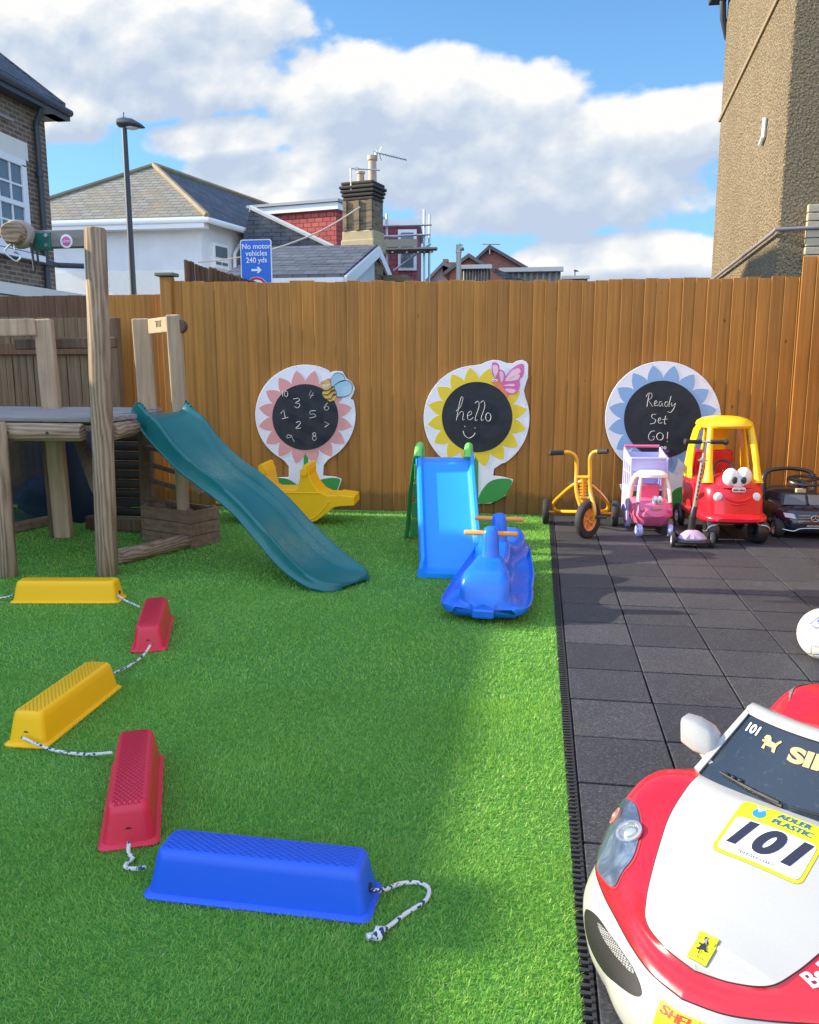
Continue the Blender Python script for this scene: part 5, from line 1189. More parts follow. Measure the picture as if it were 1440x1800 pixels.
cols = [seq(k) for k in range(1, 6)]; rings = []
for i in range(len(cols[0])):
    y = cols[0][i].x; w_, dz, zb, rw, rz_ = [c[i].y for c in cols]; rw = min(rw, w_ - .03)
    half = [(0, rz_), (rw * .55, rz_ - .002), (rw * .82, rz_ - .010), (rw * .96, rz_ - .030), (rw, max(dz + .012, rz_ - .06)), (rw + .008, dz + .016), (rw + .022, dz + .004), (w_ * .88, dz - .010), (w_ * .94, dz - .004), (w_ * .98, dz + .004), (w_ + .004, dz - .002), (w_ * .98, dz - .026), (w_ * .95, dz - .034), (w_ * .84, zb + .03), (w_ * .72, zb + .006), (w_ * .35, zb)]
    rings.append([(x, y, z) for x, z in half] + [(0, y, zb)] + [(-x, y, z) for x, z in half[:0:-1]])
mb = MB(); mb.loft(rings); bd = mb.build('body', M['rockblue'], rk, autosm=50)
mb = MB(); mb.box((0, -.004, .055), (.11, .03, .05)); mb.build('foot_block', M['rockblue'], bd, bevel=.012, seg=3)
def column(y, z0, z1, lean, s_=1.0):
    rr_ = []
    for t, a, b_ in ((0, .072, .075), (.12, .058, .062), (.3, .047, .05), (.6, .043, .044), (.86, .041, .04), (.96, .034, .033), (1, .018, .018)):
        rr_.append(sell(0, y + lean * t, a * s_, b_ * s_, z0 + (z1 - z0) * t, 24, 2.6))
    mb = MB(); mb.loft(rr_); return mb.build('steering_column', M['rockblue'], rk)
column(.27, .22, .435, .02); column(.72, .21, .43, .0)
for y, z in ((.285, .40), (.72, .398)):
    mb = MB(); mb.tube([(-.138, y, z), (-.134, y, z), (.134, y, z), (.138, y, z)], [.010, .0135, .0135, .010], 16); mb.build('handlebar', M['orange'], rk)

# ------------------------------------------------------------------ blue slide with green ladder
bs = empty('toddler_slide', (-.58, 4.8, 0), 'bright blue toddler slide with green ladder before the hello board', 'slide')
XS, X2 = -.478, .155
prb = [(4.79, .03), (4.84, .028), (4.92, .035), (5.0, .085), (5.1, .18), (5.25, .33), (5.4, .48), (5.52, .595), (5.6, .625), (5.70, .63)]
cb_ = cr([(a, b_, 0) for a, b_ in prb], 6); rings = []
for i, p in enumerate(cb_):
    y, z = p.x, p.y; t = min(1, max(0, (y - 4.79) / .9)); w_ = .180 + (.022 * max(0, 1 - (y - 4.79) / .16) if y < 4.95 else 0); cx = XS - .165 * t
    rh = .05 if y > 4.9 else .03 + .02 * (y - 4.79) / .11
    if y > 5.5: rh += .045 * min(1, (y - 5.5) / .12)
    zb = max(.002, z - .03)
    half = [(w_ + .018, zb), (w_ + .014, z + rh * .6), (w_ + .006, z + rh), (w_ - .012, z + rh), (w_ - .022, z + rh * .6), (w_ - .03, z + .006), (w_ - .045, z)]
    rings.append([(cx - a, y, b_) for a, b_ in half] + [(cx + a, y, b_) for a, b_ in half[::-1]] + [(cx + w_ - .01, y, zb), (cx - w_ + .01, y, zb)])
mb = MB(); mb.loft(rings); mb.build('chute', M['skyblue'], bs, autosm=50)
for sg_ in (-1, 1):
    mb = MB(); cx = XS - .155 + sg_ * .168; mb.tube(cr([(cx, 5.53, .645), (cx, 5.56, .69), (cx, 5.61, .715), (cx, 5.66, .70), (cx, 5.70, .62)], 5), .027, 14, flat=1.0); mb.build('hand_grip', M['limegreen'], bs)
    kx = 1 if sg_ < 0 else -.35
    mb = MB(); path = cr([(cx - .01 + sg_ * .008, 5.64, .72), (cx - .03 + kx * sg_ * .02, 5.72, .60), (cx - .05 + kx * sg_ * .045, 5.83, .36), (cx - .06 + kx * sg_ * .065, 5.91, .12), (cx - .065 + kx * sg_ * .08, 5.93, .004)], 6)
    pr_ = []
    for i, p in enumerate(path): wd_ = .03 + .018 * i / len(path); pr_.append([(p.x - .012, p.y - wd_, p.z), (p.x + .012, p.y - wd_, p.z), (p.x + .012, p.y + wd_, p.z), (p.x - .012, p.y + wd_, p.z)])
    mb.loft(pr_, smooth=False); mb.build('ladder_side', M['green'], bs, bevel=.006)
for y, z in ((5.90, .13), (5.84, .28), (5.78, .43), (5.71, .57)):
    mb = MB(); cx_ = XS - .155 - .03 - .05 * (.6 - z); lw = .36 + .16 * (.6 - z); mb.box((cx_, y, z), (lw, .085, .03)); mb.box((cx_, y - .035, z - .05), (lw, .015, .10)); mb.build('step', M['green'], bs, bevel=.008)

# ------------------------------------------------------------------ yellow seesaw
sw_ = empty('seesaw', (-2.0, 6.42, 0), 'yellow plastic boat-shaped seesaw behind the foot of the teal slide', 'seesaw', rz=R(3), world=False)
sw_.location = (-1.985, 6.30, 0); sw_.rotation_euler = (0, 0, R(4))
side = [(0, .285), (.085, .285), (.11, .30), (.125, .36), (.135, .43), (.155, .47), (.19, .475), (.205, .455), (.205, .40), (.235, .33), (.285, .27), (.34, .245), (.42, .243), (.43, .252), (.56, .235)]
under = [(.56, .165), (.45, .158), (.40, .15), (.34, .10), (.26, .04), (.17, .008), (.08, 0)]
full = side + under; poly = [(x, 0, z) for x, z in full] + [(-x, 0, z) for x, z in full[::-1] if x > .001]
mb = MB(); mb.prism([(x, -.01, z) for x, _, z in poly], (0, .30, 0)); mb.build('body', M['yellow'], sw_, bevel=.012, seg=3)
mb = MB(); arc = [(.33, .245), (.36, .2), (.30, .12), (.2, .045), (.0, .018), (-.2, .045), (-.30, .12), (-.36, .2)]
mb.tube(cr([(x, -.01, z) for x, z in arc[1:]], 5), .008, 8); mb.tube([(-.3, -.01, .262), (.3, -.01, .262)], .006, 8); mb.build('moulded_rib', M['yellow'], sw_)
for s_ in (-1, 1):
    mb = MB(); mb.tube([(s_ * .178, -.03, .467), (s_ * .178, .31, .467)], .022, 12); mb.tube([(s_ * .165, -.035, .43), (s_ * .165, -.005, .43)], .03, 12); mb.build('handle', M['yellow'], sw_)

# ------------------------------------------------------------------ football
bc = G(1451, 1115, .112); R_ = .1125
m, nt2, b = newmat('football_leather'); v = coords(nt2, kind='Object'); vo = nd(nt2, 'ShaderNodeTexVoronoi', feature='DISTANCE_TO_EDGE'); vo.inputs['Scale'].default_value = 11; nt2.links.new(v, vo.inputs['Vector'])
e1_ = ramp(nt2, vo.outputs['Distance'], [(0, (.30, .28, .26)), (.035, (.74, .73, .69))]); nt2.links.new(e1_, b.inputs['Base Color']); b.inputs['Roughness'].default_value = .45; bump(nt2, b, ramp(nt2, vo.outputs['Distance'], [(0, (0, 0, 0)), (.06, (1, 1, 1))]), .5, .004)
fb = empty('football', (bc.x, bc.y, bc.z), 'white football with blue markings on the rubber tiles at the right edge', 'ball', world=False)
mb = MB(); mb.ell((0, 0, 0), (R_, R_, R_), 48, 28); mb.build('leather', m, fb)
mb = MB()
def onball(th, ph, k=1.004): return (R_ * k * math.cos(ph) * math.sin(th), -R_ * k * math.cos(ph) * math.cos(th), R_ * k * math.sin(ph))
for L_ in ([(-1.0, .55), (-.75, .95), (-.35, 1.15), (-.45, .98), (-.75, .72), (-.6, .62), (-.25, .75), (-.28, .62), (-.7, .45)], [(.2, .6), (.5, .9), (.9, .7), (.6, .55)], [(-.5, -.6), (-.1, -.45), (.1, -.7), (-.2, -.85)]):
    P_ = [onball(*p) for p in L_]; mb.tube([tuple(Vector(p)) for p in resample(P_, 40, True)], .0045, 5, closed=True, caps=False)
mb.build('blue_marking', flat('ball_blue', (.14, .16, .55), .5), fb)
# ------------------------------------------------------------------ tricycle
tr = empty('tricycle', (.35, 6.2, 0), 'yellow framed tricycle with one big front wheel and black grips', 'tricycle')
fwx, fwy, fr = .375, 6.14, .142
ax = Vector((.80, -.60, 0)).normalized()      # front wheel axle direction (wheel steered)
def wheel(parent, c, ax_, r, w_, tyre, hub, hubr=.62, spokes=0, name='wheel'):
    c = Vector(c); ax_ = Vector(ax_).normalized(); M_ = frame(c, ax_.cross(Vector((0, 0, 1))).normalized() * -1, (0, 0, 1))
    # local z of M_ = axle
    mb = MB(); h = w_ / 2; prof = [(r * hubr, -h * .7), (r * .82, -h), (r * .95, -h * .85), (r, -h * .4), (r, h * .4), (r * .95, h * .85), (r * .82, h), (r * hubr, h * .7)]
    rings = [[(a * math.cos(2 * PI * k / 36), a * math.sin(2 * PI * k / 36), z) for k in range(36)] for a, z in prof]
    mb.loft(rings + [rings[0]], caps=False, M=M_); wh_ = mb.build(name, tyre, parent)
    mb = MB(); a = r * hubr; mb.lathe([(.0, -h * .35), (a * .3, -h * .9), (a * .34, -h * .3), (a * .8, -h * .2), (a * 1.0, -h * .72), (a * 1.0, h * .72), (a * .8, h * .2), (a * .34, h * .3), (a * .3, h * .9), (.0, h * .35)], 28, M_)
    for k in range(spokes):
        t = 2 * PI * k / spokes
        for s_ in (-1, 1): mb.tube([(a * .3 * math.cos(t), a * .3 * math.sin(t), s_ * h * .35), (a * .95 * math.cos(t), a * .95 * math.sin(t), s_ * h * .3)], a * .07, 6, M=M_)
    mb.build('hub', hub, wh_); return wh_
wheel(tr, (fwx, fwy, fr), ax, fr, .056, M['rubber'], M['orange'], .60, 8)
for x in (.075, .615): wheel(tr, (x, 6.66, .102), (1, -.03, 0), .102, .05, M['rubber'], M['bikeyellow'], .45)
def TW(x, y, Y): return tuple(W(940 + x / 4.114, 620 + y / 4.114, Y))
mb = MB()
la, lb = Vector((fwx, fwy, fr)) - ax * .052, Vector((fwx, fwy, fr)) + ax * .052
gl, gr = Vector(TW(208, 722, 6.26)), Vector(TW(458, 714, 6.20))
mb.tube(cr([tuple(gl), TW(255, 722, 6.27), TW(295, 752, 6.27), TW(304, 830, 6.27), TW(302, 1000, 6.22), tuple(la + Vector((0, 0, .05))), tuple(la)], 6), .0145, 12)
mb.tube(cr([tuple(gr), TW(425, 722, 6.22), TW(402, 760, 6.22), TW(400, 850, 6.22), TW(402, 1000, 6.2), tuple(lb + Vector((0, 0, .09))), tuple(lb)], 6), .0145, 12)
for y in (900, 1050): mb.tube([TW(302, y, 6.25), TW(402, y, 6.21)], .013, 10)
mb.build('fork_and_handlebar', M['bikeyellow'], tr)
for a_, b_ in ((TW(105, 726, 6.22), gl), (gr, TW(530, 712, 6.15))): mb = MB(); mb.tube([tuple(a_), tuple(Vector(a_).lerp(Vector(b_), .06)), tuple(b_)], [.012, .019, .018], 12); mb.build('grip', M['rubber'], tr)
mb = MB()
mb.tube(cr([TW(345, 925, 6.30), TW(270, 962, 6.36), TW(190, 1030, 6.5), TW(138, 1085, 6.62), TW(140, 1125, 6.66), TW(180, 1146, 6.62), TW(345, 1150, 6.4)], 5), .0135, 10)
mb.tube(cr([TW(355, 925, 6.30), TW(430, 975, 6.36), TW(490, 1035, 6.5), TW(530, 1090, 6.62), TW(527, 1130, 6.66), TW(490, 1146, 6.62), TW(355, 1150, 6.4)], 5), .0135, 10)
mb.tube([TW(352, 905, 6.29), TW(352, 1080, 6.29)], .02, 12); mb.tube([(.075, 6.66, .102), (.615, 6.66, .102)], .010, 10)
for k in range(5): mb.tube([TW(325, 940 + k * 22, 6.28), TW(378, 934 + k * 22, 6.28)], .008, 8)
mb.build('rear_frame', M['bikeyellow'], tr)
mb = MB(); c = Vector(TW(300, 945, 6.45)); mb.ell((.33, 6.47, .36), (.10, .13, .025), 20, 8); mb.build('seat', M['rubber'], tr)
mb = MB()
for s_ in (-1, 1):
    p = Vector((fwx, fwy, fr)) + ax * (.075 * s_); mb.box(tuple(p + ax * .035 * s_ + Vector((0, 0, .03 * s_))), (.075, .05, .018)); mb.tube([tuple(p - ax * .03 * s_), tuple(p + ax * .01 * s_ + Vector((0, 0, .03 * s_)))], .008, 6)
mb.build('pedals', M['rubber'], tr, bevel=.004)

# ------------------------------------------------------------------ pink toy shopping cart
pc_ = empty('toy_shopping_cart', (.88, 6.32, 0), 'pink toy cart with cream roof, cartoon eyes and lilac basket', 'toy cart', rz=0, world=False)
pc_.location = (.865, 6.34, 0); pc_.rotation_euler = (0, 0, R(6))
def stack(levels, n=40): return [sell(cx, cy, rx, ry, z, n, e) for z, cx, cy, rx, ry, e in levels]
mb = MB(); mb.loft(stack([(.075, 0, .10, .105, .14, 3), (.085, 0, .10, .12, .16, 3), (.12, 0, .10, .13, .175, 3), (.15, 0, .09, .145, .20, 3.2), (.165, 0, .09, .148, .205, 3.2), (.19, 0, .10, .147, .195, 3.2), (.235, 0, .10, .143, .185, 3.2), (.255, 0, .11, .132, .17, 3), (.262, 0, .11, .11, .15, 3)])); bod = mb.build('body', M['pink'], pc_, autosm=60)
mb = MB(); mb.box((0, .17, .30), (.15, .06, .13)); mb.build('doll_seat', M['pink'], pc_, bevel=.015, seg=3)
mb = MB(); mb.loft(stack([(.43, 0, .10, .105, .105, 3), (.435, 0, .10, .112, .115, 3), (.455, 0, .10, .110, .112, 3), (.47, 0, .10, .09, .092, 2.8), (.474, 0, .10, .05, .05, 2.4)])); mb.build('roof', M['cream'], pc_)
for sx in (-1, 1):
    mb = MB(); mb.tube(cr([(sx * .118, -.02, .25), (sx * .112, 0, .33), (sx * .098, .03, .40), (sx * .085, .05, .44)], 5), .014, 12); mb.build('pillar', M['cream'], pc_)
    mb = MB(); mb.tube(cr([(sx * .132, .22, .25), (sx * .126, .2, .34), (sx * .11, .17, .41), (sx * .09, .14, .44)], 5), .022, 12); mb.build('pillar', M['cream'], pc_)
mb = MB()
for sx in (-1, 1): mb.ell((sx * .017 + .01, -.065, .275), (.021, .022, .033), 16, 10)
ey = mb.build('eyes', M['white'], pc_)
gpm = flat('grey_pupil', (.28, .28, .28), .4)
for sx in (-1, 1): mb = MB(); mb.ell((sx * .014 + .012, -.086, .268), (.008, .004, .013), 12, 8); mb.build('pupil', gpm, ey)
mb = MB(); mb.prism([(x * 1, -.098, z + .222) for x, z, _ in rrect(.075, .026, .012)], (0, -.004, 0)); lb_ = mb.build('name_badge', M['pink'], pc_, bevel=.002)
mb = MB(); mb.prism([(x * 1, -.1025, z + .222) for x, z, _ in rrect(.064, .017, .008)], (0, -.001, 0)); mb.build('badge_face', flat('badge_gold', (.7, .42, .32), .4), lb_)
text('little tikes', .012, frame((0, -.104, .222), (1, 0, 0), (0, 0, 1)), flat('badge_pinktext', (.45, .08, .12), .5), 'badge_lettering', lb_, extrude=.0003)
mb = MB(); mb.tube(cr([(-.075, -.105, .185), (-.04, -.112, .165), (0, -.115, .16), (.04, -.112, .165), (.075, -.105, .185)], 6), .005, 6)
for sx in (-1, 1): mb.ell((sx * .10, -.095, .205), (.018, .01, .018), 14, 8)
mb.build('moulded_smile', M['pink'], bod)
for sx in (-1, 1): wheel(pc_, (sx * .115, -.07, .048), (1, -.15 * sx, 0), .048, .035, M['lilac'], M['lilac'], .5); wheel(pc_, (sx * .125, .30, .06), (1, 0, 0), .06, .04, M['lilac'], M['pink'], .5)
# basket
def frame_box(mb, x0, x1, y0, y1, z0, z1, t, cols, rows):
    pass
bx, by0, by1, z0, z1 = .145, .20, .46, .30, .60
mb = MB()
for z, gx in ((.33, 0), (.44, .006), (.52, .01)):
    g1_ = bx - .02 + gx
    for a_, b_ in (((-g1_, by0), (g1_, by0)), ((-g1_, by1), (g1_, by1)), ((-g1_, by0), (-g1_, by1)), ((g1_, by0), (g1_, by1))): mb.tube([(a_[0], a_[1], z), (b_[0], b_[1], z)], .010, 6)
for k in range(5):
    t = k / 4; y = by0 + (by1 - by0) * t
    for sx in (-1, 1): mb.box((sx * (bx - .01), y, .44), (.012, .03, .24))
mb.box((0, by0, .50), (.27, .012, .09)); mb.box((0, by1, .44), (.27, .012, .28)); mb.box((0, .33, .31), (.26, .26, .012))
for sx in (-1, 1): mb.prism([(sx * bx, by0, .50), (sx * bx, by0, .555), (sx * bx, by1, .62), (sx * bx, by1, .54)], (-.012 * sx, 0, 0)); mb.box((sx * (bx - .006), .33, .20), (.02, .22, .26))
mb.tube([(-bx, by0, .555), (bx, by0, .555)], .012, 8)
mb.build('basket', M['lilac'], pc_, bevel=.003)
mb = MB(); mb.tube([(-bx + .01, by1 + .01, .625), (bx - .01, by1 + .01, .625)], .012, 10); mb.build('handle', M['pink'], pc_)

# ------------------------------------------------------------------ scooter
sc_ = empty('scooter', (1.1, 5.95, 0), 'kick scooter with lilac footplate and bare metal stem between the toy cars', 'scooter', world=False)
sc_.location = (1.085, 5.93, 0); sc_.rotation_euler = (0, 0, R(4))
topx = W(1222, 776, 6.0)
mb = MB(); s0_ = Vector((.0, .06, .13)); s1_ = Vector((.065, .05, topx.z - .0)); sm_ = s0_.lerp(s1_, .27)
mb.tube([tuple(s0_.lerp(s1_, .2)), tuple(s0_.lerp(s1_, .80))], .0145, 14); mb.tube([tuple(s0_.lerp(s1_, .78)), tuple(s1_)], .0115, 14); mb.build('stem', flat('brushed_alloy', (.55, .47, .40), .35, .75), sc_)
mb = MB(); mb.tube([tuple(s0_ + Vector((0, 0, -.08))), tuple(s0_.lerp(s1_, .10)), tuple(s0_.lerp(s1_, .23)), tuple(s0_.lerp(s1_, .25))], [.026, .025, .021, .016], 16); mb.tube([tuple(s0_.lerp(s1_, .11)), tuple(s0_.lerp(s1_, .13))], .029, 16); mb.build('stem_base', M['black'], sc_)
mb = MB()
for k in range(9): p = s0_.lerp(s1_, .34 + k * .048); mb.box((p.x, p.y - .0145, p.z), (.010, .002, .017))
mb.build('height_marks', flat('mark_brown', (.10, .07, .05), .6), sc_)
mb = MB(); p = s0_.lerp(s1_, .79); mb.tube([tuple(p + Vector((0, 0, -.015))), tuple(p + Vector((0, 0, .015)))], .02, 14); mb.tube([tuple(p + Vector((-.035, -.01, 0))), tuple(p + Vector((.03, -.01, 0)))], .006, 8); mb.build('clamp', M['steel'], sc_)
mb = MB(); mb.tube([tuple(s1_ + Vector((-.145, 0, 0))), tuple(s1_ + Vector((.145, 0, 0)))], .010, 10); mb.build('handlebar', M['steel'], sc_)
for sx in (-1, 1): mb = MB(); q = s1_; mb.tube([tuple(q + Vector((sx * x, 0, 0))) for x in (.03, .035, .11, .118, .128, .142, .15)], [.014, .0155, .0155, .0155, .022, .022, .012], 14); mb.build('grip', M['rubber'], sc_)
mb = MB(); mb.prism([(x, y, .045) for x, y, _ in [(-.05, .05, 0), (-.055, .45, 0), (-.03, .52, 0), (.03, .52, 0), (.055, .45, 0), (.05, .05, 0)]], (0, 0, .02)); mb.build('deck', M['black'], sc_, bevel=.006)
mb = MB(); mb.loft([sell(.0, -.01, .12, .055, .035, 28, 2.6), sell(0, -.01, .13, .06, .045, 28, 2.6), sell(0, 0, .125, .06, .06, 28, 2.6)]); mb.build('axle_housing', M['black'], sc_)
mb = MB(); mb.loft([sell(0, .005, .095, .055, .06, 28, 2.4), sell(0, .005, .098, .056, .068, 28, 2.4), sell(0, .015, .075, .045, .095, 28, 2.2), sell(0, .02, .045, .03, .115, 28, 2.0), sell(0, .02, .03, .025, .118, 28, 2)]); fp_ = mb.build('footplate_cover', plastic('pale_lilac', (.50, .36, .50), .4), sc_)
mb = MB()
for a_ in (-.045, 0, .045): mb.tube([(a_ * 1.2, -.05, .072), (a_ * .4, -.018, .10)], .004, 6)
mb.build('moulded_lines', plastic('lilac_line', (.35, .24, .36), .4), fp_)
for sx in (-1, 1): wheel(sc_, (sx * .135, .0, .055), (1, -.12, 0), .055, .028, M['rubber'], M['white'], .55)
wheel(sc_, (0, .50, .045), (1, 0, 0), .045, .026, M['rubber'], M['white'], .5)

# ------------------------------------------------------------------ red and yellow coupe
cp_ = empty('toy_car', (1.42, 6.4, 0), 'red foot-powered toy car with yellow roof, big white eyes and smile', 'toy car', world=False)
cp_.location = (1.37, 6.43, 0); cp_.rotation_euler = (0, 0, R(7))
mb = MB()
mb.loft(stack([(.135, 0, .03, .185, .32, 4.2), (.142, 0, .03, .205, .345, 4.2), (.155, 0, .01, .236, .385, 3.8), (.172, 0, -.01, .246, .41, 3.6), (.192, 0, -.01, .246, .41, 3.6), (.206, 0, .005, .240, .392, 3.8), (.214, 0, .02, .228, .368, 4), (.30, 0, .03, .230, .362, 4), (.37, 0, .035, .228, .352, 4), (.41, 0, .045, .222, .338, 3.8), (.43, 0, .06, .21, .315, 3.4), (.442, 0, .06, .18, .28, 3.0), (.445, 0, .06, .1, .2, 2.6)])); bd = mb.build('body', M['coupered'], cp_, autosm=60)
mb = MB(); mb.loft([sell(0, -.20, .15, .12, .40, 30, 2.6), sell(0, -.19, .13, .105, .455, 30, 2.6), sell(0, -.17, .10, .08, .48, 30, 2.4), sell(0, -.16, .05, .04, .49, 30, 2)]); mb.build('bonnet_hump', M['coupered'], bd)
for sx in (-1, 1): mb = MB(); mb.box((sx * .228, .06, .31), (.014, .26, .19)); mb.build('door', M['coupered'], cp_, bevel=.006, seg=3)
mb = MB(); mb.box((0, .26, .52), (.30, .05, .2)); mb.build('seat_back', M['coupered'], cp_, bevel=.02, seg=3)
for sx in (-1, 1):
    path = cr([(sx * .175, -.20, .42), (sx * .172, -.19, .48), (sx * .165, -.165, .60), (sx * .155, -.12, .72), (sx * .14, -.08, .82), (sx * .12, -.05, .845)], 5); n_ = len(path)
    mb = MB(); mb.tube([tuple(p) for p in path], [.045 - .021 * min(1, i / 8) for i in range(n_)], 16); mb.build('pillar', M['coupeyellow'], cp_)
    mb = MB(); rr_ = []
    for t, x, y, z, a, b_ in ((0, .215, .16, .42, .014, .10), (.3, .21, .17, .52, .013, .085), (.6, .195, .17, .65, .013, .07), (.85, .165, .16, .78, .014, .07), (1, .13, .13, .84, .016, .08)):
        rr_.append(sell(sx * x, y, a, b_, z, 20, 3))
    mb.loft(rr_); mb.build('pillar', M['coupeyellow'], cp_)
mb = MB(); mb.loft([sell(0, .28, .10, .022, .45, 24, 3), sell(0, .27, .095, .02, .6, 24, 3), sell(0, .24, .09, .02, .75, 24, 3), sell(0, .18, .10, .03, .84, 24, 3)]); mb.build('rear_panel', M['coupeyellow'], cp_)
mb = MB(); mb.loft(stack([(.805, 0, .06, .16, .19, 2.8), (.808, 0, .06, .18, .21, 2.8), (.825, 0, .06, .188, .222, 2.8), (.85, 0, .06, .18, .21, 2.7), (.872, 0, .06, .15, .175, 2.5), (.885, 0, .06, .10, .12, 2.3), (.889, 0, .06, .04, .05, 2)])); mb.build('roof', M['coupeyellow'], cp_)
mb = MB()
for sx in (-1, 1): mb.ell((sx * .046, -.285, .475 + .004 * sx), (.056, .045, .068), 20, 14)
mb.ell((0, -.285, .435), (.065, .04, .045), 18, 12)
ey = mb.build('eyes', M['white'], cp_)
pgm = flat('pupil_grey', (.05, .045, .05), .25)
for sx in (-1, 1): mb = MB(); mb.ell((sx * .032 - .0, -.330, .458), (.0195, .006, .026), 16, 10); mb.build('pupil', pgm, ey)
for sx in (-1, 1):
    mb = MB(); mb.ell((sx * .132, -.308, .335), (.034, .016, .033), 20, 12); mb.build('headlight', M['white'], cp_)
mb = MB(); mb.prism([(x, -.336, z + .39) for x, z, _ in rrect(.095, .033, .015)], (0, -.004, 0)); lb_ = mb.build('name_badge', flat('badge_white2', (.75, .74, .72), .4), cp_, bevel=.0015)
text('little tikes', .021, frame((0, -.342, .389), (1, 0, 0), (0, 0, 1)), flat('badge_red', (.25, .02, .03), .5), 'badge_lettering', lb_, extrude=.0004, bold=.0006)
mb = MB(); mb.tube(cr([(-.085, -.329, .335), (-.05, -.336, .315), (0, -.339, .308), (.05, -.336, .315), (.085, -.329, .335)], 6), .006, 8); mb.tube(cr([(-.05, -.334, .29), (0, -.339, .283), (.05, -.334, .29)], 6), .005, 8); mb.build('moulded_smile', M['coupered'], bd)
for sx in (-1, 1):
    wheel(cp_, (sx * .165, -.30, .093), (1, .1 * sx, 0), .093, .085, M['black'], M['black'], .4)
    wheel(cp_, (sx * .235, .27, .10), (1, 0, 0), .10, .05, M['black'], M['white'], .45)
    mb = MB(); mb.tube(cr([(sx * .135, -.33, .17), (sx * .14, -.37, .15), (sx * .20, -.385, .135), (sx * .222, -.37, .10), (sx * .222, -.30, .09)], 6), .0065, 8); mb.build('wheel_fork', M['steel'], cp_)
mb = MB(); mb.lathe([(.006, 0), (.012, 0)], 10); tor = [(.075 * math.cos(2 * PI * k / 24), .075 * math.sin(2 * PI * k / 24), 0) for k in range(24)]
mb = MB(); mb.tube(tor, .009, 8, closed=True, caps=False, M=Matrix.Translation((-.02, -.06, .50)) @ Matrix.Rotation(R(60), 4, 'X')); mb.tube([(-.02, -.06, .5), (-.02, -.12, .44)], .01, 8); mb.build('steering_wheel', M['black'], cp_)

# ------------------------------------------------------------------ black ride-on car
bk = empty('ride_on_car', (1.98, 6.6, 0), 'small glossy black ride-on car with steering wheel at the right edge', 'toy car', world=False)
bk.location = (1.985, 6.42, 0); bk.rotation_euler = (0, 0, R(3)); bk.scale = (1.42, 1.2, 1.08)
mb = MB(); mb.loft(stack([(.045, 0, .14, .135, .22, 3.5), (.055, 0, .14, .15, .24, 3.5), (.09, 0, .14, .155, .25, 3.5), (.14, 0, .14, .158, .25, 3.4), (.18, 0, .15, .155, .24, 3.2), (.205, 0, .17, .145, .215, 3), (.225, 0, .21, .13, .17, 3), (.228, 0, .22, .1, .14, 3)])); bd = mb.build('body', M['navy'], bk, autosm=60)
mb = MB(); mb.loft([sell(0, .33, .13, .15, .2, 28, 3), sell(0, .34, .125, .14, .27, 28, 3), sell(0, .36, .10, .11, .29, 28, 3)]); mb.build('seat', M['black'], bk)
mb = MB(); mb.prism([(-.135, .03, .215), (.135, .03, .215), (.12, .07, .295), (-.12, .07, .295)], (0, .012, 0)); ws_ = mb.build('windscreen', M['black'], bk, bevel=.006)
mb = MB()
for x in (-1, 1): mb.prism([(x * .008, .022, .222), (x * .122, .022, .222), (x * .108, .058, .285), (x * .008, .058, .285)], (0, .004, 0))
mb.build('screen_glass', flat('screen_glass', (.10, .11, .13), .1), ws_)
mb = MB(); tor = [(.085 * math.cos(2 * PI * k / 28), .085 * math.sin(2 * PI * k / 28), 0) for k in range(28)]; MS = Matrix.Translation((0.01, .12, .375)) @ Matrix.Rotation(R(14), 4, 'X')
mb.tube(tor, .011, 8, closed=True, caps=False, M=MS)
for k in range(3): mb.tube([(0, 0, -.01), (.08 * math.cos(k * 2.09 + .5), .08 * math.sin(k * 2.09 + .5), 0)], .01, 6, M=MS)
mb.tube([(0, .13, .37), (0, .10, .27)], [.03, .02], 12); mb.build('steering_wheel', M['black'], bk)
mb = MB(); mb.box((-.02, .095, .31), (.05, .03, .028)); mb.build('horn_box', flat('horn_gold', (.6, .5, .3), .35), bk, bevel=.004)
mb = MB(); mb.tube(cr([(-.13, .36, .20), (-.135, .38, .34), (-.11, .40, .40), (-.03, .41, .42), (.03, .41, .42), (.11, .40, .40), (.135, .38, .34), (.13, .36, .20)], 5), .014, 10); mb.build('push_bar', M['black'], bk)
chm = flat('chrome_trim', (.62, .62, .62), .2, .7)
mb = MB()
for z in (.135, .155, .172): 
    for sx in (-1, 1): mb.box((sx * .052, -.112, z), (.06, .008, .0055))
mb.tube([(.020 * math.cos(2 * PI * k / 20), -.116, .153 + .020 * math.sin(2 * PI * k / 20)) for k in range(20)], .0022, 6, closed=True, caps=False)
for k in range(3): t = PI / 2 + k * 2 * PI / 3; mb.tube([(0, -.117, .153), (.019 * math.cos(t), -.117, .153 + .019 * math.sin(t))], .002, 5)
mb.build('grille', chm, bd)
for sx in (-1, 1):
    mb = MB(); mb.prism([(sx * .088, -.103, .145), (sx * .14, -.085, .155), (sx * .148, -.07, .185), (sx * .10, -.095, .18)], (0, -.006, 0)); mb.build('headlight', flat('headlamp_clear', (.5, .5, .52), .12), bk, bevel=.003)
    wheel(bk, (sx * .15, .0, .065), (1, 0, 0), .065, .05, M['rubber'], chm, .7, 5); wheel(bk, (sx * .15, .32, .065), (1, 0, 0), .065, .05, M['rubber'], chm, .7, 5)
mb = MB(); mb.tube(cr([(-.15, -.095, .075), (-.10, -.112, .066), (-.06, -.118, .085), (.06, -.118, .085), (.10, -.112, .066), (.15, -.095, .075)], 6), .0035, 6); mb.build('bumper_trim', chm, bd)
mb = MB(); mb.box((0, -.114, .102), (.075, .006, .014)); npl = mb.build('number_plate', flat('plate_grey', (.25, .25, .27), .4), bk)
text('GLS 63', .012, frame((0, -.118, .102), (1, 0, 0), (0, 0, 1)), chm, 'plate_lettering', npl, extrude=.0003)
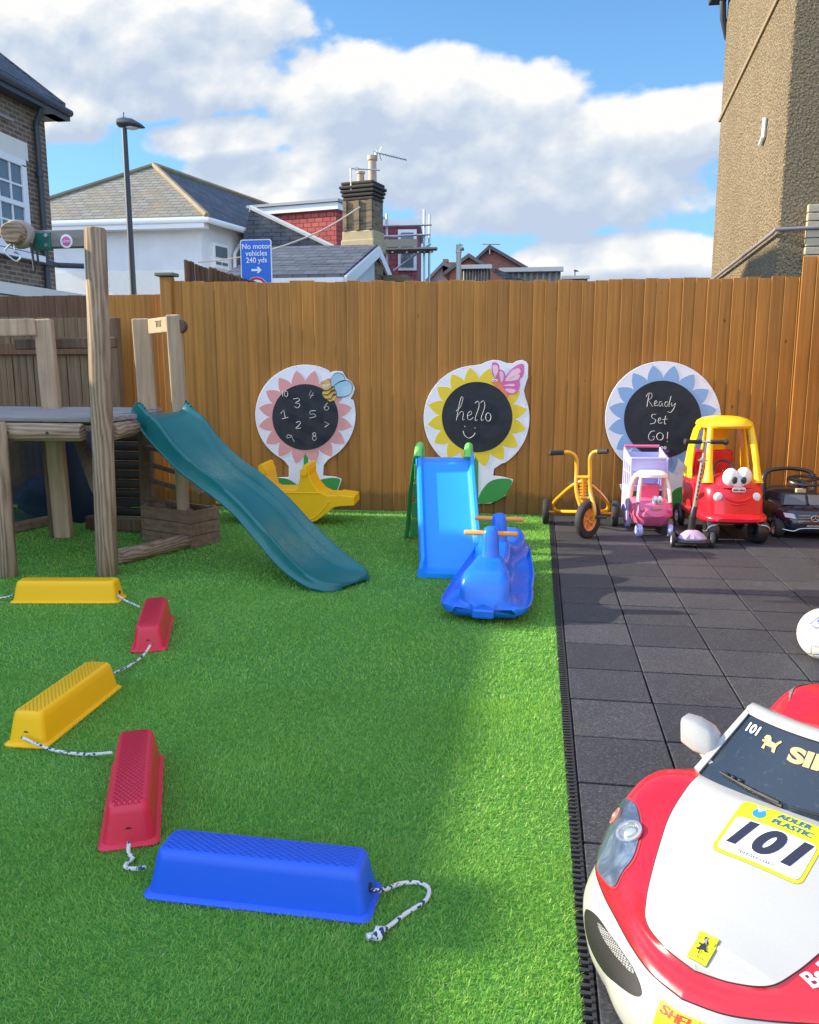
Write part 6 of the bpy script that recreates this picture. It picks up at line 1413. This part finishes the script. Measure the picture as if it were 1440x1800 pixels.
# ------------------------------------------------------------------ big ride-on racing car (foreground right)
CO = Vector((.471, 1.588, 0)); ca = Vector((.59, .808, 0)).normalized(); cbv = Vector((-ca.y, ca.x, 0))
car = empty('ride_on_car', CO, 'large red and white ride-on racing car numbered 101 in the foreground', 'toy car')
def K(a, b, z): p = CO + ca * a + cbv * b; return (p.x, p.y, z)
# half rings (a, b, z): from the nose centre round the visible side to the tail centre
RG = {
 'low':  [(-.355, 0, .035), (-.345, .06, .035), (-.315, .11, .035), (-.275, .16, .035), (-.225, .235, .035), (-.165, .285, .035), (-.09, .315, .035), (.0, .33, .035), (.15, .335, .035), (.35, .335, .035), (.6, .335, .04), (.85, .32, .05), (.95, .2, .06), (.97, 0, .06)],
 'lip':  [(-.372, 0, .07), (-.36, .07, .07), (-.325, .135, .07), (-.278, .19, .07), (-.222, .26, .07), (-.155, .31, .07), (-.08, .34, .07), (.0, .352, .07), (.15, .36, .07), (.35, .35, .07), (.6, .352, .08), (.86, .335, .09), (.97, .2, .1), (.99, 0, .1)],
 'bump': [(-.375, 0, .125), (-.36, .075, .125), (-.322, .14, .125), (-.274, .20, .125), (-.215, .27, .125), (-.145, .325, .125), (-.07, .352, .125), (.0, .362, .125), (.15, .37, .13), (.35, .355, .13), (.6, .362, .15), (.86, .345, .16), (.97, .2, .18), (.99, 0, .18)],
 'rw':   [(-.345, 0, .185), (-.330, .065, .187), (-.296, .125, .19), (-.25, .185, .192), (-.20, .245, .192), (-.138, .302, .188), (-.075, .335, .178), (.0, .358, .165), (.15, .368, .18), (.35, .35, .19), (.6, .335, .18), (.86, .325, .19), (.95, .2, .2), (.97, 0, .2)],
 'mid':  [(-.325, 0, .203), (-.312, .06, .205), (-.280, .12, .210), (-.235, .178, .215), (-.185, .238, .218), (-.115, .292, .225), (-.055, .326, .228), (.03, .347, .245), (.15, .352, .262), (.33, .315, .245), (.6, .305, .25), (.84, .30, .27), (.92, .18, .28), (.94, 0, .28)],
 'fend': [(-.312, 0, .210), (-.300, .06, .213), (-.268, .12, .220), (-.222, .172, .228), (-.165, .222, .246), (-.095, .262, .272), (-.03, .294, .290), (.05, .315, .305), (.15, .312, .312), (.30, .27, .29), (.6, .255, .325), (.80, .255, .345), (.88, .15, .34), (.90, 0, .34)],
 'hood': [(-.303, 0, .215), (-.293, .06, .221), (-.268, .112, .230), (-.225, .138, .245), (-.165, .160, .266), (-.09, .183, .290), (-.02, .202, .308), (.06, .213, .325), (.135, .215, .338), (.28, .215, .32), (.56, .205, .35), (.74, .205, .385), (.82, .12, .38), (.84, 0, .37)],
}
names = ['low', 'lip', 'bump', 'rw', 'mid', 'fend', 'hood']
NS = 12
def full_ring(nm):
    h = cr(RG[nm], NS)                       # identical parameterisation for every ring
    right = [Vector((p.x, -p.y, p.z)) for p in h[::-1][1:-1]]
    return h + right
FR = {n_: full_ring(n_) for n_ in names}
NR = len(FR['low'])
def between(A, B, C, D, m):                   # catmull-rom across rings
    out = []
    for k in range(m):
        t = k / m; out.append([0.5 * ((2 * p1) + (p2 - p0) * t + (2 * p0 - 5 * p1 + 4 * p2 - p3) * t * t + (3 * p1 - p0 - 3 * p2 + p3) * t ** 3) for p0, p1, p2, p3 in zip(A, B, C, D)])
    return out
def span(i, j, m=6):
    L = [FR[n_] for n_ in names]; out = []
    for q in range(i, j):
        out += between(L[max(q - 1, 0)], L[q], L[q + 1], L[min(q + 2, len(L) - 1)], m)
    return out + [L[j]]
def carloft(rings, name, mat_, parent, keep=None, autosm=60, solid=0):
    mb = MB(); R2 = [[K(*p) for p in r_] for r_ in rings]; n = len(R2[0])
    vs = [p for r_ in R2 for p in r_]; fs = []
    for i in range(len(R2) - 1):
        for j in range(n):
            k = (j + 1) % n
            if keep and not keep((rings[i][j] + rings[i + 1][k]) / 2): continue
            fs.append((i * n + j, i * n + k, (i + 1) * n + k, (i + 1) * n + j))
    mb.add(vs, fs, True); return mb.build(name, mat_, parent, autosm=autosm)
# air intake outline in ring space: cut from the bumper between these a-values
def intake(p): return 0
bmp = carloft(span(0, 3, 8), 'bumper', M['carwhite'], car)
redb = carloft(span(3, 6, 8), 'wing_panel', M['carred'], car)
# bonnet: white skin inside the hood ring
hood = FR['hood']; HR = []
def zc(a): return .228 + (.345 - .228) * max(0, min(1, (a + .30) / .41)) ** .9 + .006
H = cr(RG['hood'], NS)
rows = []
for i, p in enumerate(H):
    if p.x > .16: break
    b_ = p.y
    rows.append((p.x, b_, p.z))
mb = MB(); nb = 28; vs = []; fs = []
for (a, b_, z) in rows:
    for k in range(nb + 1):
        t = -1 + 2 * k / nb; cz = zc(a); crown = (cz - z) * (1 - t * t)
        ac = a - (.0 if a < -.2 else .045 * (1 - t * t) * max(0, (a + .2) / .34))      # rear edge curves towards the nose in the middle
        zz = z + crown if a > -.26 else z + crown * .6
        vs.append(K(ac, b_ * t, zz + .002))
for i in range(len(rows) - 1):
    for k in range(nb): fs.append((i * (nb + 1) + k, i * (nb + 1) + k + 1, (i + 1) * (nb + 1) + k + 1, (i + 1) * (nb + 1) + k))
mb.add(vs, fs, True); hd = mb.build('bonnet', M['carwhite'], car, autosm=60)
def hoodz(a, b):                                  # height of the bonnet skin
    best = None
    a_s = a
    for _ in range(3):
        z = None
        for p, q in zip(rows, rows[1:]):
            if p[0] <= a_s <= q[0]:
                t = (a_s - p[0]) / max(1e-9, q[0] - p[0]); bb = p[1] + (q[1] - p[1]) * t; zz = p[2] + (q[2] - p[2]) * t
                u = max(-1, min(1, b / max(bb, 1e-6))); z = zz + (zc(a_s) - zz) * (1 - u * u) * (1 if a_s > -.26 else .6)
                sh = 0 if a_s < -.2 else .045 * (1 - u * u) * max(0, (a_s + .2) / .34); a_s = a + sh; break
        if z is None: z = rows[-1][2] if a_s > 0 else rows[0][2]
        best = z
    return best + .002
# dark cowl filling the gap behind the bonnet
mb = MB(); pts = []
cw = []
for k in range(25):
    t = -1 + 2 * k / 24; a0_ = rows[-1][0] - .045 * (1 - t * t) * max(0, (rows[-1][0] + .2) / .34) - .012; cw.append((a0_, rows[-1][1] * t, zc(.12) * (1 - t * t) + rows[-1][2] * t * t - .004))
mb.loft([[K(*p) for p in cw], [K(p[0] + .05, p[1], p[2] + .012) for p in cw], [K(p[0] + .09, p[1] * 1.0, p[2] + .02) for p in cw]], closed=False, caps=False); mb.build('cowl', M['glassdark'], car)
# windscreen
def wsp(t, s_):       # t across -1..1, s_ up 0..1
    a = .125 + .045 * t * t - .03 + s_ * .155 - .012 * (1 - t * t) * s_; b = (.217 - .041 * s_) * t; z = .350 - .008 * t * t + s_ * .107
    return (a, b, z)
mb = MB(); mb.loft([[K(*wsp(-1 + 2 * k / 24, j / 8)) for k in range(25)] for j in range(9)], closed=False, caps=False); ws = mb.build('windscreen', M['glassdark'], car)
# pillars and header frame
def wo(t, s_, o=0.0, dz=0): a, b, z = wsp(t, s_); return (a + o, b, z + dz)
for sg_ in (-1, 1):
    mb = MB(); P0 = []
    for j in range(9):
        s_ = j / 8; a, b, z = wsp(sg_, s_); w_ = .020 - .006 * s_
        P0.append([K(a - .004, b - sg_ * .002, z + .006), K(a + .002, b + sg_ * w_ * .6, z + .010), K(a + .02, b + sg_ * w_, z - .002), K(a + .035, b + sg_ * w_ * .9, z - .025), K(a + .02, b, z - .02)])
    mb.loft(P0, closed=True, caps=True); mb.build('screen_pillar', M['carwhite'], car, autosm=60)
mb = MB(); P0 = []
for k in range(25):
    t = -1.06 + 2.12 * k / 24; a, b, z = wsp(t, 1)
    P0.append([K(a - .003, b, z + .003), K(a + .006, b, z + .013), K(a + .032, b * .99, z + .016), K(a + .058, b * .98, z + .008), K(a + .066, b * .98, z - .012), K(a + .02, b, z - .014)])
mb.loft(P0, closed=True, caps=True); mb.build('header_rail', M['carwhite'], car, autosm=60)
M['wiper'] = flat('wiper_black', (.008, .008, .009), .6)
for (b0, b1, sgn) in ((.165, .022, 1), (.0, -.15, 1)):
    mb = MB(); L_ = []
    for k in range(9):
        t = k / 8; b = b0 + (b1 - b0) * t; s_ = .05 + (.07 * (1 - t) if b0 > .1 else .06 * t); a, bb, z = wsp(b / .21, s_); L_.append(K(a - .004, bb, z + .008))
    mb.tube(L_, [.0026 + .0022 * (k == 4) + .002 * (k > 5) for k in range(9)], 6); mb.tube([L_[3], tuple(Vector(L_[8]) + Vector((.004, -.006, -.004)))], .0042, 6); mb.build('wiper', M['wiper'], car)
    mb = MB()
    for k in range(3):
        i0 = .62 + .12 * k if b0 < .1 else .10 + .12 * k; b = b0 + (b1 - b0) * i0; a, bb, z = wsp(b / .21, .13); mb.ell(K(a, bb, z + .006), (.006, .006, .004), 8, 6)
    mb.build('wiper_vent', M['black'], car)
# mirror
mm_ = [(.165, .262, .405), (.172, .268, .43), (.18, .272, .45)]
def bbox(c, da, db_, dz, name, mat_, rot=0, bev=.01):
    mb = MB(); M_ = frame(K(*c), (ca * math.cos(rot) + cbv * math.sin(rot)), (cbv * math.cos(rot) - ca * math.sin(rot))); mb.box((0, 0, 0), (da, db_, dz), M_); return mb.build(name, mat_, car, bevel=bev, seg=4)
for sg_ in (-1, 1):
    rr_ = []
    c0 = Vector((.205, sg_ * .246, .375)); 
    for t, w_, h_ in ((-.5, .022, .016), (-.44, .036, .026), (-.1, .04, .031), (.3, .035, .028), (.46, .026, .02), (.5, .012, .01)):
        ctr = c0 + Vector((.012 * t, -sg_ * t * .082, .028 - .022 * t + .0)); ring = []
        for k in range(20):
            u = 2 * PI * k / 20; cu, su = math.cos(u), math.sin(u); cu = math.copysign(abs(cu) ** .4, cu); su = math.copysign(abs(su) ** .4, su)
            ring.append(K(ctr.x + w_ * .72 * cu + .25 * h_ * su, ctr.y + .2 * sg_ * h_ * su, ctr.z + h_ * 1.08 * su))
        rr_.append(ring)
    mb = MB(); mb.loft(rr_); mo_ = mb.build('mirror', M['carwhite'], car)
    mb = MB()
    for d_ in (-.008, .016): mb.tube([K(.20 + d_, sg_ * .24, .375), K(.19 + d_, sg_ * .215, .36), K(.18 + d_, sg_ * .20, .355)], [.008, .009, .012], 8)
    mb.build('mirror_arm', M['carwhite'], mo_)
# side / interior and tail
def ringpt(nm, i): return FR[nm][i]
mb = MB(); half = [p for p in FR['hood'] if p.x > .15]
# cockpit opening: inner wall going down from the sill to a floor
Hh = cr(RG['hood'], NS); seg = [p for p in Hh if .16 <= p.x <= .58]
L1 = [K(p.x, p.y, p.z) for p in seg] + [K(p.x, -p.y, p.z) for p in seg[::-1]]; L2 = [K(p.x, p.y * .9, .16) for p in seg] + [K(p.x, -p.y * .9, .16) for p in seg[::-1]]
L1b = [tuple(Vector(p) + Vector((0, 0, -.03))) for p in L1]
mb.loft([L1, L1b, L2], closed=False, caps=False); mb.add(L2, [tuple(range(len(L2)))]); mb.build('cockpit_tub', M['black'], car)
tail = [p for p in Hh if p.x >= .55]
mb = MB(); nb = 16; vs = []; fs = []
for p in tail:
    for k in range(nb + 1): t = -1 + 2 * k / nb; vs.append(K(p.x, p.y * t, p.z + .012 * (1 - t * t)))
for i in range(len(tail) - 1):
    for k in range(nb): fs.append((i * (nb + 1) + k, i * (nb + 1) + k + 1, (i + 1) * (nb + 1) + k + 1, (i + 1) * (nb + 1) + k))
mb.add(vs, fs, True); mb.build('rear_deck', M['carred'], car)
p = tail[0]; mb = MB(); mb.loft([[K(p.x, p.y * t, p.z + .012 * (1 - t * t)) for t in [-1 + 2 * k / 16 for k in range(17)]], [K(p.x - .03, p.y * t * .95, .30) for t in [-1 + 2 * k / 16 for k in range(17)]], [K(p.x - .02, p.y * t * .95, .18) for t in [-1 + 2 * k / 16 for k in range(17)]]], closed=False, caps=False); mb.build('seat_back', M['carred'], car)
# mesh vents on the haunches
def surf(u, v_):                                   # body surface: u in ring index (float), v along ring index
    i = int(u); f_ = u - i; L = [FR[n_] for n_ in names]; j = math.floor(v_); g_ = v_ - j; j %= NR
    A, B, C, D = L[max(i - 1, 0)], L[i], L[min(i + 1, 6)], L[min(i + 2, 6)]
    def at(X): return X[j].lerp(X[(j + 1) % NR], g_)
    p0, p1, p2, p3 = at(A), at(B), at(C), at(D)
    return 0.5 * ((2 * p1) + (p2 - p0) * f_ + (2 * p0 - 5 * p1 + 4 * p2 - p3) * f_ ** 2 + (3 * p1 - p0 - 3 * p2 + p3) * f_ ** 3)
def nrm_at(u, v_):
    e = .08; a = surf(min(u + e, 5.99), v_) - surf(max(u - e, 0), v_); b_ = surf(u, v_ + e * 3) - surf(u, v_ - e * 3)
    n = a.cross(b_).normalized()
    c_ = Vector((.2, 0, .1)); 
    if n.dot(surf(u, v_) - c_) < 0: n = -n
    return n
def patch(poly_uv, lift, name, mat_, parent, res=26, dome=0.0, flatten=False):
    """panel following the body surface; poly_uv closed outline in (u, v)"""
    cu = sum(p[0] for p in poly_uv) / len(poly_uv); cv = sum(p[1] for p in poly_uv) / len(poly_uv)
    out = [(p.x, p.y) for p in cr([(a, b_, 0) for a, b_ in poly_uv], 5, True)]
    vs = []; rr_ = 8
    for k in range(rr_ + 1):
        t = 1 - k / rr_ * .999
        for (a, b_) in out:
            u, v_ = cu + (a - cu) * t, cv + (b_ - cv) * t; p = surf(u, v_) + nrm_at(u, v_) * (lift + dome * (1 - t * t)); vs.append(K(*p))
    n = len(out); fs = [(k * n + j, k * n + (j + 1) % n, (k + 1) * n + (j + 1) % n, (k + 1) * n + j) for k in range(rr_) for j in range(n)]
    mb = MB(); mb.add(vs, fs, True); return mb.build(name, mat_, parent, autosm=70)
def find_uv(px, py, ulo=0, uhi=6.0, vhi=None):
    best = None
    vhi = vhi or 8 * NS
    d = ray(px, py); d.normalize()
    u = ulo
    while u < uhi:
        for vi in range(0, int(vhi) * 2):
            v_ = vi / 2; p = surf(min(u, 5.99), v_); w_ = Vector(K(*p)) - _C; dist = (w_ - d * w_.dot(d)).length
            if w_.dot(d) > 0 and (best is None or dist + w_.length * .02 < best[0]): best = (dist + w_.length * .02, u, v_)
        u += .1
    _, bu, bv = best
    for su_, sv_ in ((.05, .25), (.02, .1), (.008, .04)):
        c = []
        for i in range(-3, 4):
            for j in range(-3, 4):
                uu, vv = min(5.99, max(0, bu + i * su_)), bv + j * sv_; p = surf(uu, vv); w_ = Vector(K(*p)) - _C; c.append(((w_ - d * w_.dot(d)).length, uu, vv))
        _, bu, bv = min(c)
    return bu, bv
# headlight outline (taken on the wing between 'rw' and 'hood' rings)
hl = [find_uv(*q, 3.1, 5.95) for q in ((1072, 1560), (1050, 1530), (1052, 1470), (1070, 1425), (1092, 1404), (1115, 1408), (1128, 1432), (1129, 1475), (1110, 1522), (1088, 1556))]
rim = patch(hl, .0012, 'headlight_surround', flat('lamp_gasket', (.35, .03, .04), .4), car)
cu = sum(p[0] for p in hl) / len(hl); cv = sum(p[1] for p in hl) / len(hl); hl2 = [(cu + (a - cu) * .93, cv + (b_ - cv) * .96) for a, b_ in hl]
m, nt2, b = newmat('lamp_bowl'); _v = coords(nt2, (1, 1, 1), 'World'); _n = noise(nt2, _v, 14, 4, .6, .8)
nt2.links.new(ramp(nt2, _n, [(.34, (.07, .10, .16)), (.56, (.14, .20, .30)), (.70, (.30, .38, .48))]), b.inputs['Base Color']); b.inputs['Roughness'].default_value = .22; b.inputs['Metallic'].default_value = .35
hlo = patch(hl2, .003, 'headlight', m, car, dome=.0)
for q, r_ in (((1108, 1465), .029), ((1086, 1437), .020)):
    u, v_ = find_uv(*q, 3.1, 5.95); p = surf(u, v_); n = nrm_at(u, v_); c = Vector(K(*p)); nw = (Vector(K(*(p + n))) - c).normalized(); M_ = frame(c + nw * .002, nw.orthogonal(), nw.cross(nw.orthogonal()))
    if (M_.to_3x3() @ Vector((0, 0, 1))).dot(nw) < 0: M_ = M_ @ Matrix.Rotation(PI, 4, 'X')
    mb = MB(); mb.lathe([(r_, 0), (r_ * 1.0, .006), (r_ * .8, .007), (r_ * .7, .002), (r_ * .55, .001), (r_ * .5, .006), (r_ * .25, .010), (.0, .011)], 24, M_); mb.build('lamp_reflector', flat('chrome_ring', (.7, .7, .68), .18, .8) if r_ > .02 else flat('amber_lens', (.45, .22, .16), .3), hlo)
m, nt2, b = newmat('clear_lamp_cover'); b.inputs['Base Color'].default_value = (.05, .06, .08, 1); b.inputs['Roughness'].default_value = .06; b.inputs['Alpha'].default_value = .16; b.inputs['Specular IOR Level'].default_value = .8
sc_m = m
patch(hl2, .0045, 'lamp_cover', sc_m, hlo, dome=.009)
# front air intakes, recessed look from a dark panel with a grille
ik = [find_uv(*q, 0.2, 2.9) for q in ((1030, 1600), (1031, 1640), (1050, 1690), (1085, 1730), (1120, 1752), (1128, 1738), (1112, 1700), (1080, 1655), (1050, 1610))]
io = patch(ik, .0012, 'air_intake', flat('intake_black', (.006, .006, .007), .6), car)
ik2 = [find_uv(*q, 0.2, 2.9) for q in ((1053, 1622), (1062, 1650), (1090, 1688), (1114, 1712), (1110, 1696), (1080, 1652))]
m, nt2, b = newmat('intake_mesh'); v = coords(nt2); ck_ = nd(nt2, 'ShaderNodeTexChecker'); ck_.inputs['Scale'].default_value = 330; ck_.inputs['Color1'].default_value = (.03, .03, .03, 1); ck_.inputs['Color2'].default_value = (.32, .32, .32, 1); nt2.links.new(v, ck_.inputs['Vector']); nt2.links.new(ck_.outputs[0], b.inputs['Base Color']); b.inputs['Roughness'].default_value = .4
patch(ik2, .0022, 'grille_mesh', m, io)
def mirror_v(poly): return [(a, NR - b_) for a, b_ in poly]
vm = [find_uv(*q, 3.5, 5.95, 12.9 * NS) for q in ((1388, 1235), (1393, 1215), (1408, 1203), (1424, 1204), (1421, 1212), (1405, 1226))]
patch(vm, .002, 'haunch_vent', m, car)
# wheels
for a in (.13, .74):
    for sg_ in (-1, 1): wheel(car, K(a, sg_ * .325, .085), cbv, .085, .075, M['rubber'], M['steel'], .6, 5)

# race plate and badges on the bonnet
def drape_fn(a0, b0, ux, uy, lift):      # local text (x right as read, y up) -> bonnet
    def f(co):
        a = a0 + ux[0] * co.x + uy[0] * co.y; b = b0 + ux[1] * co.x + uy[1] * co.y; return Vector(K(a, b, hoodz(a, b) + lift + co.z))
    return f
PA, PB = .004, -.0; UX = (0.0, -1.0); UY = (1.0, 0.0)      # reader stands at the nose: right = -b, up = +a
def drape_poly(poly, name, mat_, parent, lift, cx=PA, cb_=PB, n=14):
    P = [(p[0], p[1]) for p in poly]; ccx = sum(p[0] for p in P) / len(P); ccy = sum(p[1] for p in P) / len(P); P = [(q.x, q.y) for q in resample([(x, y, 0) for x, y in P], 96, True)]
    f = drape_fn(cx, cb_, UX, UY, lift); vs = []; rr_ = 10
    for k in range(rr_ + 1):
        t = 1 - k / rr_ * .999
        for x, y in P: vs.append(f(Vector((ccx + (x - ccx) * t, ccy + (y - ccy) * t, 0))))
    m_ = len(P); mb = MB(); mb.add(vs, [(k * m_ + j, k * m_ + (j + 1) % m_, (k + 1) * m_ + (j + 1) % m_, (k + 1) * m_ + j) for k in range(rr_) for j in range(m_)], True); return mb.build(name, mat_, parent)
ye = flat('sticker_yellow', (.82, .76, .01), .35, 0, .02); wt_ = flat('sticker_white', (.76, .76, .74), .35, 0, .02); dk = flat('sticker_navy', (.022, .024, .045), .4, 0, .05); ol = flat('sticker_line', (.16, .17, .02), .4)
PWd, PHt = .172, .152
pl0_ = drape_poly(rrect(PWd + .002, PHt + .002, .016), 'race_plate', ol, hd, .0006)
drape_poly(rrect(PWd, PHt, .015), 'plate_yellow', ye, pl0_, .0010)
drape_poly([(x, y - .021) for x, y, _ in rrect(PWd - .012, PHt - .054, .010)], 'plate_line', ol, pl0_, .0014)
drape_poly([(x, y - .021) for x, y, _ in rrect(PWd - .014, PHt - .056, .010)], 'plate_white', wt_, pl0_, .0018)
def dtext(s_, size, x, y, name, mat_, lift, shear=0, bold=0, sx=1.0, space=1.0, parent=None, align='CENTER', lines=1.0):
    f = drape_fn(PA, PB, UX, UY, lift)
    return text(s_, size, Matrix(), mat_, name, parent or pl0_, extrude=0, shear=shear, bold=bold, sx=sx, space=space, align=align, lines=lines, drape=lambda co: f(Vector((co.x + x, co.y + y, 0))))
dtext('101', .088, -.006, -.016, 'race_number', dk, .0028, shear=.28, bold=.0048, space=1.2)
tl2 = flat('sticker_teal', (.02, .12, .22), .4)
dtext('ADLER', .0185, .020, .061, 'plate_lettering', tl2, .0026, bold=.0006, sx=1.15, shear=.15)
dtext('PLASTIC', .0185, .022, .043, 'plate_lettering', tl2, .0026, bold=.0006, sx=1.15, shear=.15)
dtext('ferrari.com', .0155, -.004, -.060, 'plate_lettering', flat('sticker_grey', (.06, .06, .07), .5), .0045)
drape_poly([(x * .013 - .045, y * .013 + .050) for x, y in ell2(0, 0, 1, n=24)], 'globe_emblem', flat('sticker_blue', (.03, .22, .60), .4), pl0_, .0022)
drape_poly([(-.058, .073), (-.048, .062), (-.040, .066), (-.030, .070), (-.040, .058), (-.047, .052)], 'bird_emblem', flat('sticker_ltblue', (.35, .55, .75), .4), pl0_, .0026)
def bpoly(poly, name, mat_, parent, lift): return drape_poly([(x, y - .278) for x, y in poly], name, mat_, parent, lift)
bdg = bpoly([(x, y) for x, y, _ in rrect(.036, .050, .002)], 'maker_badge', ol, hd, .0026)
bpoly([(x, y) for x, y, _ in rrect(.034, .048, .002)], 'badge_yellow', ye, bdg, .0031)
horse = [(-.004, -.014), (-.001, -.012), (-.003, -.006), (.001, -.003), (.006, -.007), (.010, -.004), (.006, -.002), (.004, .002), (.002, .006), (.004, .010), (.001, .015), (-.004, .014), (-.006, .010), (-.003, .009), (-.004, .005), (-.010, .006), (-.011, .003), (-.006, .002), (-.007, -.003), (-.011, -.006), (-.008, -.008), (-.004, -.005)]
f = drape_fn(PA, PB, UX, UY, .0055); mb = MB(); mb.add([f(Vector((x * 1.0, y * 1.05 - .277, 0))) for x, y in horse] + [f(Vector((x * 1.0, y * 1.05 - .277, .0004))) for x, y in horse], [tuple(range(len(horse))), tuple(range(2 * len(horse) - 1, len(horse) - 1, -1))]); mb.build('horse_emblem', dk, bdg)
dtext('FERRARI', .0062, 0, -.297, 'badge_lettering', dk, .005, parent=bdg)
# windscreen stickers
def wdrape(s0_, lift=.0015):
    def f(co):
        x, y = co.x, co.y; s_ = s0_ + y / .20; a, b, z = wsp(-x / (.214 - .058 * s_), s_); return Vector(K(a - lift * .6, b, z + lift))
    return f
def wtext(s_, size, x, s0_, name, mat_, **kw):
    f = wdrape(s0_); return text(s_, size, Matrix(), mat_, name, ws, extrude=0, drape=lambda co: f(Vector((co.x + x, co.y, 0))), **kw)
wtext('101', .036, -.134, .84, 'screen_number', wt_, shear=.25, bold=.001, sx=.72, space=.95)
gd = flat('sticker_gold', (.66, .40, .18), .4)
wtext('SIM', .056, .005, .72, 'screen_lettering', gd, bold=.0028, sx=1.15)
lion = [(-.016, -.018), (-.010, -.018), (-.010, -.008), (.004, -.008), (.006, -.018), (.012, -.018), (.011, -.004), (.014, .006), (.018, .012), (.016, .016), (.011, .010), (.008, .004), (-.002, .006), (-.004, .014), (-.008, .018), (-.015, .016), (-.018, .008), (-.014, .004), (-.020, .002), (-.019, -.002), (-.013, -.002)]
f = wdrape(.76); mb = MB(); L_ = [(x * 1.05 - .083, y * 1.1) for x, y in lion]
mb.add([f(Vector((x, y, 0))) for x, y in L_], [tuple(range(len(L_)))]); mb.build('lion_emblem', gd, ws, fixn=False, solid=.0006)
# fuel-logo sticker low on the nose and white script on the wing
u, v_ = find_uv(1222, 1776, 0.5, 2.95)
def surftext(s_, size, u0, v0, name, mat_, parent, lift=.003, flip=-1, **kw):
    dv = (surf(u0, v0 + 1) - surf(u0, v0)).length; du = (surf(min(5.99, u0 + .3), v0) - surf(u0, v0)).length / .3
    def f(co):
        uu = min(5.99, max(0, u0 + co.y / du)); vv = v0 + flip * co.x / dv
        q = surf(uu, vv); n = nrm_at(uu, vv)
        return Vector(K(*(q + n * lift)))
    return text(s_, size, Matrix(), mat_, name, parent, extrude=0, drape=f, **kw)
def surfrect(w_, h_, u0, v0, name, mat_, parent, lift):
    dv = (surf(u0, v0 + 1) - surf(u0, v0)).length; du = (surf(min(5.99, u0 + .3), v0) - surf(u0, v0)).length / .3; vs = []; n = 10
    for j in range(n + 1):
        for i in range(n + 1):
            uu = min(5.99, max(0, u0 + (j / n - .5) * h_ / du)); vv = v0 - (i / n - .5) * w_ / dv; vs.append(K(*(surf(uu, vv) + nrm_at(uu, vv) * lift)))
    mb = MB(); mb.add(vs, [(j * (n + 1) + i, j * (n + 1) + i + 1, (j + 1) * (n + 1) + i + 1, (j + 1) * (n + 1) + i) for j in range(n) for i in range(n)], True); return mb.build(name, mat_, parent)
u -= .32
st_p = surfrect(.058, .045, u - .2, v_, 'fuel_sticker', ye, bmp, .0022)
surftext('SHELL', .020, u - .05, v_, 'sticker_lettering', flat('sticker_red', (.68, .04, .02), .4), st_p, lift=.0036, bold=.0006, shear=.2)
u, v_ = find_uv(1415, 1728, 3.2, 5.95, 12.9 * NS * 2)
bt_ = surftext('BaByl', .036, u, v_, 'wing_lettering', wt_, redb, lift=.0025, flip=-1, bold=.001, shear=.1, align='LEFT')
# panel gaps and moulding seams
seam = flat('panel_gap', (.03, .008, .008), .7)
for nm, nmo in (('hood', 'bonnet_gap'), ('rw', 'bumper_gap')):
    L_ = [K(p.x, p.y, p.z + .0012) for p in FR[nm] if p.x < .16 or nm == 'rw']
    if nm == 'hood':
        l1 = [p for p in FR[nm][:len(FR[nm]) // 2] if p.x < .14]; l2 = [Vector((p.x, -p.y, p.z)) for p in l1[::-1][:-1]]; L_ = [K(p.x, p.y, p.z + .0012) for p in l2 + l1]
        mb = MB(); mb.tube(L_, .0014, 5)
    else: mb = MB(); mb.tube(L_, .0013, 5, closed=True, caps=False)
    mb.build(nmo, seam, car)
for o in bpy.data.objects:
    if '_world' in o: del o['_world']
